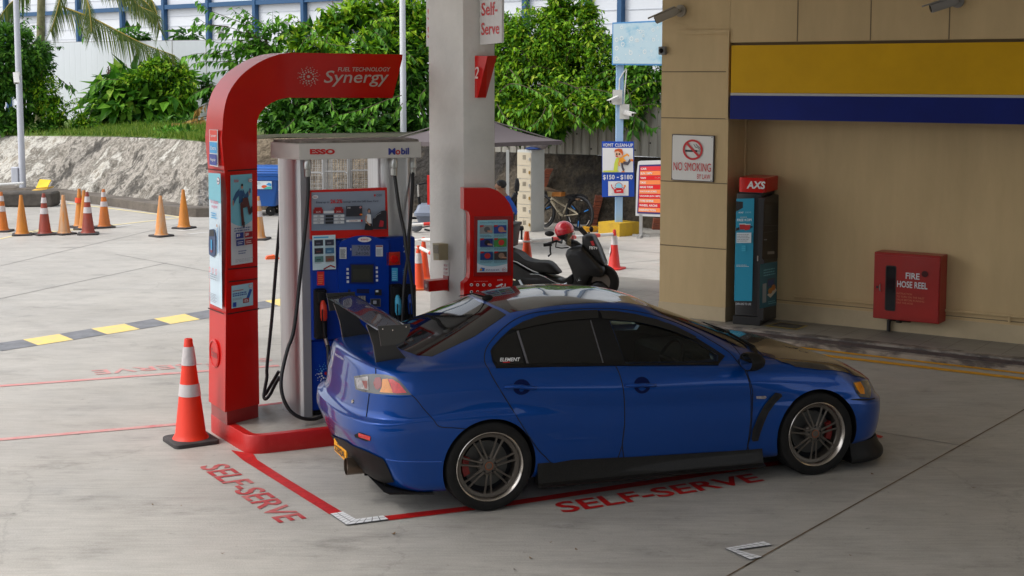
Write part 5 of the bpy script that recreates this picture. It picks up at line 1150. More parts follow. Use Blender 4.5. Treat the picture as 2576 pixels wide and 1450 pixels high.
for k, (lb, x, yb, yt, cm, bd, bm_) in enumerate([
 ('orange cone with two white bands cut by the left picture edge', 6, 583, 483, ORG, B2, None),
 ('plain yellow orange cone just right of the grey lamp post foot', 56, 592, 491, YOR, (), None),
 ('dark red cone with two white bands in front of the yellow cardboard', 113, 591, 487, DRC, B2, None),
 ('bleached plain orange cone fourth from the left picture edge', 162, 590, 491, PALE, (), None),
 ('tall plain orange cone with a bright sleeve behind the dark red pair', 202, 572, 475, YOR, (), None),
 ('plain orange cone mostly hidden behind a dark red banded cone', 214, 577, 479, YOR, (), None),
 ('dark red cone with two white bands and a purplish top', 222, 590, 484, DRC, B2, None),
 ('orange red cone with two white bands in front of the rock slope', 263, 573, 476, ORG, ((.55, .68), (.80, .92)), None),
 ('lone bleached orange cone on the open concrete nearest the totem', 406, 595, 493, PALE, (), None),
 ('plain orange cone standing farthest right along the rock slope', 463, 575, 477, YOR, (), None),
 ('worn orange cone with two white bands below the blue bin', 651, 603, 494, PALE, ((.53, .66), (.78, .90)), None),
 ('orange cone with grey top band left of the concrete column', 1053, 728, 618, BRO, ((.60, .83),), OBASE),
 ('plain orange cone behind the banded one left of the column', 1066, 703, 598, BRO, (), OBASE),
 ('plain orange cone behind the scooter seat', 1325, 734, 583, BRO, (), OBASE),
 ('red cone with peeling white bands beside the scooter front', 1545, 677, 578, RDC, ((.62, .85),), mat('red_cone_base', (.55, .02, .015), .5))]):
    cn_ = cone(lb, x, yb, yt, cm, bd, bm_, None, GF if k < 11 else 'cones fencing off the parking bay', .3 * k)
    if k == 4:
        m_ = MB(); m_.lathe([(.088, .50), (.094, .50), (.084, .60), (.078, .60)], 24, (0, 0, 0), BRO); m_.build('sleeve', None, cn_, 50)
    if k == 14:
        rr = random.Random(4); m_ = MB(); H_ = .64
        for q_ in range(16):
            a0 = rr.uniform(-2.6, -.6); z0 = rr.uniform(.25, .33); w_ = rr.uniform(.15, .45); h_ = rr.uniform(.03, .07)
            P = []
            for j in range(7):
                t = a0 + w_ * math.cos(j * .9); z = z0 + h_ * math.sin(j * .9); r_ = (.138 + (.032 - .138) * z / .64 * 1.0) * .64 / .87 * 1.0 + .012; P.append((r_ * math.cos(t), r_ * math.sin(t), z))
            m_.add(P, [tuple(range(7))], BAND)
        m_.build('peeling_band', None, cn_)
PW = mat('white_pole_plastic', (.66, .65, .62), .5, var=.08, scale=5); PR = mat('red_pole_sleeve', (.62, .03, .02), .5)
def pole(label, a, b, reds, r=.027):
    a, b = Vector(a), Vector(b); t = thing('barrier_pole', label, 'barrier pole', a, 0, 'red and white barrier poles between cones'); m_ = MB(); d = b - a; m_.tube([(0, 0, 0), tuple(d)], r, 10, PW); m_.build('pole', None, t, 40)
    for u, v in reds: m_ = MB(); m_.tube([tuple(d * u), tuple(d * v)], r + .003, 10, PR); m_.build('red_sleeve', None, t, 40)
    n_ = d.normalized(); m_ = MB(); ring = [tuple(Vector((.06 * math.cos(2 * math.pi * k / 16), .06 * math.sin(2 * math.pi * k / 16), 0)) - Vector((n_.x, n_.y, 0)) * .06) for k in range(17)]; m_.tube(ring, .012, 6, PW); m_.build('end_ring', None, t, 40)
Y13, Y14, Y15, Y12 = G(1066, 703).y, G(1325, 734).y, G(1545, 677).y, G(1053, 728).y
pole('pole running from the rear left cone behind the concrete column', AY(1062, 604, Y13), AY(1318, 609, Y14 + .1), ((.30, .38), (.6, .68)))
pole('pole between the plain cone and the red cone behind the scooter', AY(1331, 606, Y14), AY(1541, 590, Y15), ((.25, .35), (.42, .52), (.72, .82), (.30, .31)))
pole('sloping pole leaving the banded cone left of the column', AY(1057, 624, Y12), AY(1190, 690, Y12 - .9), ((.19, .32), (.6, .7)))
pole('far pole above the garden tool left of the column', AY(1030, 567, 25.5), AY(1240, 551, 25.5), ((.17, .30), (.6, .7)))
# ================================================================== SCOOTER AND HELMET
ZS = zpx(1950, 780, 3.624)
so = G(1430, 750); SFm = Frame(so, R(-16)); sc_ = thing('motor_scooter', 'black motor scooter parked behind the pump island', 'scooter', so, R(-16))
def sp(x, y, yo=0): a_, b_ = SFm.px(*ZS(x, y), 0); return (a_, yo, b_)
MBK = mat('matt_black_fairing', (.008, .008, .0085), .38, coat=.15, spec=.25); GBK = mat('scooter_seat_vinyl', (.009, .009, .0095), .5, spec=.3); CHR = mat('chrome_edge', (.6, .65, .7), .15, metal=1)
def puffy(mb, pts, w_, mt, yc=0, k=.86):
    P = [sp(*p) for p in catm(pts + pts[:1], 3)[:-1]]; cx_ = sum(p[0] for p in P) / len(P); cz_ = sum(p[2] for p in P) / len(P)
    mb.loft([[(cx_ + (p[0] - cx_) * s_, yc + yy * w_, cz_ + (p[2] - cz_) * s_) for p in P] for yy, s_ in ((-1, k * .9), (-.92, k + .03), (-.7, 1), (.7, 1), (.92, k + .03), (1, k * .9))], mt, False)
    n_ = len(P); b_ = len(mb.v)
    for base in (b_ - n_, b_ - 6 * n_):
        tr = geometry.tessellate_polygon([[Vector((mb.v[base + i][0], mb.v[base + i][2], 0)) for i in range(n_)]]); mb.f += [tuple(base + i for i in t) for t in tr]; mb.mi += [mb.m(mt)] * len(tr)
def spart(nm, pts, w_, mt, parent=None): m_ = MB(); puffy(m_, pts, w_, mt); return m_.build(nm, None, parent or sc_, 45)
spart('seat', [(40, 660), (190, 695), (290, 735), (350, 790), (420, 835), (560, 868), (690, 872), (760, 905), (815, 965), (865, 1045), (700, 1035), (600, 1030), (480, 1000), (350, 930), (195, 830), (40, 780)], .15, GBK)
spart('body_panel', [(20, 800), (195, 835), (350, 932), (480, 1004), (600, 1036), (750, 1075), (880, 1115), (960, 1180), (940, 1250), (600, 1260), (200, 1240), (20, 1130), (-40, 950)], .17, MBK)
spart('leg_shield', [(970, 770), (995, 700), (1060, 662), (1190, 632), (1215, 640), (1330, 760), (1460, 900), (1512, 960), (1515, 1030), (1470, 1085), (1340, 1075), (1290, 1150), (1200, 1230), (1060, 1240), (1090, 1130), (1050, 980), (1000, 860)], .19, MBK)
fs = spart('front_cowl', [(1195, 515), (1240, 492), (1335, 500), (1375, 560), (1430, 670), (1500, 850), (1515, 900), (1505, 925), (1400, 870), (1290, 760), (1205, 640)], .13, MBK)
spart('step_through', [(860, 1130), (960, 1110), (1060, 1040), (1095, 1130), (1060, 1240), (900, 1250)], .14, MBK)
for (cx_, cy_) in ((1450, 1330), (60, 1330)):
    m_ = MB(); c = sp(cx_, cy_); m_.lathe([(.13, -.05), (.20, -.062), (.235, -.045), (.245, 0), (.235, .045), (.20, .062), (.13, .05)], 32, (c[0], 0, .245), TYRE, 'y'); w2 = m_.build('wheel', None, sc_, 40); m_ = MB(); m_.lathe([(.02, -.04), (.13, -.045), (.13, .045), (.02, .04)], 24, (c[0], 0, .245), RIM, 'y'); m_.build('rim', None, w2, 40)
spart('mudguard', [(1300, 1190), (1380, 1150), (1480, 1170), (1560, 1240), (1600, 1330), (1570, 1330), (1500, 1260), (1400, 1230)], .07, MBK)
m_ = MB()
for yo in (-.33, .33):
    g0 = sp(880, 610); m_.tube([(g0[0], 0, g0[2]), (g0[0] - .03, yo * .5, g0[2] + .04), (g0[0] - .10, yo, g0[2] + .02)], [.018, .016, .018], 8, BLACK)
m_.tube([sp(830, 595, -.33), sp(720, 602, -.36)], .024, 10, BLACK); m_.tube([sp(960, 590, .0), sp(1080, 640, 0), sp(1150, 700, 0)], [.05, .06, .06], 10, MBK); m_.tube([sp(860, 560, -.2), sp(850, 650, -.2), sp(920, 670, -.15), (sp(1000, 670)[0], -.08, sp(1000, 670)[2])], .009, 6, BLACK); m_.tube([sp(800, 620, -.3), sp(800, 700, -.3), sp(808, 735, -.3), sp(770, 768, -.3)], .012, 6, BLACK)
m_.build('handlebar', None, sc_, 45)
for p0, p1, p2, yo in (((835, 590), (830, 500), (790, 450), -.3), ((1190, 560), (1210, 490), (1240, 450), .28)):
    m_ = MB(); m_.tube([sp(*p0, yo), sp(*p1, yo)], .010, 6, BLACK); c = sp(*p2, yo); m_.sphere((c[0], yo, c[2]), .06, 12, 8, BLACK, (1.15, .45, .62) if yo < 0 else (.5, .4, .7)); m_.build('mirror', None, sc_, 45)
m_ = MB(); m_.tube([sp(1110, 430, .15), sp(1200, 510, .12)], .035, 8, BLACK); m_.tube([sp(960, 545, -.1), sp(1000, 600, -.05), sp(1100, 620, 0)], .03, 8, BLACK); m_.build('switch_gear', None, sc_, 45)
m_ = MB()
for P in (((195, 838), (300, 865), (420, 935), (520, 990), (600, 1015)), ((480, 1030), (600, 1036), (700, 1075), (800, 1130), (930, 1185), (1000, 1160))): m_.tube([sp(*p, -.168) for p in P], .007, 5, CHR)
m_.build('chrome_line', None, sc_, 45)
m_ = MB(); c = sp(1175, 1115); m_.lathe([(.001, -.012), (.034, -.012), (.038, 0)], 20, (c[0], -.178, c[2]), CHR, 'y'); m_.lathe([(.001, -.013), (.026, -.013)], 20, (c[0], -.178, c[2]), MBK, 'y'); m_.lathe([(.001, -.0135), (.016, -.0135)], 3, (c[0], -.178, c[2]), CHR, 'y'); m_.build('badge', None, sc_)
a = Art(bil([sp(*p, -.134) for p in ((1312, 690), (1425, 690), (1415, 655), (1308, 645))]), MB(), .001); a.text('FBT9', 0, 0, 1, 1, WT, .02); a.mb.build('number_lettering', None, fs); a = Art(bil([sp(*p, -.134) for p in ((1345, 635), (1385, 635), (1360, 568), (1322, 575))]), MB(), .001); a.rect(0, 0, 1, 1, ink(175, 25, 30)); a.mb.build('sticker', None, fs)
m_ = MB(); m_.prism([sp(*p, -.175) for p in ((1338, 878), (1400, 905), (1480, 965), (1440, 975), (1380, 965), (1350, 920))], (0, .1, 0), mat('scooter_lens', (.25, .24, .2), .1, coat=1)); m_.build('headlight', None, sc_); m_ = MB(); m_.prism([sp(*p, -.175) for p in ((205, 1020), (240, 1015), (240, 1080), (195, 1080))], (0, .05, 0), ink(220, 130, 90)); m_.prism([sp(*p, -.176) for p in ((190, 1080), (280, 1110), (275, 1125), (190, 1100))], (0, .05, 0), ink(230, 225, 190)); m_.build('indicator', None, sc_)
m_ = MB(); m_.tube([sp(340, 1110, -.19), sp(400, 1220, -.19)], .022, 8, CHR); m_.build('exhaust_guard', None, sc_)
tb = thing('crate', 'black plastic crate strapped behind the scooter seat', 'crate', SFm.w(*sp(40, 650)), R(-16)); q0 = sp(40, 650)
m_ = MB(); b0, b1 = sp(200, 340), sp(280, 350)
X1, X0 = sp(255, 500)[0] - q0[0], sp(-60, 500)[0] - q0[0]; Z0_, Z1_ = 0, sp(200, 330)[2] - q0[2]
m_.loft([rrect(X0 + .03, X1 - .03, -.17, .17, .03, 2, Z0_), rrect(X0, X1, -.2, .2, .03, 2, Z1_ - .04)], BLACK); m_.loft([rrect(X0 - .015, X1 + .015, -.215, .215, .03, 2, Z1_ - .04), rrect(X0 - .015, X1 + .015, -.215, .215, .03, 2, Z1_)], BLACK); m_.build('tub', None, tb, 40)
hp_ = SFm.w(*sp(950, 470, -.12)); he = thing('helmet', 'shiny red open face helmet hung on the scooter handlebar', 'helmet', hp_, R(-16)); q0 = sp(950, 470, -.12); hc_ = sp(950, 400)
m_ = MB(); m_.sphere((hc_[0] - q0[0], 0, hc_[2] - q0[2] - .02), .135, 24, 14, mat('red_helmet_shell', (.55, .008, .025), .12, coat=1), (1, .9, .95)); sh = m_.build('shell', None, he, 60)
bm = bmesh.new(); bm.from_mesh(sh.data); bmesh.ops.bisect_plane(bm, geom=bm.verts[:] + bm.edges[:] + bm.faces[:], plane_co=(hc_[0] - q0[0], 0, hc_[2] - q0[2] - .075), plane_no=(.25, 0, -1), clear_outer=True); bm.to_mesh(sh.data); bm.free()
m_ = MB(); m_.sphere((hc_[0] - q0[0], 0, hc_[2] - q0[2] - .05), .118, 18, 10, BLACK, (1, .9, .9)); m_.build('lining', None, he, 60)
VIS = bpy.data.materials.new('clear_visor'); VIS.use_nodes = True; n = VIS.node_tree.nodes; L = VIS.node_tree.links; t_ = n.new('ShaderNodeBsdfTransparent'); t_.inputs[0].default_value = (.75, .75, .76, 1); g_ = n.new('ShaderNodeBsdfGlossy'); g_.inputs[1].default_value = .05; x_ = n.new('ShaderNodeMixShader'); x_.inputs[0].default_value = .16; L.new(t_.outputs[0], x_.inputs[1]); L.new(g_.outputs[0], x_.inputs[2]); L.new(x_.outputs[0], n['Material Output'].inputs[0])
m_ = MB(); R_ = []
for k in range(7):
    u = k / 6; R_.append([(hc_[0] - q0[0] + .15 * math.cos(t) * (1 - .1 * u), .14 * math.sin(t), hc_[2] - q0[2] - .05 - .17 * u) for t in [-1.3 + 2.6 * j / 12 for j in range(13)]])
m_.loft(R_, VIS, False, False); m_.build('visor', None, he, 60)
# ================================================================== BICYCLE WITH LOAD
Z5 = zpx(1950, 540, 3.452)
bo_ = G(1456, 581); BF = Frame(bo_, R(-43)); bk = thing('bicycle', 'cream framed bicycle leaning against the dark retaining wall', 'bicycle', bo_, R(-43))
def bp_(x, y, yo=0): a_, b_ = BF.px(*Z5(x, y), 0); return (a_, yo, b_)
CRE = mat('cream_bike_frame', (.50, .44, .32), .4); BTY = mat('bike_tyre', (.02, .021, .024), .7)
def bwheel(cx_, cy_):
    c = bp_(cx_, cy_); r_ = .335; m_ = MB(); m_.tube([(c[0] + r_ * math.cos(2 * math.pi * k / 36), 0, r_ + .0 + r_ * math.sin(2 * math.pi * k / 36)) for k in range(37)], .026, 8, BTY, False); w_ = m_.build('wheel', None, bk, 50)
    m_ = MB(); m_.tube([(c[0] + .295 * math.cos(2 * math.pi * k / 36), 0, r_ + .295 * math.sin(2 * math.pi * k / 36)) for k in range(37)], .015, 6, BLACK, False); m_.cyl((c[0], -.05, r_), (c[0], .05, r_), .03, None, 12, BLACK)
    for k in range(3):
        for dd in (-.12, .12):
            t = 2 * math.pi * k / 3 + .4 + dd; m_.tube([(c[0] + .03 * math.cos(t), 0, r_ + .03 * math.sin(t)), (c[0] + .28 * math.cos(t), 0, r_ + .28 * math.sin(t))], .012, 6, BLACK)
        t = 2 * math.pi * k / 3 + .4; m_.tube([(c[0] + .14 * math.cos(t), -.012, r_ + .14 * math.sin(t)), (c[0] + .25 * math.cos(t), -.012, r_ + .25 * math.sin(t))], .012, 6, ink(30, 120, 200))
        t += .9; m_.tube([(c[0] + .278 * math.cos(t + j * .08), -.014, r_ + .278 * math.sin(t + j * .08)) for j in range(6)], .006, 5, WT)
    m_.build('rim', None, w_, 50); return (c[0], 0, r_)
ra = bwheel(1085, 1075); fa_ = bwheel(578, 1070)
hd_, st_, bb_ = bp_(700, 840), bp_(905, 930), bp_(850, 1050)
m_ = MB(); m_.tube([hd_, bp_(720, 795)], .026, 8, CRE); m_.tube([bp_(705, 850), bb_], .032, 8, CRE); m_.tube([bp_(715, 815), st_], .022, 8, CRE); m_.tube([bb_, st_, bp_(925, 880)], .02, 8, CRE)
for yo in (-.05, .05): m_.tube([bb_, (ra[0], yo, ra[2])], .013, 6, CRE); m_.tube([st_, (ra[0], yo, ra[2])], .012, 6, CRE)
m_.build('frame', None, bk, 45); m_ = MB()
for yo in (-.06, .06): m_.tube([(hd_[0], yo, hd_[2]), (fa_[0], yo, fa_[2])], .016, 6, BLACK)
m_.build('fork', None, bk, 45); a = Art(bil([bp_(*p, -.034) for p in ((812, 990), (830, 960), (775, 880), (757, 905))]), MB(), .001); a.text('FASTER', 0, .1, 1, .9, BLK, .02); a.mb.build('decal', None, bk)
m_ = MB(); m_.tube([bp_(718, 790), bp_(735, 740)], .018, 6, BLACK); q_ = bp_(738, 735); m_.tube([(q_[0] - .02, -.32, q_[2]), q_, (q_[0] - .02, .32, q_[2])], .014, 6, BLACK); m_.build('handlebar', None, bk, 45)
m_ = MB(); m_.tube([bp_(925, 880), bp_(965, 800)], .014, 6, BLACK); q_ = bp_(985, 790); m_.sphere(q_, .13, 12, 7, BLACK, (1.1, .6, .35)); m_.build('saddle', None, bk, 45); m_ = MB(); m_.lathe([(.08, -.06), (.09, -.06), (.09, -.055), (.08, -.055)], 20, (bb_[0], 0, bb_[2]), BLACK, 'y'); m_.tube([(bb_[0], -.06, bb_[2]), (bb_[0] + .06, -.07, bb_[2] - .16), (bb_[0] + .06, -.15, bb_[2] - .16)], .013, 6, BLACK); m_.build('crank', None, bk, 45)
mg = MB(); mg.tube([(ra[0] + .38 * math.cos(t), 0, ra[2] + .38 * math.sin(t)) for t in [1.0 + k * .15 for k in range(10)]], .02, 6, BLACK); mg.build('mudguard', None, bk, 45)
WOOD = mat('weathered_plank', (.17, .10, .055), .8, rgb2=(.06, .038, .025), scale=9, stretch=(.3, 2, 2))
def lay(name, label, cat, pts, y0, y1, mt, parts=None):
    P = [bp_(*p) for p in pts]; z0 = min(p[2] for p in P); o = thing(name, label, cat, BF.w(P[0][0], 0, z0), BF.a); m_ = MB(); m_.prism([(p[0] - P[0][0], y0, p[2] - z0) for p in P], (0, y1 - y0, 0), mt); m_.build(parts or 'body', None, o); return o
lay('wooden_plank', 'long brown plank lying across the cream bicycle', 'plank', ((600, 676), (1110, 836), (1115, 824), (605, 660)), -.12, .08, WOOD)
lay('pouch', 'small cream pouch hanging in front of the plank on the bicycle', 'pouch', ((748, 782), (800, 784), (828, 722), (732, 714)), -.20, -.13, mat('cream_canvas', (.42, .32, .18), .8)); lay('tool_tray', 'orange brown tray beside the cream pouch on the bicycle', 'tray', ((820, 776), (942, 778), (955, 722), (832, 720)), -.26, -.13, mat('orange_brown_tray', (.36, .13, .02), .6, var=.3, scale=10)); lay('cloth_bag', 'black cloth bag slumped over the bicycle saddle', 'bag', ((950, 790), (1010, 815), (1085, 822), (1040, 775), (985, 762)), -.16, .12, BLACK)
# ================================================================== LOCKER
lc_ = G(*Z5(430, 1268)); LKF = Frame(lc_, R(-37)); lk = thing('locker', 'tall rusty cream metal locker with six doors', 'locker', lc_, R(-37))
LKM = mat('rusty_cream_metal', (.50, .44, .33), .55, rgb2=(.30, .20, .11), scale=6, thr=(.22, .42), stretch=(1, 1, .5)); LKW = mat('pale_locker_side', (.50, .51, .49), .5, var=.08, scale=2)
lw = LKF.px(*Z5(240, 800), 0)[0]; lh = LKF.px(*Z5(432, 165), 0)[1]
m_ = MB(); m_.box(lw, 0, .012, .44, 0, lh); m_.build('carcass', LKW, lk)
for k in range(6):
    zb_, za_ = LKF.px(*Z5(432, (1262, 1080, 900, 728, 555, 378)[k]), 0)[1], LKF.px(*Z5(432, (1080, 900, 728, 555, 378, 195)[k]), 0)[1]
    m_ = MB(); m_.box(lw + .006, -.008, 0, .011, zb_ + .006, za_ - .006, LKM); d_ = m_.build('door', None, lk)
    m_ = MB(); mx = lw * .48
    for j in range(4): m_.box(mx - .04, mx + .04, -.004, 0, za_ - .07 - .022 * j, za_ - .062 - .022 * j, BLACK)
    m_.build('louvre', None, d_); m_ = MB(); m_.box(-.05, -.025, -.02, 0, (za_ + zb_) / 2 - .03, (za_ + zb_) / 2 + .03, STEEL if k % 2 else mat('brass_lock', (.35, .22, .06), .4, metal=.6)); m_.build('lock', None, d_)
bgp = LKF.w(lw * .4 + .18, .2, lh); bg_ = thing('plastic_bag', 'grey stuffed plastic bag lying on top of the locker', 'bag', bgp); m_ = MB(); m_.sphere((0, 0, .12), .17, 14, 9, mat('grey_plastic_bag', (.17, .15, .15), .5, var=.3, scale=14, bump=.6, bscale=16), (1.15, 1, .75)); m_.sphere((-.1, -.02, .03), .16, 10, 6, ink(30, 60, 120), (1.1, 1, .2)); m_.build('sack', None, bg_, 60)
# ================================================================== SIGN POST WITH BILLBOARD
PBL = mat('sky_blue_post_paint', (.14, .36, .68), .5, rgb2=(.30, .46, .66), scale=5, thr=(.5, .75), stretch=(2, 2, .4))
yb = G(*Z5(1622, 1332)); YF = Frame(yb, R(-40)); YFr = Frame(yb, R(42))
x0_ = YF.px(*Z5(1335, 1300))[0]; x1_ = YFr.px(*Z5(1885, 1300))[0]; zt_ = YF.px(*Z5(1620, 1152))[1]
sp_ = thing('billboard_post', 'sky blue post on a yellow concrete block carrying a bubble billboard', 'sign post', yb)
e1, e2 = YF.ex, YFr.ex
m_ = MB(); Q = [e1 * x0_, Vector((0, 0, 0)), e2 * x1_, e1 * x0_ + e2 * x1_]; m_.loft([[tuple(p) for p in Q], [tuple(p + Vector((0, 0, zt_ - .02))) for p in Q], [tuple(p * .985 + Vector((0, 0, zt_))) for p in Q]], mat('chipped_yellow_concrete', (.55, .34, .015), .7, rgb2=(.42, .25, .03), scale=5, thr=(.25, .5), bump=.3)); m_.build('plinth', None, sp_)
pc = (e1 * x0_ + e2 * x1_) / 2; PYY = (yb + pc).y
pa, pb2 = AY(1547.4, 600, PYY - .07), AY(1566, 600, PYY - .07); pw_ = pb2.x - pa.x; xm = (pa.x + pb2.x) / 2 - yb.x; ztop = AY(1556, 60, PYY).z
m_ = MB(); m_.box(xm - pw_ / 2, xm + pw_ / 2, pc.y - pw_ / 2, pc.y + pw_ / 2, zt_ - .01, ztop, PBL, .01); m_.build('post', None, sp_)
BBF = Frame((xm + yb.x, PYY - pw_ / 2 - .06, 0), R(-9)); 
def bq(x, y, yo=0): a_, b_ = BBF.px(*Z3(x, y), yo); p = BBF.w(a_, yo, b_) - yb; return tuple(p)
q4 = [bq(2035, 656), bq(2560 + 140, 662), bq(2560 + 140, 198), bq(2040, 228)]
m_ = MB(); m_.prism([tuple(p) for p in q4], tuple(BBF.ey * .05), mat('billboard_blue_rim', (.10, .30, .60), .4)); bb2 = m_.build('billboard', None, sp_)
BUB = mat('bubble_print_blue', (.12, .42, .62), .4, rgb2=(.50, .66, .74), scale=1.9, thr=(.50, .66)); BW = mat('bubble_print_white', (.78, .82, .82), .4)
a = Art(bil([Vector(p) - BBF.ey * .002 for p in q4]), MB(), .002); a.rect(.015, .035, .985, .965, BUB); rr = random.Random(3)
for k in range(52):
    u, v, r_ = rr.uniform(.05, .95), rr.uniform(.1, .9), rr.choice([.006, .008, .010, .016, .022, .028])
    if r_ > .012: a.ring(u, v, r_ * .68, r_, BW, 1.9, 16); a.disc(u - r_ * .3, v + r_ * .7, r_ * .2, BW, r_ * .4, 8); a.k -= 1
    else: a.disc(u, v, r_ * .7, BW, r_ * 1.4, 10)
    a.k -= 1
a.mb.build('bubble_print', None, bb2)
GWT = mat('conduit_white', (.55, .55, .52), .5)
def pp_(x, y, yo): p = AY(*Z3(x, y), PYY - pw_ / 2 - yo); return tuple(p - yb)
m_ = MB(); m_.tube([pp_(2180, 690, .02), pp_(2140, 750, .02), pp_(2112, 800, .02), pp_(2108, 960, .02)], .012, 6, GWT); m_.tube([pp_(2182, 700, .03), pp_(2165, 900, .03), pp_(2152, 1090, .03)], .012, 6, GWT); m_.build('conduit', None, sp_)
def camera(label, base, direc, s=1.0, wall_n=Vector((0, -1, 0)), col=None):
    t = thing('security_camera', label, 'camera', base, 0, 'security cameras'); m = col or mat('camera_white', (.55, .54, .52), .45); wall_n = wall_n.normalized(); d = Vector(direc).normalized()
    m_ = MB(); m_.tube([tuple(wall_n * .0), tuple(wall_n * .03 * s)], .07 * s, 14, m); m_.build('mount', None, t, 40); k = wall_n * .12 * s; m_ = MB(); m_.tube([tuple(wall_n * .03 * s), tuple(k)], .02 * s, 8, m); m_.build('bracket', None, t, 40)
    u = d.cross(Vector((0, 0, 1))).normalized(); v_ = u.cross(d); m_ = MB()
    def sec(c, a_, b_): return [tuple(c + u * x * a_ + v_ * z * b_) for x, z in ((-.8, -1), (.8, -1), (1, -.6), (1, .7), (.7, 1), (-.7, 1), (-1, .7), (-1, -.6))]
    m_.loft([sec(k + d * (-.02 * s), .04 * s, .035 * s), sec(k + d * .02 * s, .05 * s, .048 * s), sec(k + d * .26 * s, .05 * s, .048 * s)], m); m_.loft([sec(k + d * .0 * s + v_ * .05 * s, .055 * s, .008 * s), sec(k + d * .33 * s + v_ * .05 * s, .055 * s, .008 * s)], m); h_ = m_.build('housing', None, t, 30)
    m_ = MB(); m_.tube([tuple(k + d * .255 * s), tuple(k + d * .266 * s)], .036 * s, 14, BLACK); m_.build('lens', None, h_, 40); return t
for nm, x, y in (('upper white camera on the sky blue billboard post', 2090, 985), ('lower white camera on the sky blue billboard post', 2160, 1130)):
    p = AY(*Z3(x, y), PYY - pw_ / 2); m_ = MB(); c = camera(nm, p + Vector((0, -.05, 0)), (-.8, -.6, -.35) if x < 2120 else (.7, -.7, -.2), .75); m_.box(-.09, .09, .0, .05, -.13, .15, GWT); m_.build('junction_box', None, c)
# vomit clean-up sign
VF = Frame((xm + yb.x, PYY - pw_ / 2 - .02, 0), 0); q4 = [(1387, 795), (1822, 790), (1816, 48), (1385, 45)]; q3 = [(lambda s_: VF.w(s_[0], 0, s_[1]))(VF.px(*Z5(*p))) for p in q4]; vz = q3[0]
vs_ = thing('cleanup_sign', 'blue price sign for sickness clean up fixed to the sky blue post', 'sign', vz); r3 = [tuple(p - vz) for p in q3]
m_ = MB(); m_.prism(r3, (0, .015, 0), ink(20, 75, 180)); m_.build('panel', None, vs_); a = Art(bil([Vector(p) + Vector((0, -.002, 0)) for p in r3]), MB(), .002)
a.text('VOMIT', .03, .905, .36, .965, WT, .012); a.text('CLEAN-UP', .41, .905, .97, .965, WT, .012); a.rect(.015, .445, .97, .885, WT); a.text('$150', .03, .305, .39, .40, WT, .015); a.text('-', .46, .345, .52, .36, WT, .04); a.text('$180', .57, .305, .95, .40, WT, .015); a.rect(.19, .02, .82, .285, WT)
YG = ink(205, 215, 80); OH = ink(205, 90, 30); a.poly([(.02, .45), (.05, .475), (.25, .48), (.5, .475), (.55, .46), (.40, .448)], YG); a.poly([(.36, .475), (.38, .6), (.43, .69), (.49, .72), (.54, .70), (.50, .62), (.48, .475)], YG)
a.disc(.53, .775, .13, ink(235, 190, 160), .065); a.poly([(.38, .80), (.40, .855), (.52, .875), (.63, .86), (.66, .80), (.64, .745), (.60, .79), (.50, .83), (.43, .82)], OH); a.disc(.46, .775, .025, BLK, .018); a.disc(.54, .775, .025, BLK, .018); a.disc(.46, .735, .04, RK, .012); a.poly([(.52, .70), (.64, .72), (.74, .66), (.68, .59), (.58, .61)], ink(240, 160, 50)); a.line([(.64, .72), (.78, .77), (.84, .74)], .035, ink(240, 160, 50)); a.line([(.56, .68), (.52, .60), (.54, .56)], .035, ink(240, 160, 50))
a.line([(.66, .62), (.80, .60), (.88, .67)], .06, ink(80, 75, 85)); a.line([(.62, .62), (.63, .54), (.68, .47)], .06, ink(80, 75, 85)); a.line([(.88, .67), (.97, .66)], .04, ink(230, 130, 40)); a.line([(.60, .458), (.70, .46)], .02, ink(230, 130, 40))
a.poly([(.30, .04), (.28, .07), (.35, .085), (.65, .085), (.70, .06), (.66, .04)], LG); a.poly([(.38, .07), (.36, .13), (.42, .165), (.62, .165), (.66, .13), (.66, .07)], ink(205, 30, 40)); a.poly([(.40, .165), (.42, .22), (.48, .25), (.56, .25), (.61, .22), (.63, .165)], ink(150, 210, 230)); a.ring(.515, .2, .10, .115, RK, .55); a.disc(.40, .17, .03, WT, .025); a.disc(.40, .17, .015, NAVY, .014); a.disc(.64, .17, .03, WT, .025); a.disc(.64, .17, .015, NAVY, .014); a.line([(.44, .11), (.58, .115)], .012, WT); a.line([(.36, .14), (.30, .18), (.28, .23)], .025, ink(205, 30, 40)); a.line([(.66, .14), (.70, .19)], .025, ink(205, 30, 40)); a.disc(.70, .20, .035, ink(235, 150, 40), .02)
a.mb.build('print', None, vs_)
# price board
pbs = G(*Z5(1912, 1328)); PRF = Frame(pbs, R(-12)); pr = thing('price_board', 'free standing white framed price board with red and orange rows', 'price board', pbs, R(-12))
def pq_(x, y, yo=0): a_, b_ = PRF.px(*Z5(x, y), yo); return (a_, yo, b_)
m_ = MB(); m_.prism([pq_(*p, -.03) for p in ((1838, 1048), (2520, 1078), (2560, 290), (1900, 310), (1872, 320), (1852, 480))], (0, .06, 0), mat('board_white_frame', (.66, .66, .66), .4)); m_.build('frame', None, pr)
a = Art(bil([pq_(*p, -.032) for p in ((1860, 1016), (2470, 1040), (2500, 345), (1888, 362))]), MB(), .002); a.rect(0, 0, 1, 1, ink(60, 50, 115)); OR_ = ink(250, 140, 80); RD_ = ink(225, 30, 35); T_ = ['CAR', 'SUV / MPV', 'VAN', 'TAXI', 'MAXI TAXI', 'VACUUM (CAR)', 'VACUUM (SUV / MPV)', 'TYRE SHINE', 'WHEEL ARCHS', 'DISINFECTION']; WD = [.13, .26, .12, .12, .28, .37, .46, .31, .40, .37]
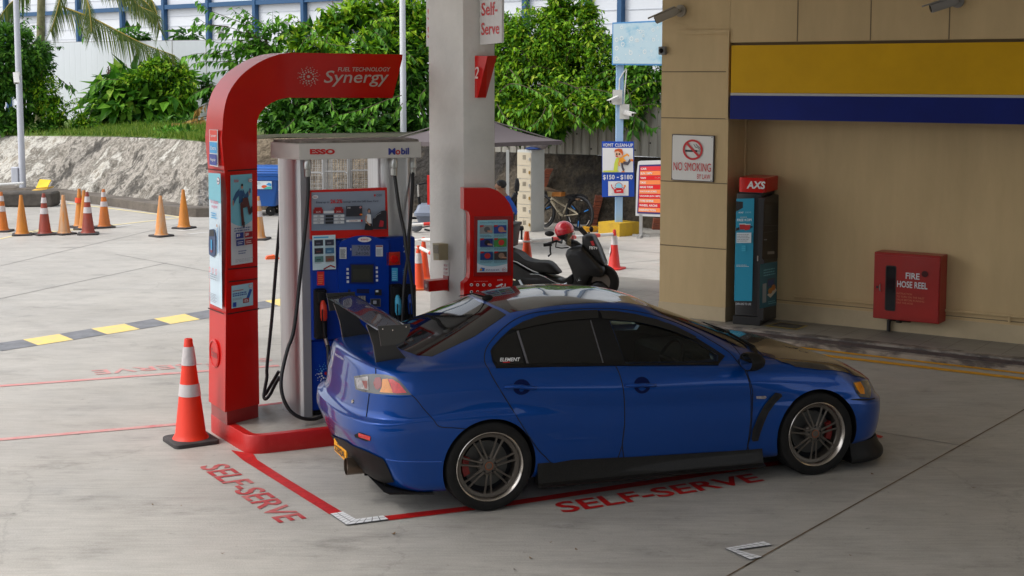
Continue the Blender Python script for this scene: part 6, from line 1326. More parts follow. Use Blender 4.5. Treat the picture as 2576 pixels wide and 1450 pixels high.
for k in range(10):
    v1 = .965 - .0935 * k; a.rect(.025, v1 - .088, .975, v1, (ink(230, 60, 65) if k == 0 else RD_) if k % 2 == 0 else OR_); a.text(T_[k], .04, v1 - .068, .04 + WD[k], v1 - .025, WT, .03); a.k -= 2
a.text('FROM', .36, .965 - .0935 * 2 - .06, .47, .965 - .0935 * 2 - .03, WT, .02); a.mb.build('price_rows', None, pr)
for x in (1912, 2440): m_ = MB(); p = pq_(x, 1060); m_.box(p[0] - .03, p[0] + .03, -.03, .03, .03, p[2] + .05, mat('galvanised_leg', (.45, .45, .44), .4, metal=.6)); m_.build('leg', None, pr)
for x in (1912, 2440): m_ = MB(); p = pq_(x, 1060); m_.box(p[0] - .035, p[0] + .035, -.35, .35, 0, .04, MATS['galvanised_leg']); f_ = m_.build('foot', None, pr)
m_ = MB(); m_.box(pq_(1800, 1330)[0], pq_(2025, 1330)[0], -.05, 0, .0, .045, MATS['galvanised_leg']); m_.build('crossbar', None, pr)
# ================================================================== WALL FURNITURE OF THE SHOP
ZN = zpx(2300, 520, 3.295); NSY = -.025
ns, nsl = hang('no_smoking_sign', 'white square no smoking sign with red lettering on the beige pillar', 'sign', PF, ZN(1065, 608), NSY)
P_ = [nsl(ZN(*p)) for p in ((1062, 608), (1602, 634), (1616, 36), (1072, 14))]; m_ = MB(); m_.prism(P_, (0, .02, 0), mat('sign_dark_rim', (.08, .07, .07), .5)); m_.build('backing', None, ns)
a = Art(bil([(p[0], -.001, p[2]) for p in P_]), MB(), .0015); a.rect(.018, .018, .982, .982, mat('sign_cream_white', (.74, .73, .70), .4)); NR = ink(200, 22, 30); a.rect(.33, .63, .62, .675, BLK); a.rect(.64, .63, .65, .675, BLK); a.rect(.67, .63, .68, .675, BLK)
a.line([(.53, .80), (.57, .74), (.65, .72), (.67, .68)], .012, BLK); a.line([(.58, .81), (.62, .76), (.68, .73), (.70, .68)], .012, BLK); a.ring(.51, .68, .19, .237, NR, .94, 40); a.line([(.35, .83), (.67, .535)], .05, NR); a.text('NO SMOKING', .06, .22, .95, .40, NR, .0); a.text('BY LAW', .63, .06, .94, .165, NR, .0)
for u, v in ((.035, .04), (.965, .04), (.965, .965), (.035, .965)): a.disc(u, v, .012, BLK)
a.mb.build('print', None, ns)
camera('beige security camera at the top of the beige pillar', PF.w(*(lambda s_: (s_[0], -.003, s_[1]))(PF.px(1714, 28, 0))), PF.ex * -.85 - PF.ey * .42 + Vector((0, 0, -.42)), 1.05, -PF.ey, mat('camera_beige', (.36, .32, .26), .5))
camera('grey security camera above the yellow fascia', PF.w(*(lambda s_: (s_[0], -.003, s_[1]))(PF.px(2410, 4, 0))), PF.ex * -.80 - PF.ey * .45 + Vector((0, 0, -.30)), 1.0, -PF.ey, mat('camera_grey', (.26, .25, .24), .5))
sx_, sz_ = PF.px(1673, 128); st2 = thing('wall_sensor', 'small grey sensor box at the left edge of the beige pillar', 'sensor', PF.w(sx_, -.003, sz_), PF.a); m_ = MB(); m_.box(-.06, .03, -.06, 0, -.05, .05, mat('sensor_grey', (.2, .2, .2), .5), .008); m_.build('case', None, st2, 40); m_ = MB(); m_.sphere((-.02, -.06, 0), .03, 10, 7, BLACK); m_.build('lens', None, st2, 50)
# kiosk
ZX = zpx(2820, 660, 2.265); ko = G(*ZX(340, 1390), WK + .002); KFl = Frame(ko, R(-25)); KFr = Frame(ko, R(65)); kx = KFl.px(*ZX(95, 1375))[0]; ky = KFr.px(*ZX(492, 1350))[0]; ki = thing('payment_kiosk', 'dark payment kiosk with turquoise side panel and red lettered top', 'kiosk', ko, R(-25))
def kl(p, yo=0): a_, b_ = KFl.px(*ZX(*p), yo); return (a_, yo, b_)
def kr(p, out=0): a_, b_ = KFr.px(*ZX(*p), out); return (-out, a_, b_)      # right face: outwards is +x of the kiosk frame
DK = mat('kiosk_charcoal', (.022, .022, .024), .4, var=.1, scale=3); zk1 = kl((200, 215))[2]; zk2 = kr((420, 235))[2]
m_ = MB(); m_.box(kx, 0, 0, ky, 0, .10, DK, .006); m_.build('plinth', None, ki); m_ = MB(); m_.box(kx + .02, -.012, .012, ky - .01, .10, zk1, DK, .01); m_.build('cabinet', None, ki, 40)
prf = [kr((332, 1340)), kr((490, 1310)), kr((508, 250)), kr((480, 232)), kr((430, 222)), kr((350, 255)), kr((345, 265))]; m_ = MB(); m_.prism([(-.03, p[1], p[2]) for p in prf], (.075, 0, 0), DK); m_.build('front_panel', None, ki)
def karts(pts, out): return Art(bil([kr(p, out) for p in pts]), MB(), .0015)
a = karts(((352, 800), (492, 790), (498, 300), (372, 290)), -.046); a.rect(0, 0, 1, 1, BLK); a.rect(.08, .62, .50, .95, ink(52, 52, 56)); a.line([(.02, .46), (.95, .50)], .012, ink(70, 70, 75)); a.rect(.05, .33, .25, .345, ink(170, 170, 180)); a.rect(.30, .08, .74, .13, ink(150, 145, 140)); a.rect(.0, .58, .95, .595, ink(70, 70, 72)); a.mb.build('screen', None, ki)
TQ = ink(30, 140, 165); a = karts(((330, 1240), (480, 1205), (490, 818), (335, 845)), -.046); a.rect(0, 0, 1, 1, ink(30, 105, 125)); lines(a, .2, .70, .95, .88, 3, ink(120, 190, 205), .4); a.rect(.42, .46, .85, .64, ink(70, 80, 100)); a.rect(.47, .48, .80, .60, ink(50, 70, 130)); a.rect(.14, .12, .36, .55, ink(150, 160, 165)); a.poly([(.4, .28), (.6, .2), (.97, .34), (.85, .42)], ink(215, 205, 190)); a.disc(.58, .36, .13, ink(190, 130, 50), .07); a.disc(.75, .42, .12, ink(200, 120, 40), .07); lines(a, .45, .05, .95, .14, 2, ink(120, 190, 205), .4); a.mb.build('advert', None, ki)
a = Art(bil([kl(p, -.004) for p in ((108, 1168), (266, 1170), (287, 262), (128, 265))]), MB(), .0015); a.rect(0, 0, 1, 1, ink(25, 150, 185)); a.poly([(0, .975), (.38, .97), (.38, .91), (.0, .875)], BLK); a.text('AXS', .12, .858, .42, .873, WT, .02, .2); a.text('DRIVE', .52, .858, .85, .873, ink(150, 205, 225)); lines(a, .25, .815, .75, .825, 1, WT, .4); a.text('FREE KOPI', .08, .78, .88, .805, ink(225, 240, 245), .02); a.poly([(.25, .70), (.52, .70), (.58, .75), (.22, .75)], ink(175, 30, 35)); a.poly([(.52, .69), (.80, .70), (.82, .75), (.54, .745)], ink(190, 30, 35)); a.rect(.20, .75, .58, .758, WT); a.rect(.54, .745, .84, .754, WT); a.poly([(.02, .685), (.22, .70), (.22, .725), (.05, .715)], BLK); a.poly([(.82, .715), (.97, .72), (.95, .735), (.83, .73)], BLK)
a.rect(.08, .57, .90, .67, ink(215, 225, 230)); lines(a, .12, .58, .86, .66, 5, GRY, .4)
for k in range(3): a.rect(.38, .49 + .02 * k, .60, .505 + .02 * k, ink(60, 175, 205))
lines(a, .12, .335, .85, .36, 2, WT, .35); a.mb.build('side_panel', None, ki)
a = Art(bil([kl(p, -.004) for p in ((118, 1203), (258, 1207), (258, 1188), (120, 1184))]), MB(), .0015); a.text('GAIN AXS TO LIFE', 0, 0, 1, 1, LG, .01); a.mb.build('slogan', None, ki)
hz0, hz1 = kl((140, 205))[2], kl((140, 78))[2]; hx0_ = kl((140, 140))[0]; m_ = MB(); m_.loft([rrect(hx0_, .03, .02, ky - .02, .05, 4, z) for z in (hz0, hz1)], REDG); hdk = m_.build('header', None, ki, 40); m_ = MB(); m_.box(hx0_ + .02, -.01, .03, ky - .04, zk1 - .01, hz0 + .001, DK); m_.build('neck', None, ki)
a = Art(bil([kr(p, -.032) for p in ((338, 178), (420, 166), (420, 98), (338, 104))]), MB(), .0015)
a.mb = MB(); a = Art(bil([(-.20, .018, hz0 + (hz1 - hz0) * .25), (.025, .018, hz0 + (hz1 - hz0) * .25), (.025, .018, hz0 + (hz1 - hz0) * .78), (-.20, .018, hz0 + (hz1 - hz0) * .78)]), MB(), .0015); a.text('AXS', 0, 0, 1, 1, WT, .035, .15); a.mb.build('lettering', None, hdk)
m_ = MB(); q_ = kr((312, 795), -.05); m_.tube([(.05, q_[1] + .02, q_[2] - .03), (.05, q_[1] + .02, q_[2] + .03)], .007, 6, STEEL); m_.build('latch', None, ki)
# fire hose cabinet
ZH = zpx(3400, 900, 3.453); fy = -.26; fh, fhl = hang('hose_reel_cabinet', 'red fire hose reel cabinet mounted low on the beige wall', 'fire cabinet', WF, ZH(25, 1180), fy)
P_ = [fhl(ZH(*p)) for p in ((25, 1182), (920, 1272), (948, 355), (52, 290))]; FRD = mat('fire_red_enamel', (.33, .008, .004), .4, coat=.2, var=.12, scale=2.5); x0_, x1_ = (P_[0][0] + P_[3][0]) / 2, (P_[1][0] + P_[2][0]) / 2; z0_, z1_ = (P_[0][2] + P_[1][2]) / 2, (P_[2][2] + P_[3][2]) / 2
m_ = MB(); m_.box(x0_, x1_, 0.012, -fy - .004, z0_, z1_, FRD, .006); m_.build('box', None, fh); m_ = MB(); m_.box(x0_ + .012, x1_ - .012, 0, .011, z0_ + .03, z1_ - .03, FRD); fd = m_.build('door', None, fh)
W_ = x1_ - x0_ - .024; H_ = z1_ - z0_ - .06; a = Art(bil([(x0_ + .012, -.0005, z0_ + .03), (x1_ - .012, -.0005, z0_ + .03), (x1_ - .012, -.0005, z1_ - .03), (x0_ + .012, -.0005, z1_ - .03)]), MB(), .0012)
a.text('FIRE', .49, .645, .705, .745, LG, .02); a.text('HOSE REEL', .36, .50, .83, .605, LG, .02)
for v, t in ((.385, 'INSTRUCTION'), (.335, 'TO TURN ON THE INLET'), (.285, 'VALVE BEFORE RUNNING'), (.235, 'OUT THE HOSE')): a.text(t, .36, v, .36 + .0215 * len(t), v + .03, ink(200, 120, 85))
a.mb.build('lettering', None, fd)
def rr2(u0, v0, u1, v1, r_): return [(p[0], p[1]) for p in rrect(u0, u1, v0, v1, r_, 4, 0)]
a = Art(a.fn, MB(), .0015); P = rr2(.175, .10, .345, .84, .03); a.poly(P, mat('cabinet_window_rim', (.02, .006, .005), .4)); a.poly(rr2(.19, .115, .33, .825, .025), mat('dark_cabinet_window', (.012, .014, .017), .08, spec=.6)); a.disc(.785, .745, .052, mat('dark_red_knob', (.05, .003, .003), .3), .05); a.rect(.035, .455, .07, .49, BLK); a.mb.build('window', None, fd)
m_ = MB(); q_ = (x0_ + .10 * W_ + .012, z0_ + .47 * H_ + .03); m_.tube([(q_[0], 0, q_[1] - .04), (q_[0], -.025, q_[1] - .03), (q_[0], -.025, q_[1] + .03), (q_[0], 0, q_[1] + .04)], .006, 6, STEEL); m_.build('handle', None, fd, 50)
m_ = MB()
for v in (.1, .82): m_.cyl((x1_ - .006, -.004, z0_ + v * (z1_ - z0_)), (x1_ - .006, -.004, z0_ + v * (z1_ - z0_) + .07), .008, None, 8, FRD)
m_.build('hinge', None, fd, 50)
px_, pz_ = fhl(ZH(165, 1240))[0], z0_; m_ = MB(); yw = -fy; m_.tube([(px_, yw - .05, -ns.location.z * 0 + WK - fh.location.z), (px_, yw - .05, pz_ - .05), (px_ + .04, yw - .05, pz_ - .025), (px_ + .25, yw - .05, pz_ - .025), (px_ + .27, yw - .05, pz_ + .01)], .024, 8, mat('black_iron_pipe', (.015, .014, .014), .5)); m_.cyl((px_ + .12, yw - .05, pz_ - .06), (px_ + .12, yw - .05, pz_ + .0), .035, None, 10, MATS['black_iron_pipe']); m_.build('supply_pipe', None, fh, 50)
m_ = MB(); z_ = .47; xw = WF.px(2000, 790)[0]; m_.tube([(xw, -.03, .40), (XE - .5, -.03, .40)], .014, 6, BEIGE); m_.tube([(WF.px(2540, 830)[0], -.03, .33), (WF.px(2540, 830)[0], -.03, .40)], .014, 6, BEIGE); m_.build('wall_pipe', None, bt, 50)
# ================================================================== SLOPE, TERRACE, WALLS BEHIND
from mathutils import noise as NZ
ST = [(-260, 462, 340, 2.4), (-120, 476, 342, 2.4), (125, 494, 343, 2.4), (230, 506, 344, 2.4), (330, 519, 346, 2.3), (430, 533, 350, 2.2), (500, 542, 356, 1.9), (545, 540, 362, 1.5), (600, 531, 352, 1.3), (700, 528, 348, 1.1), (860, 531, 347, .9), (1000, 535, 347, .8), (1120, 541, 349, .6), (1250, 552, 372, .45), (1363, 560, 388, .35), (1560, 570, 393, .3), (1700, 580, 398, .3), (1900, 592, 402, .3), (2200, 610, 410, .3)]
def stat(i):
    x, yb_, yt, dy = ST[i]; b = G(x, yb_); t = AY(x, yt, b.y + dy); return b, t
BT = [stat(i) for i in range(len(ST))]
def slope_mesh(i0_, i1_, sub, rows, amp, seed):
    P = []
    for i in range(i0_, i1_):
        for k in range(sub):
            t = k / sub; P.append(tuple(BT[i][j].lerp(BT[i + 1][j], t) for j in (0, 1)))
    P.append(BT[i1_]); rings = []
    for r in range(rows + 1):
        v = r / rows; row = []
        for b, t in P:
            p = b.lerp(t, v); n_ = Vector((0, -1, .45)); a_ = amp * math.sin(math.pi * min(1, v * 1.0 + .12)) ** .5
            d = NZ.fractal(p * .9 + Vector((seed, 0, 0)), 1, 2, 6) * a_ + NZ.fractal(p * 3.5, 1, 2, 4) * a_ * .35
            row.append(tuple(p + n_ * d))
        rings.append(row)
    return rings
def rock_mat(name, stops, sc=1.1, bump=.8):
    m = bpy.data.materials.new(name); m.use_nodes = True; n = m.node_tree.nodes; L = m.node_tree.links; b = n['Principled BSDF']; b.inputs['Roughness'].default_value = .9
    tc = n.new('ShaderNodeTexCoord'); mp = n.new('ShaderNodeMapping'); mp.inputs['Scale'].default_value = (.9, 1, .8); mp.inputs['Rotation'].default_value = (0, .2, 0); L.new(tc.outputs['Object'], mp.inputs[0])
    t = n.new('ShaderNodeTexNoise'); t.inputs['Scale'].default_value = sc; t.inputs['Detail'].default_value = 12; t.inputs['Roughness'].default_value = .72; t.inputs['Distortion'].default_value = .05; L.new(mp.outputs[0], t.inputs[0])
    r = n.new('ShaderNodeValToRGB'); e = r.color_ramp.elements; e[0].position, e[0].color = stops[0][0], stops[0][1] + (1,); e[1].position, e[1].color = stops[-1][0], stops[-1][1] + (1,)
    for p, c in stops[1:-1]: q = e.new(p); q.color = c + (1,)
    L.new(t.outputs[0], r.inputs[0])
    t3 = n.new('ShaderNodeTexNoise'); t3.inputs['Scale'].default_value = 14; t3.inputs['Detail'].default_value = 8; t3.inputs['Roughness'].default_value = .8; L.new(mp.outputs[0], t3.inputs[0]); r3 = n.new('ShaderNodeValToRGB'); r3.color_ramp.elements[0].position = .36; r3.color_ramp.elements[0].color = (.35, .33, .30, 1); r3.color_ramp.elements[1].position = .52; r3.color_ramp.elements[1].color = (1, 1, 1, 1); L.new(t3.outputs[0], r3.inputs[0])
    mx = n.new('ShaderNodeMix'); mx.data_type = 'RGBA'; mx.blend_type = 'MULTIPLY'; mx.inputs[0].default_value = .85; L.new(r.outputs[0], mx.inputs[6]); L.new(r3.outputs[0], mx.inputs[7]); L.new(mx.outputs[2], b.inputs['Base Color'])
    t2 = n.new('ShaderNodeTexNoise'); t2.inputs['Scale'].default_value = 9; t2.inputs['Detail'].default_value = 10; L.new(tc.outputs['Object'], t2.inputs[0]); bp = n.new('ShaderNodeBump'); bp.inputs['Strength'].default_value = bump; bp.inputs['Distance'].default_value = .12; L.new(t2.outputs[0], bp.inputs['Height']); L.new(bp.outputs[0], b.inputs['Normal']); return m
ROCK = rock_mat('weathered_shotcrete', [(.34, (.045, .042, .038)), (.42, (.11, .10, .085)), (.47, (.40, .37, .325)), (.52, (.15, .135, .11)), (.58, (.56, .54, .49)), (.64, (.28, .25, .20)), (.72, (.50, .46, .40))], .75)
DROCK = rock_mat('dark_stone', [(.30, (.010, .009, .008)), (.46, (.026, .022, .018)), (.56, (.10, .08, .055)), (.68, (.05, .045, .03)), (.8, (.17, .14, .095))], .8)  # near-black stone tones with tan patches
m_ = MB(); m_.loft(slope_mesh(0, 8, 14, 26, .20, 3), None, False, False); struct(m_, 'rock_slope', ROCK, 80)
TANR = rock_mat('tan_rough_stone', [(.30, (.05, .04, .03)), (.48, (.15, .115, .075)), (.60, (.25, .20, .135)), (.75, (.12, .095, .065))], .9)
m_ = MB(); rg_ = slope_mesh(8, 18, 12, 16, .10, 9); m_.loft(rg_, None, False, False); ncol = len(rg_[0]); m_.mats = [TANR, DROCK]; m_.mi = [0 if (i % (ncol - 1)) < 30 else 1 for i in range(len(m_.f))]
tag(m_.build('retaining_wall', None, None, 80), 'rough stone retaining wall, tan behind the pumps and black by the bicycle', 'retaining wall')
# foot kerb
m_ = MB(); P = [BT[i][0] for i in range(1, 9)]; P = [Vector(p) for p in catm([tuple(p) for p in P], 5)]
def off_(P, d): return [p + (lambda t: Vector((t.y, -t.x, 0)) * d)((P[min(len(P) - 1, i + 1)] - P[max(0, i - 1)]).normalized()) for i, p in enumerate(P)]
A_, B_ = off_(P, .10), off_(P, .40); UPV = Vector((0, 0, .19)); m_.loft([[tuple(p) for p in B_], [tuple(p + UPV) for p in off_(P, .39)], [tuple(p + UPV + Vector((0, 0, .015))) for p in off_(P, .33)], [tuple(p + UPV) for p in off_(P, -.2)]], None, False, False); struct(m_, 'slope_kerb', mat('dirty_kerb_concrete', (.17, .145, .12), .9, rgb2=(.07, .06, .05), scale=2, bump=.4))
# terrace with grass
H0, H1 = AY(115, 300, 47), AY(1640, 300, 37); HA = math.atan2(H1.y - H0.y, H1.x - H0.x); HF = Frame((H0.x, H0.y, 0), HA)
m_ = MB(); rows = []
for v in (0, .03, .1, .2, .35, .5, .75, 1, 1.3):
    row = []
    for i in range(len(ST)):
        b, t = BT[i]; l = HF.l(t); far = HF.w(l.x + (t.y * 0), 0, 1.62); p = t.lerp(Vector((far.x, far.y, 1.62)), v); row.append((p.x, p.y, p.z + (.06 if 0 < v < 1 else 0) + .05 * NZ.noise(p * .8)))
    rows.append(row)
GRS = mat('grassy_soil', (.10, .17, .025), .95, rgb2=(.13, .10, .05), scale=1.5, thr=(.30, .48), bump=.8, bscale=25)
m_.loft(rows, None, False, False); m_.mats = [GRS, mat('leaf_litter_soil', (.055, .042, .025), .95, rgb2=(.02, .03, .01), scale=5, bump=.8, bscale=25)]; m_.mi = [0 if i % (len(ST) - 1) < 8 else 1 for i in range(len(m_.f))]; struct(m_, 'terrace', None, 60)
def leaf_mat(name, stops, trans=.35):
    m = bpy.data.materials.new(name); m.use_nodes = True; n = m.node_tree.nodes; L = m.node_tree.links; b = n['Principled BSDF']; b.inputs['Roughness'].default_value = .5; b.inputs['Specular IOR Level'].default_value = .22; o = n['Material Output']
    g = n.new('ShaderNodeNewGeometry'); r = n.new('ShaderNodeValToRGB'); e = r.color_ramp.elements; e[0].position, e[0].color = stops[0][0], stops[0][1] + (1,); e[1].position, e[1].color = stops[-1][0], stops[-1][1] + (1,)
    for p, c in stops[1:-1]: q = e.new(p); q.color = c + (1,)
    L.new(g.outputs['Random Per Island'], r.inputs[0]); L.new(r.outputs[0], b.inputs['Base Color']); t = n.new('ShaderNodeBsdfTranslucent'); L.new(r.outputs[0], t.inputs[0]); x = n.new('ShaderNodeMixShader'); x.inputs[0].default_value = trans; L.new(b.outputs[0], x.inputs[1]); L.new(t.outputs[0], x.inputs[2]); L.new(x.outputs[0], o.inputs[0]); return m
LEAF_Y = leaf_mat('yellow_green_leaf', [(0, (.05, .17, .006)), (.5, (.15, .34, .010)), (.85, (.30, .50, .018)), (1, (.42, .50, .05))])
LEAF_G = leaf_mat('mid_green_leaf', [(0, (.03, .12, .008)), (.55, (.09, .27, .014)), (1, (.22, .46, .05))])
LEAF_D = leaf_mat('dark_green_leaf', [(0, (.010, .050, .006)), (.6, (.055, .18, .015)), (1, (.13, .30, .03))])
LEAF_DRY = leaf_mat('dry_yellow_leaf', [(0, (.20, .11, .02)), (.6, (.36, .22, .05)), (1, (.45, .30, .10))])
TWIG = mat('grey_brown_twig', (.09, .065, .045), .9, var=.3, scale=8)
LEAF_B = leaf_mat('broad_bright_leaf', [(0, (.04, .16, .012)), (.5, (.12, .33, .02)), (.9, (.25, .50, .05)), (1, (.34, .52, .06))])
rl = random.Random(11)
def rv(): 
    while True:
        v = Vector((rl.uniform(-1, 1), rl.uniform(-1, 1), rl.uniform(-1, 1)))
        if .05 < v.length < 1: return v.normalized()
def leaf(mb, p, d, nrm, L_, W_, mt):
    d = d.normalized(); s_ = d.cross(nrm)
    if s_.length < .05: s_ = d.cross(rv())
    s_.normalize(); n2 = s_.cross(d); m = p + d * L_ * .42
    mb.add([tuple(p), tuple(m + s_ * W_ * .5 + n2 * W_ * .16), tuple(p + d * L_ - n2 * L_ * .14), tuple(m - s_ * W_ * .5 + n2 * W_ * .16), tuple(m)], [(0, 1, 4), (1, 2, 4), (4, 2, 3), (0, 4, 3)], mt)
def clump(mb, c, r, n, size, mt, droop=.35, shell=.55, asp=.45, cull=True):
    """leaves through the outer volume of an ellipsoid, thinned by a noise field so the outline breaks up"""
    k = 0; tries = 0
    while k < n and tries < n * 6:
        tries += 1; u = rv(); rad = shell + (1.10 - shell) * rl.random() ** .6; p = Vector((c.x + u.x * r[0] * rad, c.y + u.y * r[1] * rad, c.z + u.z * r[2] * rad))
        if NZ.noise(p * 1.9) + rl.uniform(-.25, .25) < -.22: continue
        if cull and u.y > .55: continue
        d = (u * .7 + rv() * .8 + Vector((0, 0, -droop))); s_ = size * (.55 + 1.15 * rl.random() ** 1.7); leaf(mb, p, d, (Vector((0, 0, 1)) + u * .5 + rv() * .5), s_, s_ * asp, mt); k += 1
def spray(mb, tw, pts, size, mt, step=.05, rad=.012, droop=.6, asp=.42):
    P = [Vector(p) for p in catm([tuple(p) for p in pts], 6)]; tw.tube([tuple(p) for p in P], [rad * (1 - .8 * i / len(P)) for i in range(len(P))], 5, TWIG); acc = 0; side = 1
    for i in range(len(P) - 1):
        seg = P[i + 1] - P[i]; L_ = seg.length; t = seg.normalized(); acc += L_
        while acc > step:
            acc -= step; p = P[i].lerp(P[i + 1], rl.random()); q = t.cross(Vector((0, 0, 1))); q = q.normalized() if q.length > .05 else Vector((1, 0, 0)); side = -side
            d = q * side * rl.uniform(.3, .9) + t * rl.uniform(.25, .7) + Vector((0, 0, -droop * rl.uniform(.4, 1.5))); s_ = size * rl.uniform(.7, 1.25); leaf(mb, p, d, Vector((0, 0, 1)) + rv() * .4, s_, s_ * asp, mt)
def plant(name, label, cat, base, group=None): return thing(name, label, cat, base, 0, group)
def fin(root, leaves, twigs, nm='foliage'):
    off = root.location
    for mb, n_ in ((leaves, nm), (twigs, 'branches')):
        if not mb.v: continue
        mb.v = [(p[0] - off.x, p[1] - off.y, p[2] - off.z) for p in mb.v]; mb.build(n_, None, root)
def pc_(x, y, Y, rx, ry=None, rz=None): p = AY(x, y, Y); k = Y / 3600; return p, (rx * k, (ry or rx) * k, (rz or rx) * k)
GT = 'greenery along the white hoarding'
Zz1 = zpx(0, 0, 2.575); Zz2 = ZB; Zz3 = Z3
def trunk(tw, x, Y, z0, z1, r, lean=0):
    p = AY(x, 300, Y); tw.tube([(p.x, p.y, z0 - .1), (p.x + lean * .4, p.y, (z0 + z1) / 2), (p.x + lean, p.y, z1)], [r, r * .8, r * .5], 8, TWIG)
    for k in range(7):
        z = z0 + (z1 - z0) * (.35 + .08 * k); a_ = rl.uniform(0, 6.28); l_ = (z1 - z0) * rl.uniform(.35, .6); tw.tube([(p.x + lean * .5, p.y, z), (p.x + lean * .5 + math.cos(a_) * l_ * .6, p.y + math.sin(a_) * l_ * .4, z + l_ * .35), (p.x + lean * .5 + math.cos(a_) * l_, p.y + math.sin(a_) * l_ * .6, z + l_ * .5)], [r * .4, r * .25, .01], 6, TWIG)
# --- creeper mound on the right (three overlapping plants)
def mound(label, clumps, sprays, mt, size, base, nm='creeper_thicket', cat='creeper', smt=None, sprsize=.2, dens=1.0, trk=None):
    lv_, tw = MB(), MB(); o = plant(nm, label, cat, base, GT)
    for (x, y, Y, rx, rz, n) in clumps:
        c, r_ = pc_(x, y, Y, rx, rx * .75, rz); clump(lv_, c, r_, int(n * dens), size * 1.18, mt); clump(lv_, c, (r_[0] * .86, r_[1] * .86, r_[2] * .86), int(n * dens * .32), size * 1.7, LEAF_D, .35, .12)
        if nm in ('leafy_tree', 'creeper_thicket', 'broadleaf_bush'):
            for _ in range(4 if n > 500 else 2):
                t = rl.uniform(.15, math.pi - .15) * 1.0 + rl.uniform(-.5, .5); p0 = c + Vector((math.cos(t) * r_[0] * .8, -r_[1] * rl.uniform(.2, .8), math.sin(t) * r_[2] * .8)); o_ = Vector((math.cos(t), -.35, math.sin(t) * .8)).normalized(); ln = rl.uniform(.35, .95) * (.35 if Y > 41 else 1)
                spray(lv_, tw, [p0, p0 + o_ * ln * .5 + Vector((0, 0, .06)), p0 + o_ * ln + Vector((0, 0, -.12 * ln))], max(size * 1.35, .12), mt, .045, .008)
    for pts, Y in sprays:
        P = [AY(p[0], p[1], Y + .25 * i * 0 - .12 * i) for i, p in enumerate(pts)]; spray(lv_, tw, P, sprsize, smt or mt)
    if trk: trunk(tw, *trk)
    fin(o, lv_, tw); return o
mound('rounded mound of small leaved creeper between the column and the bubble billboard', [(1360, 130, 29.5, 120, 95, 3000), (1440, 95, 29.5, 75, 85, 1600), (1300, 170, 29.4, 90, 110, 2000), (1480, 190, 29.3, 110, 110, 2600), (1390, 230, 29.2, 130, 90, 2600), (1260, 250, 28.9, 60, 70, 1100), (1500, 270, 28.6, 110, 45, 1500), (1360, 275, 28.7, 90, 45, 1200), (1545, 205, 29.3, 85, 90, 1600), (1600, 255, 29.2, 70, 85, 1300), (1440, 50, 29.5, 40, 45, 500), (1335, 80, 29.6, 50, 50, 700), (1270, 110, 29.7, 45, 70, 700)],
      [([Zz3(905, 930), Zz3(1000, 850), Zz3(1120, 860), Zz3(1230, 900), Zz3(1330, 960), Zz3(1420, 1050)], 28.4), ([Zz3(1290, 850), Zz3(1400, 880), Zz3(1500, 930), Zz3(1590, 1010)], 28.4), ([Zz3(1010, 700), Zz3(1060, 760), Zz3(1110, 830)], 28.5), ([Zz3(1480, 820), Zz3(1640, 870), Zz3(1750, 960), Zz3(1800, 1060)], 28.4), ([Zz3(1640, 880), Zz3(1850, 900), Zz3(2000, 930), Zz3(2090, 960)], 28.4), ([Zz3(880, 1050), Zz3(960, 1180), Zz3(1090, 1290)], 28.0), ([Zz3(1370, 1080), Zz3(1310, 1200), Zz3(1190, 1290)], 27.9), ([Zz3(1400, 1050), Zz3(1440, 1180), Zz3(1390, 1340)], 27.9), ([Zz3(1560, 1090), Zz3(1700, 1200), Zz3(1820, 1300)], 28.0), ([Zz3(1850, 1080), Zz3(1950, 1170), Zz3(1880, 1230)], 28.0), ([Zz3(1640, 1040), Zz3(1720, 1120), Zz3(1660, 1250)], 28.0), ([Zz3(1250, 1000), Zz3(1180, 1080), Zz3(1060, 1130)], 28.2)], LEAF_Y, .085, AY(1400, 345, 32.6), smt=LEAF_G, sprsize=.17, dens=1.35, trk=(1400, 30.6, 1.5, 3.6, .08))
mound('slender leafy shoots topping the right creeper mound', [(1425, 12, 29.5, 34, 22, 260), (1460, 30, 29.5, 36, 36, 300), (1405, 38, 29.5, 30, 30, 240)], [([(1430, 60), (1432, 20), (1440, -25)], 29.7), ([(1470, 70), (1500, 60), (1530, 110)], 29.7)], LEAF_Y, .10, AY(1430, 110, 33.4), sprsize=.13)
mound('dark hanging vine over the corrugated fence right of the blue post', [(1620, 190, 28.8, 60, 70, 900), (1650, 235, 28.8, 50, 60, 600), (1600, 290, 28.7, 30, 30, 200)], [([Zz3(2190, 900), Zz3(2230, 1050), Zz3(2260, 1200), Zz3(2240, 1340)], 28.0), ([Zz3(2220, 1120), Zz3(2330, 1210), Zz3(2440, 1290), Zz3(2520, 1270)], 28.0), ([Zz3(2130, 1000), Zz3(2200, 1080), Zz3(2280, 1090)], 27.6)], LEAF_G, .10, AY(1625, 330, 31), smt=LEAF_D, sprsize=.24)
mound('dark shaded shrub under the creeper mound behind the umbrella', [(1300, 300, 29.3, 60, 50, 900), (1370, 310, 29.1, 60, 40, 700), (1260, 290, 29.5, 40, 60, 500)], [], LEAF_D, .12, AY(1310, 350, 32.6), 'shrub', 'shrub')
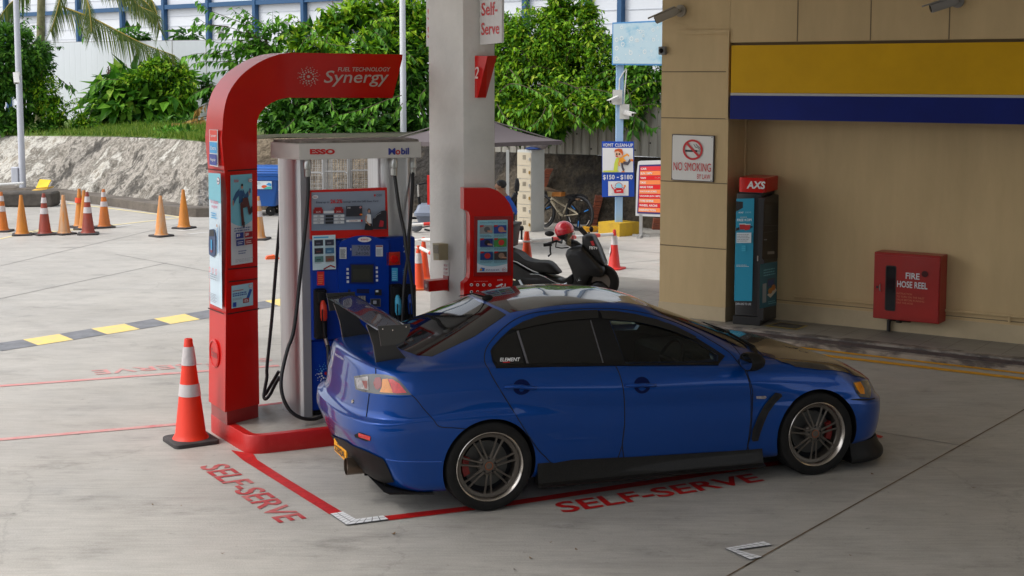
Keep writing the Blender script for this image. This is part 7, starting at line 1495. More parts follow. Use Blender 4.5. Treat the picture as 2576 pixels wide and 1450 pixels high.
# --- trees in the middle
mound('tall yellow green tree rising behind the arched totem arm', [(880, 95, 36.5, 80, 75, 1500), (960, 60, 36.8, 55, 60, 900), (800, 110, 36.4, 70, 50, 900), (1020, 110, 36.6, 70, 95, 1400), (900, 30, 37, 34, 34, 320), (1040, 45, 37, 36, 45, 420), (930, 150, 36, 130, 60, 1500)], [([Zz2(1240, 340), Zz2(1230, 430), Zz2(1350, 460), Zz2(1500, 470)], 35.4), ([Zz2(1680, 380), Zz2(1720, 330), Zz2(1800, 420), Zz2(1850, 500)], 35.2), ([Zz2(1100, 330), Zz2(1010, 400), Zz2(960, 480)], 35.4), ([Zz2(930, 210), Zz2(1040, 260), Zz2(1130, 330)], 35.6), ([Zz2(1280, 10), Zz2(1300, 80), Zz2(1340, 160)], 36.2), ([Zz2(1990, 480), Zz2(2070, 560), Zz2(2140, 640)], 35.2), ([Zz2(1480, 300), Zz2(1560, 380), Zz2(1640, 470)], 35.2)], LEAF_Y, .155, AY(920, 345, 36.5), 'leafy_tree', 'tree', LEAF_G, .18, 1.0, (930, 37, 1.5, 4.2, .10))
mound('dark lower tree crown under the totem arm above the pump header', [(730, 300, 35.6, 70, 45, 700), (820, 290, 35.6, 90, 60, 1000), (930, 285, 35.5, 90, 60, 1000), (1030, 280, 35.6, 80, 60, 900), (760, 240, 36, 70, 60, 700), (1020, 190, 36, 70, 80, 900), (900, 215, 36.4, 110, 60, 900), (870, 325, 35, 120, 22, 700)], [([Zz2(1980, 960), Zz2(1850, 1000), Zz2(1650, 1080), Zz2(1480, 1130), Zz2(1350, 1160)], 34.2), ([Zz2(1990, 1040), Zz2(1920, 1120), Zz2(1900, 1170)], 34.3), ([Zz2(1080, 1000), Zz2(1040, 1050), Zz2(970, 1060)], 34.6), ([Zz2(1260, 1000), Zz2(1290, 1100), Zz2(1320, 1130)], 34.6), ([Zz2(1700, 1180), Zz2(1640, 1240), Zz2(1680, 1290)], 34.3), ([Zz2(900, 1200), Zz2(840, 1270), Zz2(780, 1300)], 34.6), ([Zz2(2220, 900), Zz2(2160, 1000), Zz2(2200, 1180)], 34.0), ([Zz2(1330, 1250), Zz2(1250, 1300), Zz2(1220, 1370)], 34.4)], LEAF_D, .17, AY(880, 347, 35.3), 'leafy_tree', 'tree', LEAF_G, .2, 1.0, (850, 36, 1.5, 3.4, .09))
bt_ = [([Zz1(2560, 280), Zz1(2300, 180), Zz1(2120, 110), Zz1(1990, 5)], 37), ([Zz1(2560, 390), Zz1(2350, 290), Zz1(2100, 255), Zz1(1950, 250)], 37), ([Zz1(2300, 270), Zz1(2080, 240), Zz1(1980, 170)], 37.2), ([Zz1(2560, 520), Zz1(2350, 440), Zz1(2180, 430), Zz1(2100, 370)], 36.8), ([Zz1(2560, 560), Zz1(2200, 540), Zz1(2000, 540), Zz1(1850, 570)], 36.8), ([Zz1(2500, 620), Zz1(2250, 620), Zz1(2050, 620), Zz1(1950, 640)], 36.7), ([Zz1(2450, 690), Zz1(2200, 720), Zz1(2060, 750)], 36.6), ([Zz1(2330, 830), Zz1(2100, 880), Zz1(1960, 940), Zz1(1900, 1000)], 36.6), ([Zz1(2560, 250), Zz1(2420, 160), Zz1(2330, 90)], 37.1), ([Zz1(2650, 250), Zz1(2480, 120), Zz1(2430, 80)], 37.1), ([Zz1(2500, 480), Zz1(2300, 510), Zz1(2120, 490)], 36.9), ([Zz1(2600, 330), Zz1(2450, 330), Zz1(2300, 340), Zz1(2200, 320)], 37)]
bt_ += [([Zz2(760, 540), Zz2(600, 420), Zz2(480, 330), Zz2(400, 120)], 37), ([Zz2(720, 520), Zz2(600, 480), Zz2(440, 440), Zz2(300, 400)], 36.9), ([Zz2(700, 330), Zz2(600, 250), Zz2(560, 200)], 37)]
mound('thin branched tree with drooping leaf rows left of the totem arch', [(690, 110, 37.2, 60, 45, 420), (640, 150, 37, 60, 45, 320)], bt_, LEAF_G, .15, AY(700, 345, 37), 'leafy_tree', 'tree', LEAF_G, .25, 1.0, (720, 37.2, 1.5, 4.0, .07, -.5))
# --- bush in front of the hoarding and creeper bank at far left
mound('broad leaved dome shaped bush in front of the white hoarding', [(360, 228, 43, 88, 46, 420), (295, 252, 42.6, 58, 48, 300), (420, 232, 43, 66, 66, 420), (350, 265, 42.5, 115, 45, 350), (315, 290, 42.3, 60, 30, 160)], [([Zz1(1200, 800), Zz1(1000, 820), Zz1(860, 960), Zz1(800, 1010)], 42), ([Zz1(1100, 1000), Zz1(950, 1060), Zz1(850, 1130)], 42)], LEAF_B, .36, AY(340, 318, 43), 'broadleaf_bush', 'bush', LEAF_G, .34, 1, (350, 43.3, 1.5, 3.0, .06))
mound('fine yellow creeper crowning the broad leaved bush', [(410, 184, 42.2, 52, 36, 1300), (445, 222, 42.2, 46, 50, 1100), (350, 204, 42.0, 46, 18, 500)], [], LEAF_Y, .11, AY(400, 230, 42.6))
mound('dense dark creeper bank at the left picture edge', [(20, 150, 40, 90, 80, 2200), (72, 180, 41, 58, 70, 1200), (20, 240, 40, 80, 72, 1900), (90, 135, 41.5, 36, 34, 450), (-60, 170, 40, 90, 130, 1500), (20, 100, 41, 60, 40, 700)], [([Zz1(560, 760), Zz1(640, 830), Zz1(700, 870), Zz1(760, 900)], 40.4)], LEAF_D, .12, AY(60, 320, 40), trk=(60, 41, 1.5, 3.4, .08), dens=1.25)
mound('pale creeper drape sloping down to the grass left of the bush', [(110, 235, 40, 40, 45, 800), (140, 275, 40, 40, 30, 600), (178, 300, 40, 36, 16, 450), (215, 312, 40, 36, 9, 300)], [([Zz1(700, 830), Zz1(720, 900), Zz1(720, 960)], 40)], LEAF_Y, .09, AY(190, 320, 40), smt=LEAF_D)
mound('low green shrub at the top right corner of the rock slope', [(460, 345, 35, 60, 16, 700), (500, 365, 34, 26, 24, 340), (420, 335, 36, 40, 10, 300)], [], LEAF_G, .09, AY(470, 360, 34.8), 'shrub', 'shrub')
mound('low weedy shrubs along the foot of the white hoarding', [(255, 312, 42, 40, 11, 260), (330, 318, 41.5, 50, 10, 300), (410, 316, 41, 50, 12, 320), (470, 312, 41, 40, 16, 300), (60, 322, 40, 70, 10, 400), (160, 320, 40, 50, 9, 300)], [], LEAF_D, .13, AY(330, 322, 41.5), 'shrub', 'shrub')
mound('dry yellow leafed branch beside the totem above the slope', [], [([Zz1(2080, 1170), Zz1(1940, 1200), Zz1(1820, 1240), Zz1(1730, 1235)], 39), ([Zz1(2090, 1050), Zz1(2010, 1080), Zz1(1980, 1120)], 39), ([Zz1(2080, 1190), Zz1(1950, 1230), Zz1(1850, 1270)], 38.8)], LEAF_DRY, .2, AY(490, 320, 39), 'dry_branch', 'branch', LEAF_DRY, .26)
mound('leafy shoots growing over the top of the white hoarding', [(330, 92, 46, 36, 14, 130), (470, 92, 45.5, 30, 14, 110)], [([Zz1(780, 220), Zz1(820, 300), Zz1(850, 380)], 45), ([Zz1(1400, 260), Zz1(1280, 270), Zz1(1180, 290)], 45)], LEAF_D, .20, AY(400, 140, 45.6), 'creeper_shoots', 'creeper', LEAF_G, .25)
mound('small ivy tuft climbing the hoarding above the bush', [(520, 210, 43.0, 13, 28, 200), (525, 235, 43.0, 14, 20, 120)], [], LEAF_D, .10, AY(520, 240, 45.2), 'ivy_tuft', 'creeper')
# dry tangle hanging on the hoarding
o = plant('dry_vine', 'brown dry vine tangle hanging on the white hoarding', 'vine', AY(290, 165, 44.7), GT); m_ = MB()
for k in range(70):
    x0_ = rl.uniform(272, 318); y0_ = rl.uniform(160, 185); P = []; x = x0_; ln = rl.choice([15, 25, 40, 60]) * rl.uniform(.7, 1.2)
    for j in range(5): P.append(tuple(AY(x, y0_ + ln * j / 4, 44.7 + rl.uniform(-.1, .1)) - o.location)); x += rl.uniform(-5, 4)
    m_.tube(P, .010, 4, mat('dry_vine_stem', (.16, .10, .08), .9))
m_.build('stems', None, o)
# --- palm
po = AY(95, 300, 43); pl = plant('palm_tree', 'coconut palm with hanging feathery fronds at top left', 'palm tree', po); m_ = MB(); ptop = AY(105, -90, 43)
m_.tube([tuple(Vector((0, 0, -.1))), (.15, 0, 2), tuple(ptop - po)], [.16, .13, .11], 10, mat('palm_trunk_bark', (.20, .19, .10), .9, var=.4, scale=6)); m_.build('trunk', None, pl, 60)
PALM = leaf_mat('palm_leaflet', [(0, (.05, .09, .018)), (.5, (.10, .16, .03)), (1, (.22, .24, .06))])
RACH = mat('yellow_frond_stem', (.34, .26, .04), .6)
for pts, ln in (([(150, 15), (230, 45), (300, 80), (360, 110), (440, 140)], .95), ([(205, -40), (222, 10), (228, 50), (230, 80)], .75), ([(330, -60), (370, -15), (390, 20), (402, 75)], .8), ([(300, -50), (330, -10), (350, 15), (385, 30)], .7), ([(160, -40), (150, 0), (140, 40), (128, 80)], .7), ([(80, -40), (50, -10), (20, 15), (-10, 60)], .8), ([(230, -50), (300, -30), (360, 0), (395, 40)], .8)):
    P = [AY(p[0], p[1], 42.6 - .1 * i) - po for i, p in enumerate(pts)]; P = [Vector(p) for p in catm([tuple(p) for p in P], 10)]; m_ = MB(); m_.tube([tuple(p) for p in P], [.028 * (1 - .8 * i / len(P)) for i in range(len(P))], 6, RACH)
    for i in range(2, len(P) - 1):
        t = (P[i + 1] - P[i - 1]).normalized()
        for sub in range(2):
            p = P[i].lerp(P[i + 1], sub * .5); f = i / len(P); L_ = ln * (1 - .55 * abs(f - .4)) * rl.uniform(.85, 1.1)
            for sd_ in (1, -1):
                q = t.cross(Vector((0, 1, 0))).normalized(); d = (q * sd_ * .5 + t * .55 + Vector((0, rl.uniform(-.25, .25), -.75))).normalized(); e_ = p + d * L_ + Vector((0, 0, -.15 * L_)); w_ = t * .018; md_ = p.lerp(e_, .5) + Vector((0, 0, .05 * L_))
                m_.add([tuple(p - w_), tuple(p + w_), tuple(md_ + w_), tuple(e_), tuple(md_ - w_)], [(0, 1, 2, 4), (4, 2, 3)], PALM)
    m_.build('frond', None, pl)
# --- grass blades on the terrace edge
m_ = MB()
for k in range(9000):
    i = rl.uniform(0, 7.4); j = int(i); t_ = BT[j][1].lerp(BT[j + 1][1], i - j); p = t_ + Vector((rl.uniform(-.1, .1), rl.random() ** 1.6 * 4.5, 0)); p.z += .03 + (p.y - t_.y) * .03; h_ = rl.uniform(.06, .20); a_ = rl.uniform(0, 6.28); w_ = Vector((math.cos(a_), math.sin(a_), 0)) * .016
    m_.add([tuple(p - w_), tuple(p + w_), tuple(p + Vector((rl.uniform(-.08, .08), rl.uniform(-.08, .08), h_)))], [(0, 1, 2)])
gr = m_.build('grass', leaf_mat('grass_blade', [(0, (.06, .14, .012)), (.6, (.14, .25, .02)), (1, (.28, .34, .07))]), None, None, 'stuff'); tag(gr, 'strip of short bright grass along the top of the rock slope', 'grass')
# ================================================================== HOARDING, FENCE, WAREHOUSE
HW = mat('white_hoarding_sheet', (.60, .63, .68), .5, var=.05, scale=.6, stretch=(1, 1, .2)); hz = AY(300, 101, HF.w(8, 0, 0).y).z
xl_, xr_ = HF.px(70, 200)[0], HF.px(2100, 200)[0]
ho = thing('site_hoarding', 'long white sheet metal hoarding behind the bushes', 'hoarding', HF.w(xl_, 0, 1.4), HA); m_ = MB(); W_ = xr_ - xl_; n_ = int(W_ / .24); prof = []
for k in range(n_): prof += [(k * .24, 0), (k * .24 + .20, 0), (k * .24 + .21, .003), (k * .24 + .23, .003)]
m_.loft([[(x, y, z) for x, y in prof] for z in (0, hz - 1.4)], HW, False, False); m_.build('sheet', None, ho); m_ = MB()
for px in (338, 435, 520, 640, 760, 900, 1500): x = HF.px(px, 200)[0] - xl_; m_.box(x - .012, x + .012, -.008, .0, 0, hz - 1.4)
m_.build('joint_cover', mat('rust_grey_joint', (.38, .37, .36), .6), ho); m_ = MB(); m_.box(0, W_, .02, .08, -.3, hz - 1.38, mat('hoarding_frame', (.3, .3, .3), .6)); m_.build('back_frame', None, ho)
for px in (110, 632, 806, 1083): p = HF.w(HF.px(px, 100)[0], -.1, hz); o = thing('flood_lamp', ('small white flood lamp on the left end of the hoarding', 'small white flood lamp on the hoarding left of the thin tree', 'small white flood lamp on the hoarding half hidden by the thin tree', 'small white flood lamp on the hoarding beside the tall pole')[(110, 632, 806, 1083).index(px)], 'lamp', p, 0, 'flood lamps on the hoarding'); m_ = MB(); m_.box(-.16, .16, -.1, .08, .06, .2, WHITE, .02); m_.build('housing', None, o); m_ = MB(); m_.box(-.02, .02, -.02, .02, -.05, .07, WHITE); m_.build('bracket', None, o)
for px, py in ((555, 82), (716, 65), (1720 / 1.5528, 60)):
    if px > 1000: continue
    p = AY(px, 120, 47.5 if px < 600 else 45); o = thing('vent_pipe', 'white vent pipe above the hoarding %s' % ('between palm and thin tree' if px < 600 else 'behind the thin branched tree'), 'pipe', p); h_ = AY(px, py, p.y).z - p.z; m_ = MB(); m_.lathe([(.11, -1), (.11, h_), (.14, h_), (.14, h_ + .12), (.02, h_ + .14)], 12, (0, 0, 0), WHITE); m_.build('pipe', None, o, 40)
wo = AY(105, 190, 68); WHF = Frame((wo.x, wo.y, 0), R(-41)); wh = thing('warehouse', 'white clad warehouse with blue steel posts behind the hoarding', 'warehouse', (wo.x, wo.y, 0), R(-41)); m_ = MB(); m_.box(-12, 52, .1, 20, 0, 15, mat('warehouse_cladding', (.60, .63, .67), .5, var=.05, scale=.5, stretch=(1, 1, .3))); m_.build('cladding', None, wh)
m_ = MB()
for k in range(20): m_.box(-12, 52, .085, .1, 3.0 + .42 * k, 3.03 + .42 * k)
m_.build('cladding_joint', mat('cladding_joint_grey', (.46, .49, .54), .6), wh)
BSTL = mat('blue_steel_post', (.012, .07, .17), .5)
for px in (15, 105, 197, 308, 414, 525, 643, 765, 894, 1030, 1172, 1323, 1480, 1563): x = WHF.px(px, 20)[0]; m_ = MB(); m_.box(x - .085, x + .085, -.12, .084, 0, 15, BSTL); m_.build('post', None, wh)
z_ = WHF.px(105, 35)[1]; m_ = MB(); m_.box(-12, 52, -.09, .083, z_ - .09, z_ + .09, BSTL); m_.box(-12, 52, -.09, .083, z_ + 2.6, z_ + 2.85, BSTL); m_.build('beam', None, wh)
f0, f1 = AY(1363, 386, 29.85), AY(1662, 394.5, 28.5); FNF = Frame((f0.x, f0.y, 0), math.atan2(f1.y - f0.y, f1.x - f0.x)); xl_, xr_ = FNF.px(1246, 386)[0], FNF.px(2100, 386)[0]; zb_ = FNF.px(1363, 386)[1]
fe = thing('corrugated_fence', 'weathered grey corrugated fence above the dark retaining wall', 'fence', FNF.w(xl_, 0, zb_), FNF.a); prof = []
for k in range(int((xr_ - xl_) / .19)): prof += [(k * .19, 0), (k * .19 + .13, 0), (k * .19 + .145, .025), (k * .19 + .175, .025)]
m_ = MB(); m_.loft([[(x, y, z) for x, y in prof] for z in (0, 1.25)], mat('weathered_zinc_sheet', (.34, .335, .30), .6, rgb2=(.20, .185, .155), scale=2.2, thr=(.35, .65), stretch=(4, 4, .35), detail=8), False, False); m_.build('sheet', None, fe)
m_ = MB(); m_.box(0, xr_ - xl_, .03, .08, 0, .06, STEEL); m_.build('rail', None, fe); m_ = MB()
for k in range(14):
    c = (.3 + k * .33, -.008, .12 + .15 * (k % 3)); m_.sphere(c, .018, 6, 4, BLACK)
m_.build('bolts', None, fe)
# ================================================================== LAMP POSTS AND CLUTTER BY THE SLOPE
LPM = mat('lamp_post_grey', (.50, .52, .58), .45, var=.06, scale=2)
b = G(58, 492); t_ = AY(38, -160, b.y); lp1 = thing('lamp_post', 'tall pale grey lamp post with a small white camera at the left edge', 'lamp post', b); h_ = t_.z; lx_ = (AY(50, 190, b.y).x - b.x); m_ = MB()
m_.lathe([(.10, 0), (.10, .05), (.085, .06), (.075, 4), (.065, h_)], 14, (0, 0, 0), LPM); m_.build('pole', None, lp1, 40); m_ = MB(); m_.box(-.17, .17, -.17, .17, 0, .02, LPM); m_.build('base_plate', None, lp1); q_ = AY(63, 440, b.y) - b; m_ = MB(); m_.box(-.26, -.08, -.09, .06, q_.z - .25, q_.z + .2, LPM, .02); m_.build('switch_box', None, lp1)
c_ = camera('white security camera on the left grey lamp post', b + Vector((0, -.09, AY(50, 188, b.y).z)), (.3, -.7, -.6), 1.2)
b = AY(1015, 345, 34.5); lp2 = thing('lamp_post', 'white lamp post rising between the trees and the concrete column', 'lamp post', (b.x, b.y, 1.5)); m_ = MB(); m_.lathe([(.075, 0), (.07, 3), (.065, 7)], 14, (0, 0, 0), mat('white_lamp_post', (.62, .64, .68), .4)); m_.build('pole', None, lp2, 40); m_ = MB(); m_.box(-.14, .14, -.14, .14, 0, .02, LPM); m_.build('base_plate', None, lp2)
ZL = zpx(0, 700, 5.577); p = G(*ZL(830, 470)); cbx = thing('cardboard', 'crushed yellow cardboard box lying at the foot of the slope', 'cardboard', p + Vector((0, .3, .18))); CBD = mat('yellow_cardboard', (.60, .36, .05), .8, var=.2, scale=4)
m_ = MB(); m_.loft([[(-.6, -.3, .0), (.35, -.3, .12), (.5, .3, .16), (-.45, .3, .05)], [(-.6, -.3, .03), (.35, -.3, .15), (.5, .3, .2), (-.45, .3, .09)]], CBD); m_.loft([[(-.25, -.1, .14), (.35, -.15, .18), (.42, .2, .40), (-.15, .25, .42)], [(-.25, -.13, .16), (.35, -.18, .2), (.42, .17, .43), (-.15, .22, .45)]], mat('bright_yellow_card', (.75, .52, .02), .7)); m_.v = [(x * .5, y * .5, z * .7) for x, y, z in m_.v]; m_.build('sheets', None, cbx)
p = G(*ZL(480, 600)); db_ = thing('drain_block', 'broken dark concrete block by the lamp post foot', 'concrete block', p); m_ = MB(); m_.box(-.55, .75, -.15, .5, 0, .34, mat('dark_drain_concrete', (.075, .065, .055), .9, var=.4, scale=4, bump=.5), .04); m_.build('block', None, db_)
p = G(*ZL(250, 560)); wp_ = thing('loose_pipe', 'white plastic pipe lying on the ground left of the lamp post', 'pipe', p + Vector((0, .6, .45))); m_ = MB(); m_.tube([(-1.2, 0, -.06), (.1, 0, .02)], .03, 8, WHITE); m_.build('pipe', None, wp_, 40); m_ = MB(); m_.box(-1.1, -.6, -.1, .1, -.46, -.1, DROCK); m_.build('support', None, wp_)
# ================================================================== BINS, CAGES, UMBRELLA, SEATED PERSON
Yb = G(645, 540).y; bl = AY(645, 480, Yb); bi = thing('skip_bin', 'large blue wheeled waste bin behind the totem', 'waste bin', (bl.x, Yb, 0), R(-4)); BBL = mat('blue_bin_plastic', (.008, .09, .36), .4, var=.12, scale=2); zt_ = AY(640, 440, Yb).z; zl_ = AY(640, 418, Yb).z
m_ = MB(); m_.loft([rrect(-.58, .50, -.38, .38, .06, 3, .22), rrect(-.68, .60, -.45, .45, .06, 3, zt_ - .1), rrect(-.72, .64, -.49, .49, .06, 3, zt_ - .09), rrect(-.72, .64, -.49, .49, .06, 3, zt_ - .0)], BBL); m_.build('tub', None, bi, 40)
m_ = MB()
for k in range(4): m_.loft([rrect(-.74, .66, -.5 + .04 * k, .5, .06, 3, zt_ + .005 + .05 * k), rrect(-.74 + .015 * k, .66 - .015 * k, -.5 + .06 * k, .5 - .03 * k, .06, 3, zt_ + .045 + .05 * k)], BBL)
m_.build('lid', None, bi, 40)
for x in (-.45, .38):
    for y in (-.3, .3): m_ = MB(); m_.lathe([(.02, -.03), (.10, -.03), (.11, 0), (.10, .03), (.02, .03)], 16, (x, y, .11), BLACK, 'y'); m_.box(x - .03, x + .03, y - .05, y + .05, .12, .24, BLACK); m_.build('wheel', None, bi, 40)
a = Art(bil([(.02, -.455, .60), (.46, -.452, .60), (.46, -.478, 1.02 * zt_ / 1.0 - .12), (.02, -.478, 1.02 * zt_ - .12)]), MB(), .003); a.rect(0, 0, 1, 1, ink(215, 228, 235)); a.disc(.62, .3, .14, ink(225, 90, 45), .2); a.poly([(.55, .02), (.98, .02), (.98, .3), (.75, .3)], ink(70, 185, 175)); a.poly([(.72, .55), (.98, .35), (.98, .7), (.85, .8)], ink(60, 150, 215)); lines(a, .05, .5, .5, .9, 4, GRY, .3); a.mb.build('sticker', None, bi)
WIRE = mat('galvanised_wire', (.42, .42, .42), .4, metal=.6); WIRED = mat('dark_wire', (.10, .09, .08), .6)
for k, (px, lb) in enumerate(((795, 'leftmost wire roll cage seen under the pump header'), (850, 'middle wire roll cage seen under the pump header'), (912, 'rightmost wire roll cage seen under the pump header'))):
    p = G(px, 549 - 4 * k); Yc = p.y; cg = thing('roll_cage', lb, 'roll cage', p, R(-8 + 7 * k), 'wire roll cages behind the pump'); hh = AY(px, 384, Yc).z; hw = .27
    m_ = MB()
    for x in (-hw, hw):
        for y in (-.35, .35): m_.tube([(x, y, .12), (x, y, hh)], .018, 6, WIRE)
    m_.tube([(-hw, -.35, .95), (-hw + .06, -.35, 1.0), (hw - .06, -.35, 1.0), (hw, -.35, .95)], .018, 6, WIRE); m_.build('frame', None, cg, 50)
    m_ = MB()
    for y in (-.35, .35):
        for i in range(11): x = -hw + 2 * hw * i / 10; m_.box(x - .004, x + .004, y - .004, y + .004, .15, hh, WIRE if (i + k) % 3 else WIRED)
        for i in range(int(hh / .085)): z = .18 + i * .085; m_.box(-hw, hw, y - .0038, y + .0038, z - .0038, z + .0038, WIRE if i % 4 else WIRED)
    for x in (-hw, hw):
        for i in range(8): y = -.35 + .7 * i / 7; m_.box(x - .004, x + .004, y - .004, y + .004, .15, hh, WIRE)
    m_.build('wire_mesh', None, cg); m_ = MB(); m_.box(-hw - .02, hw + .02, -.37, .37, .10, .15, BLACK); m_.build('base', None, cg)
    for x in (-hw + .05, hw - .05): m_ = MB(); m_.lathe([(.01, -.02), (.05, -.02), (.05, .02), (.01, .02)], 12, (x, -.3, .05), BLACK, 'y'); m_.build('castor', None, cg, 40)
p = AY(945, 478, G(912, 541).y - .1); o = thing('folded_cloth', 'crumpled mint green and white cloth on the rightmost roll cage', 'cloth', p); m_ = MB(); m_.sphere((0, 0, -.02), .2, 12, 7, mat('mint_cloth', (.30, .50, .38), .7, rgb2=(.6, .6, .55), scale=9, thr=(.45, .55)), (1, .6, .42)); m_.build('cloth', None, o, 60)
p = G(1081, 560); gb = thing('dustbin', 'grey plastic dustbin with lid left of the concrete column', 'dustbin', p); GPL = mat('grey_blue_plastic', (.17, .20, .26), .5, var=.08, scale=3); zt_ = AY(1081, 536, p.y).z; m_ = MB(); m_.loft([rrect(-.21, .21, -.21, .21, .05, 3, 0), rrect(-.27, .27, -.27, .27, .06, 3, zt_ - .02)], GPL)
for k in range(9): x = -.22 + .055 * k; m_.prism([(x, -.212, .02), (x + .012, -.212, .02), (x * 1.25 + .012, -.272, zt_ - .05), (x * 1.25, -.272, zt_ - .05)], (0, -.006, 0), GPL)
m_.build('tub', None, gb, 40); m_ = MB(); m_.loft([rrect(-.31, .31, -.31, .31, .07, 4, zt_ - .04), rrect(-.31, .31, -.31, .31, .07, 4, zt_ + .03), rrect(-.28, .28, -.28, .28, .07, 4, zt_ + .05), rrect(-.24, .24, -.24, .24, .07, 4, zt_ + .16), rrect(-.2, .2, -.2, .2, .07, 4, zt_ + .19)], GPL); m_.build('lid', None, gb, 40)
p = G(1086, 575); rs_ = thing('red_signboard', 'upright red board peeking out behind the left edge of the column', 'signboard', p); za_, zb2 = AY(1080, 510, p.y).z, AY(1080, 460, p.y).z; m_ = MB(); x_ = AY(1075, 500, p.y).x - p.x; m_.box(x_, x_ + .5, -.03, .03, AY(1080, 515, p.y).z, zb2 + .15, ink(205, 25, 20)); m_.build('board', None, rs_); m_ = MB(); m_.box(x_ + .2, x_ + .25, -.02, .02, 0, AY(1080, 515, p.y).z, STEEL); m_.build('leg', None, rs_)
p = G(1058, 561); ks_ = thing('kick_scooter', 'folded kick scooter with black bar leaning by the grey dustbin', 'kick scooter', p); q1 = AY(1052, 465, p.y) - p; q2 = AY(1053, 495, p.y) - p; m_ = MB(); m_.tube([(.02, 0, .12), tuple(q2)], .03, 8, BLACK); m_.tube([tuple(q2), tuple(q1)], .025, 8, STEEL); m_.build('stem', None, ks_, 40); m_ = MB(); m_.tube([tuple(q1 + Vector((-.05, 0, -.02))), tuple(q1), tuple(q1 + Vector((.3, .1, .06)))], .02, 8, BLACK); m_.build('handlebar', None, ks_, 40); m_ = MB(); m_.box(-.3, .3, -.07, .07, .08, .12, BLACK); m_.build('deck', None, ks_)
for x in (-.34, .34): m_ = MB(); m_.lathe([(.02, -.02), (.09, -.02), (.09, .02), (.02, .02)], 14, (x, 0, .09), BLACK, 'y'); m_.build('wheel', None, ks_, 40)
ZM = zpx(1550, 640, 4.028); p = G(*ZM(340, 1085)); bc = thing('brush_cutter', 'brush cutter lying on the concrete left of the column', 'brush cutter', p); m_ = MB(); e_ = AY(*ZM(640, 1020), p.y + .4) - p; m_.tube([(.05, 0, .1), (e_.x, .5, .1)], .014, 6, BLACK); m_.build('shaft', None, bc); m_ = MB(); m_.sphere((-.05, 0, .11), .11, 10, 7, mat('grey_motor', (.10, .11, .13), .5, var=.5, scale=30), (1.2, .8, .9)); m_.tube([(.12, .02, .06), (.35, -.05, .02)], .02, 6, BLACK); m_.build('motor', None, bc, 50)
p = G(1072, 660 / 1.0); o = None
pz = G(*zpx(760, 480, 2.0714)(632, 1102)); o = thing('chock', 'tiny orange wedge on the concrete left of the pump pillar', 'wedge', pz, .3); m_ = MB(); m_.prism([(-.12, -.06, 0), (.14, -.06, 0), (.02, -.06, .07), (-.1, -.06, .05)], (0, .12, 0), ink(225, 95, 45)); m_.build('wedge', None, o)
p = G(1496, 593); o = thing('yellow_tray', 'small yellow plastic tray on the ground left of the yellow block', 'tray', G(*Z5(1235, 1262)), .2); m_ = MB(); m_.loft([rrect(-.1, .1, -.08, .08, .02, 2, 0), rrect(-.15, .15, -.12, .12, .03, 2, .1)], ink(225, 165, 25)); m_.build('tray', None, o)
# brick strips leaning on the retaining wall
BRK = mat('red_brick_strip', (.34, .085, .035), .9, rgb2=(.16, .06, .04), scale=7, bump=.3)
for lb, pts in (('brick strip on the dark wall just left of the blue post', [(1360, 770), (1335, 900), (1300, 1020), (1270, 1200)]), ('brick strip on the dark wall behind the bicycle load', [(690, 415), (650, 490), (620, 600), (590, 670)]), ('brick strip on the dark wall cut by the beige pillar', [(2150, 1080), (2135, 1180), (2120, 1290)])):
    def onw(x, y): 
        X, Y = Z5(x, y); i = 13 if X < 1363 else (14 if X < 1560 else 15); b0_, b1_ = BT[i][0], BT[i + 1][0]; f = Frame((b0_.x, b0_.y, 0), math.atan2(b1_.y - b0_.y, b1_.x - b0_.x)); s_ = f.px(X, Y, -.02); return f.w(s_[0], -.06, s_[1])
    P = [onw(*q_) for q_ in pts]; o = thing('brick_strip', lb, 'brick strip', P[-1], 0, 'brick strips on the retaining wall'); m_ = MB(); P2 = [Vector(q_) for q_ in catm([tuple(q_) for q_ in P], 3)]
    for i in range(len(P2) - 1):
        a_, b_ = P2[i] - o.location, P2[i + 1] - o.location; d = (b_ - a_); q_ = Vector((.075, 0, 0)); a2_ = a_ + d * .05; b2_ = a_ + d * .92; m_.loft([[tuple(v + q_ * s1 + Vector((0, yy, 0))) for s1, yy in ((-1, -.07), (1, -.07), (1, .16), (-1, .16))] for v in (a2_, b2_)], BRK)
    m_.build('bricks', None, o)
# umbrella
Yu = 25.0; uc = AY(1187, 355, Yu); ub = thing('parasol', 'wide grey square parasol behind the concrete column', 'parasol', (uc.x, Yu, 0)); ze, za_ = AY(960, 354, Yu).z, AY(1187, 278, Yu).z; ru = AY(1415, 355, Yu).x - uc.x; UM = mat('grey_parasol_cloth', (.095, .078, .082), .8, var=.08, scale=2); m_ = MB(); Cn = [Vector((math.cos(math.pi / 2 * k) * ru, math.sin(math.pi / 2 * k) * ru * .8, ze)) for k in range(4)]
V = []; N_ = 8
for k in range(4):
    a_, b_ = Cn[k], Cn[(k + 1) % 4]; rows = []
    for i in range(N_ + 1):
        row = []
        for j in range(N_ + 1):
            e_ = a_.lerp(b_, j / N_); p = Vector((0, 0, za_)).lerp(e_, i / N_); sag = math.sin(math.pi * j / N_) * (i / N_); p.z += .05 * math.sin(math.pi * i / N_) * 0 - .10 * math.sin(math.pi * (i / N_)) - .0 * sag; p.x *= 1 - .07 * sag; p.y *= 1 - .07 * sag; row.append(p)
        rows.append(row)
    m_.loft([[tuple(p) for p in r_] for r_ in rows], UM, False, False); m_.loft([[tuple(p - Vector((0, 0, .02))) for p in r_] for r_ in rows], UM, False, False); m_.loft([[tuple(p) for p in rows[-1]], [tuple(p - Vector((0, 0, .07))) for p in rows[-1]]], UM, False, False)
m_.build('canopy', None, ub, 60)
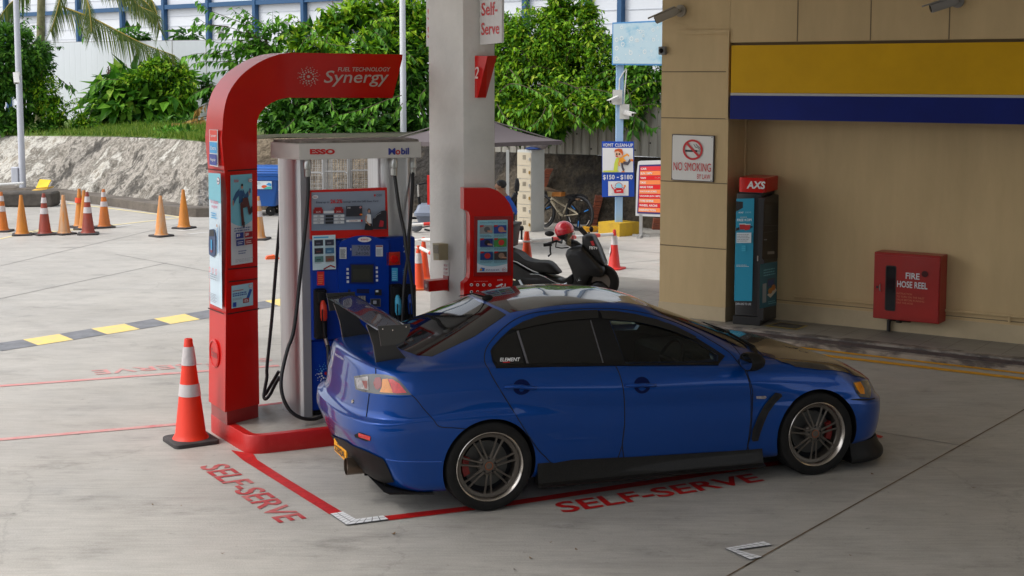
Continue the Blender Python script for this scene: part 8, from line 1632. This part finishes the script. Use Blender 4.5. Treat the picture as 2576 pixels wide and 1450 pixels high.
for k in range(4): m_ = MB(); m_.tube([(0, 0, za_ - .08), tuple(Cn[k] - Vector((0, 0, .04)))], .014, 6, WIRED); m_.tube([(0, 0, za_ - .55), tuple(Cn[k] * .5 + Vector((0, 0, (za_ + ze) / 4 - .06)))], .012, 6, WIRED); m_.build('rib', None, ub)
m_ = MB(); m_.tube([(0, 0, .1), (0, 0, za_ + .08)], .03, 10, WIRED); m_.build('pole', None, ub, 40); m_ = MB(); m_.lathe([(.3, 0), (.3, .08), (.05, .12), (.04, .3)], 20, (0, 0, 0), BLACK, 'z', True); m_.build('base', None, ub, 40)
p = AY(1277, 560, 27.6); o = thing('metal_post', 'thin pale metal post behind the black office chair', 'post', (p.x, 27.6, 0)); m_ = MB(); m_.box(-.03, .03, -.03, .03, 0, AY(1277, 378, 27.6).z, mat('pale_metal', (.4, .41, .4), .5)); m_.build('post', None, o)
# office chair
Yc = 26.2; cc = AY(1284, 560, Yc); ch = thing('office_chair', 'black high backed office chair beside the locker', 'office chair', (cc.x, Yc, 0), R(180)); zt_ = AY(1284, 450, Yc).z; BLKV = mat('black_mesh_fabric', (.014, .014, .016), .6); m_ = MB()
m_.loft([rrect(-.02, .07, -.22, .22, .03, 3, .52), rrect(-.10, -.01, -.25, .25, .03, 3, .8), rrect(-.14, -.06, -.22, .22, .03, 3, zt_ - .27)], BLKV); m_.build('backrest', None, ch, 45); m_ = MB(); m_.loft([rrect(-.16, -.07, -.14, .14, .03, 3, zt_ - .22), rrect(-.17, -.08, -.15, .15, .03, 3, zt_ - .1), rrect(-.15, -.09, -.12, .12, .03, 3, zt_)], BLKV); m_.build('headrest', None, ch, 45); m_ = MB(); m_.box(-.05, .45, -.25, .25, .42, .50, BLKV, .03); m_.build('seat', None, ch, 45); m_ = MB(); m_.cyl((.2, 0, .1), (.2, 0, .43), .03, None, 12, BLACK); m_.tube([(.0, 0, .46), (-.08, 0, .5), (-.12, 0, zt_ - .2)], .02, 8, BLACK); m_.build('stem', None, ch)
for k in range(5): t = 2 * math.pi * k / 5; m_ = MB(); m_.tube([(.2, 0, .1), (.2 + .3 * math.cos(t), .3 * math.sin(t), .07)], [.03, .02], 8, BLACK); m_.sphere((.2 + .3 * math.cos(t), .3 * math.sin(t), .035), .035, 8, 6, BLACK); m_.build('leg', None, ch, 45)
# seated person
def skin(name, mt, chains, parent, lvl=1):
    me = bpy.data.meshes.new(name); vs, es, rad = [], [], []
    idx = {}
    for ch_ in chains:
        pr = None
        for key, p, r_ in ch_:
            if key not in idx: idx[key] = len(vs); vs.append(p); rad.append(r_)
            i = idx[key]
            if pr is not None: es.append((pr, i))
            pr = i
    me.from_pydata(vs, es, []); o = bpy.data.objects.new(name, me); COL.objects.link(o); md = o.modifiers.new('s', 'SKIN'); md.use_smooth_shade = True
    for i, sv in enumerate(me.skin_vertices[0].data): sv.radius = (rad[i], rad[i]) if not isinstance(rad[i], tuple) else rad[i]; sv.use_root = (i == 0)
    md2 = o.modifiers.new('d', 'SUBSURF'); md2.levels = lvl; md2.render_levels = lvl; bpy.context.view_layer.update(); nm = bpy.data.meshes.new_from_object(o.evaluated_get(bpy.context.evaluated_depsgraph_get())); bpy.data.objects.remove(o); nm.materials.clear(); nm.materials.append(mt); nm.name = name; r = bpy.data.objects.new(name, nm); COL.objects.link(r); r.parent = parent; return r
hc = AY(1257, 470, 26.0); pe_ = thing('person', 'person in a bright blue shirt seated under the grey parasol facing left', 'person', (hc.x + .2, 26.0, 0)); h0 = Vector((-.2, 0, hc.z)); SKN = mat('tan_skin', (.30, .15, .085), .55); 
def V_(x, y, z): return tuple(h0 + Vector((x, y, z)))
pel, chs, nk, hd2 = V_(.24, 0, -.60), V_(.13, 0, -.30), V_(.06, 0, -.14), V_(0, 0, 0)
chains = [[('p', pel, .12), ('w', V_(.20, 0, -.45), .11), ('c', chs, .12), ('n', nk, .05), ('h0', V_(.015, 0, -.06), .07), ('h', V_(.0, 0, .02), .082), ('ht', V_(.01, 0, .09), .055)], [('h0', 0, 0), ('ch', V_(-.055, 0, -.075), .032)], [('h', 0, 0), ('ns', V_(-.085, 0, -.0), .016), ('ns2', V_(-.098, 0, -.022), .013)]]
for s_ in (-1, 1):
    k = 'l' if s_ > 0 else 'r'; chains += [[('c', 0, 0), (k + 's', V_(.12, s_ * .17, -.24), .06), (k + 'e', V_(.08, s_ * .23, -.50), .045), (k + 'wr', V_(-.16, s_ * .16, -.56), .03), (k + 'pm', V_(-.24, s_ * .15, -.57), .032)], [('p', 0, 0), (k + 'hp', V_(.20, s_ * .09, -.61), .09), (k + 'k', V_(-.24, s_ * .13, -.60), .06), (k + 'an', V_(-.22, s_ * .13, -hc.z + .10), .038), (k + 'ft', V_(-.36, s_ * .13, -hc.z + .045), .035)], [('h', 0, 0), (k + 'er', V_(.01, s_ * .085, -.005), .018)]]
    for f in range(5):
        y_ = (f - 1.5) * .018 if f < 4 else -.04 * s_; L_ = (.07, .08, .075, .06, .05)[f]; b0_ = V_(-.24 - (.025 if f < 4 else -.03), s_ * .15 + y_, -.575); chains.append([(k + 'pm', 0, 0), (k + 'f%d' % f, b0_, .010), (k + 'g%d' % f, tuple(Vector(b0_) + Vector((-L_ * .6, 0, -.012))), .009), (k + 't%d' % f, tuple(Vector(b0_) + Vector((-L_ * .9, 0, -.035))), .008)])
skin('body', SKN, chains, pe_)
SHB = mat('bright_blue_shirt', (.010, .085, .42), .75, var=.15, scale=6); skin('shirt', SHB, [[('p', V_(.23, 0, -.56), .14), ('w', V_(.20, 0, -.45), .135), ('c', chs, .145), ('n', V_(.085, 0, -.18), .07)], [('c', 0, 0), ('a', V_(.12, .17, -.24), .078), ('b', V_(.10, .215, -.40), .062)], [('c', 0, 0), ('a2', V_(.12, -.17, -.24), .078), ('b2', V_(.10, -.215, -.40), .062)]], pe_)
skin('trousers', mat('dark_trousers', (.02, .022, .03), .8), [[('p', V_(.24, 0, -.62), .145), ('x', V_(.18, .09, -.62), .105), ('k', V_(-.24, .13, -.60), .075), ('a', V_(-.22, .13, -hc.z + .13), .055)], [('p', 0, 0), ('x2', V_(.18, -.09, -.62), .105), ('k2', V_(-.24, -.13, -.60), .075), ('a2', V_(-.22, -.13, -hc.z + .13), .055)]], pe_)
m_ = MB(); m_.sphere(V_(.025, 0, .045), .1, 16, 10, mat('black_hair', (.008, .007, .007), .6), (1.02, .92, .85)); m_.v = [(max(p[0], h0.x - .055 + max(0, -(p[2] - h0.z - .05)) * .9), p[1], p[2]) for p in m_.v]; m_.build('hair', None, pe_, 60)
for s_ in (-1, 1): m_ = MB(); m_.sphere(V_(-.072, s_ * .032, .012), .011, 8, 6, BLACK); m_.build('eye', None, pe_, 60); m_ = MB(); m_.sphere(V_(-.36, s_ * .13, -hc.z + .045), .05, 10, 6, BLACK, (2.2, .9, .85)); m_.build('shoe', None, pe_, 60)
m_ = MB(); m_.sphere(V_(-.074, 0, -.052), .02, 8, 5, mat('lip_brown', (.22, .09, .06), .5), (.5, 1, .3)); m_.build('mouth', None, pe_, 60)
o = thing('stool', 'low dark stool under the seated person', 'stool', (hc.x + .24, 26.0, 0)); zs_ = hc.z - .60 - .13; m_ = MB(); m_.box(-.18, .2, -.19, .19, max(.2, zs_ - .06), max(.26, zs_), BLACK, .02); m_.build('seat', None, o, 40)
for x, y in ((-.14, -.15), (.16, -.15), (-.14, .15), (.16, .15)): m_ = MB(); m_.tube([(x, y, 0), (x, y, max(.21, zs_ - .05))], .018, 8, BLACK); m_.build('leg', None, o, 40)
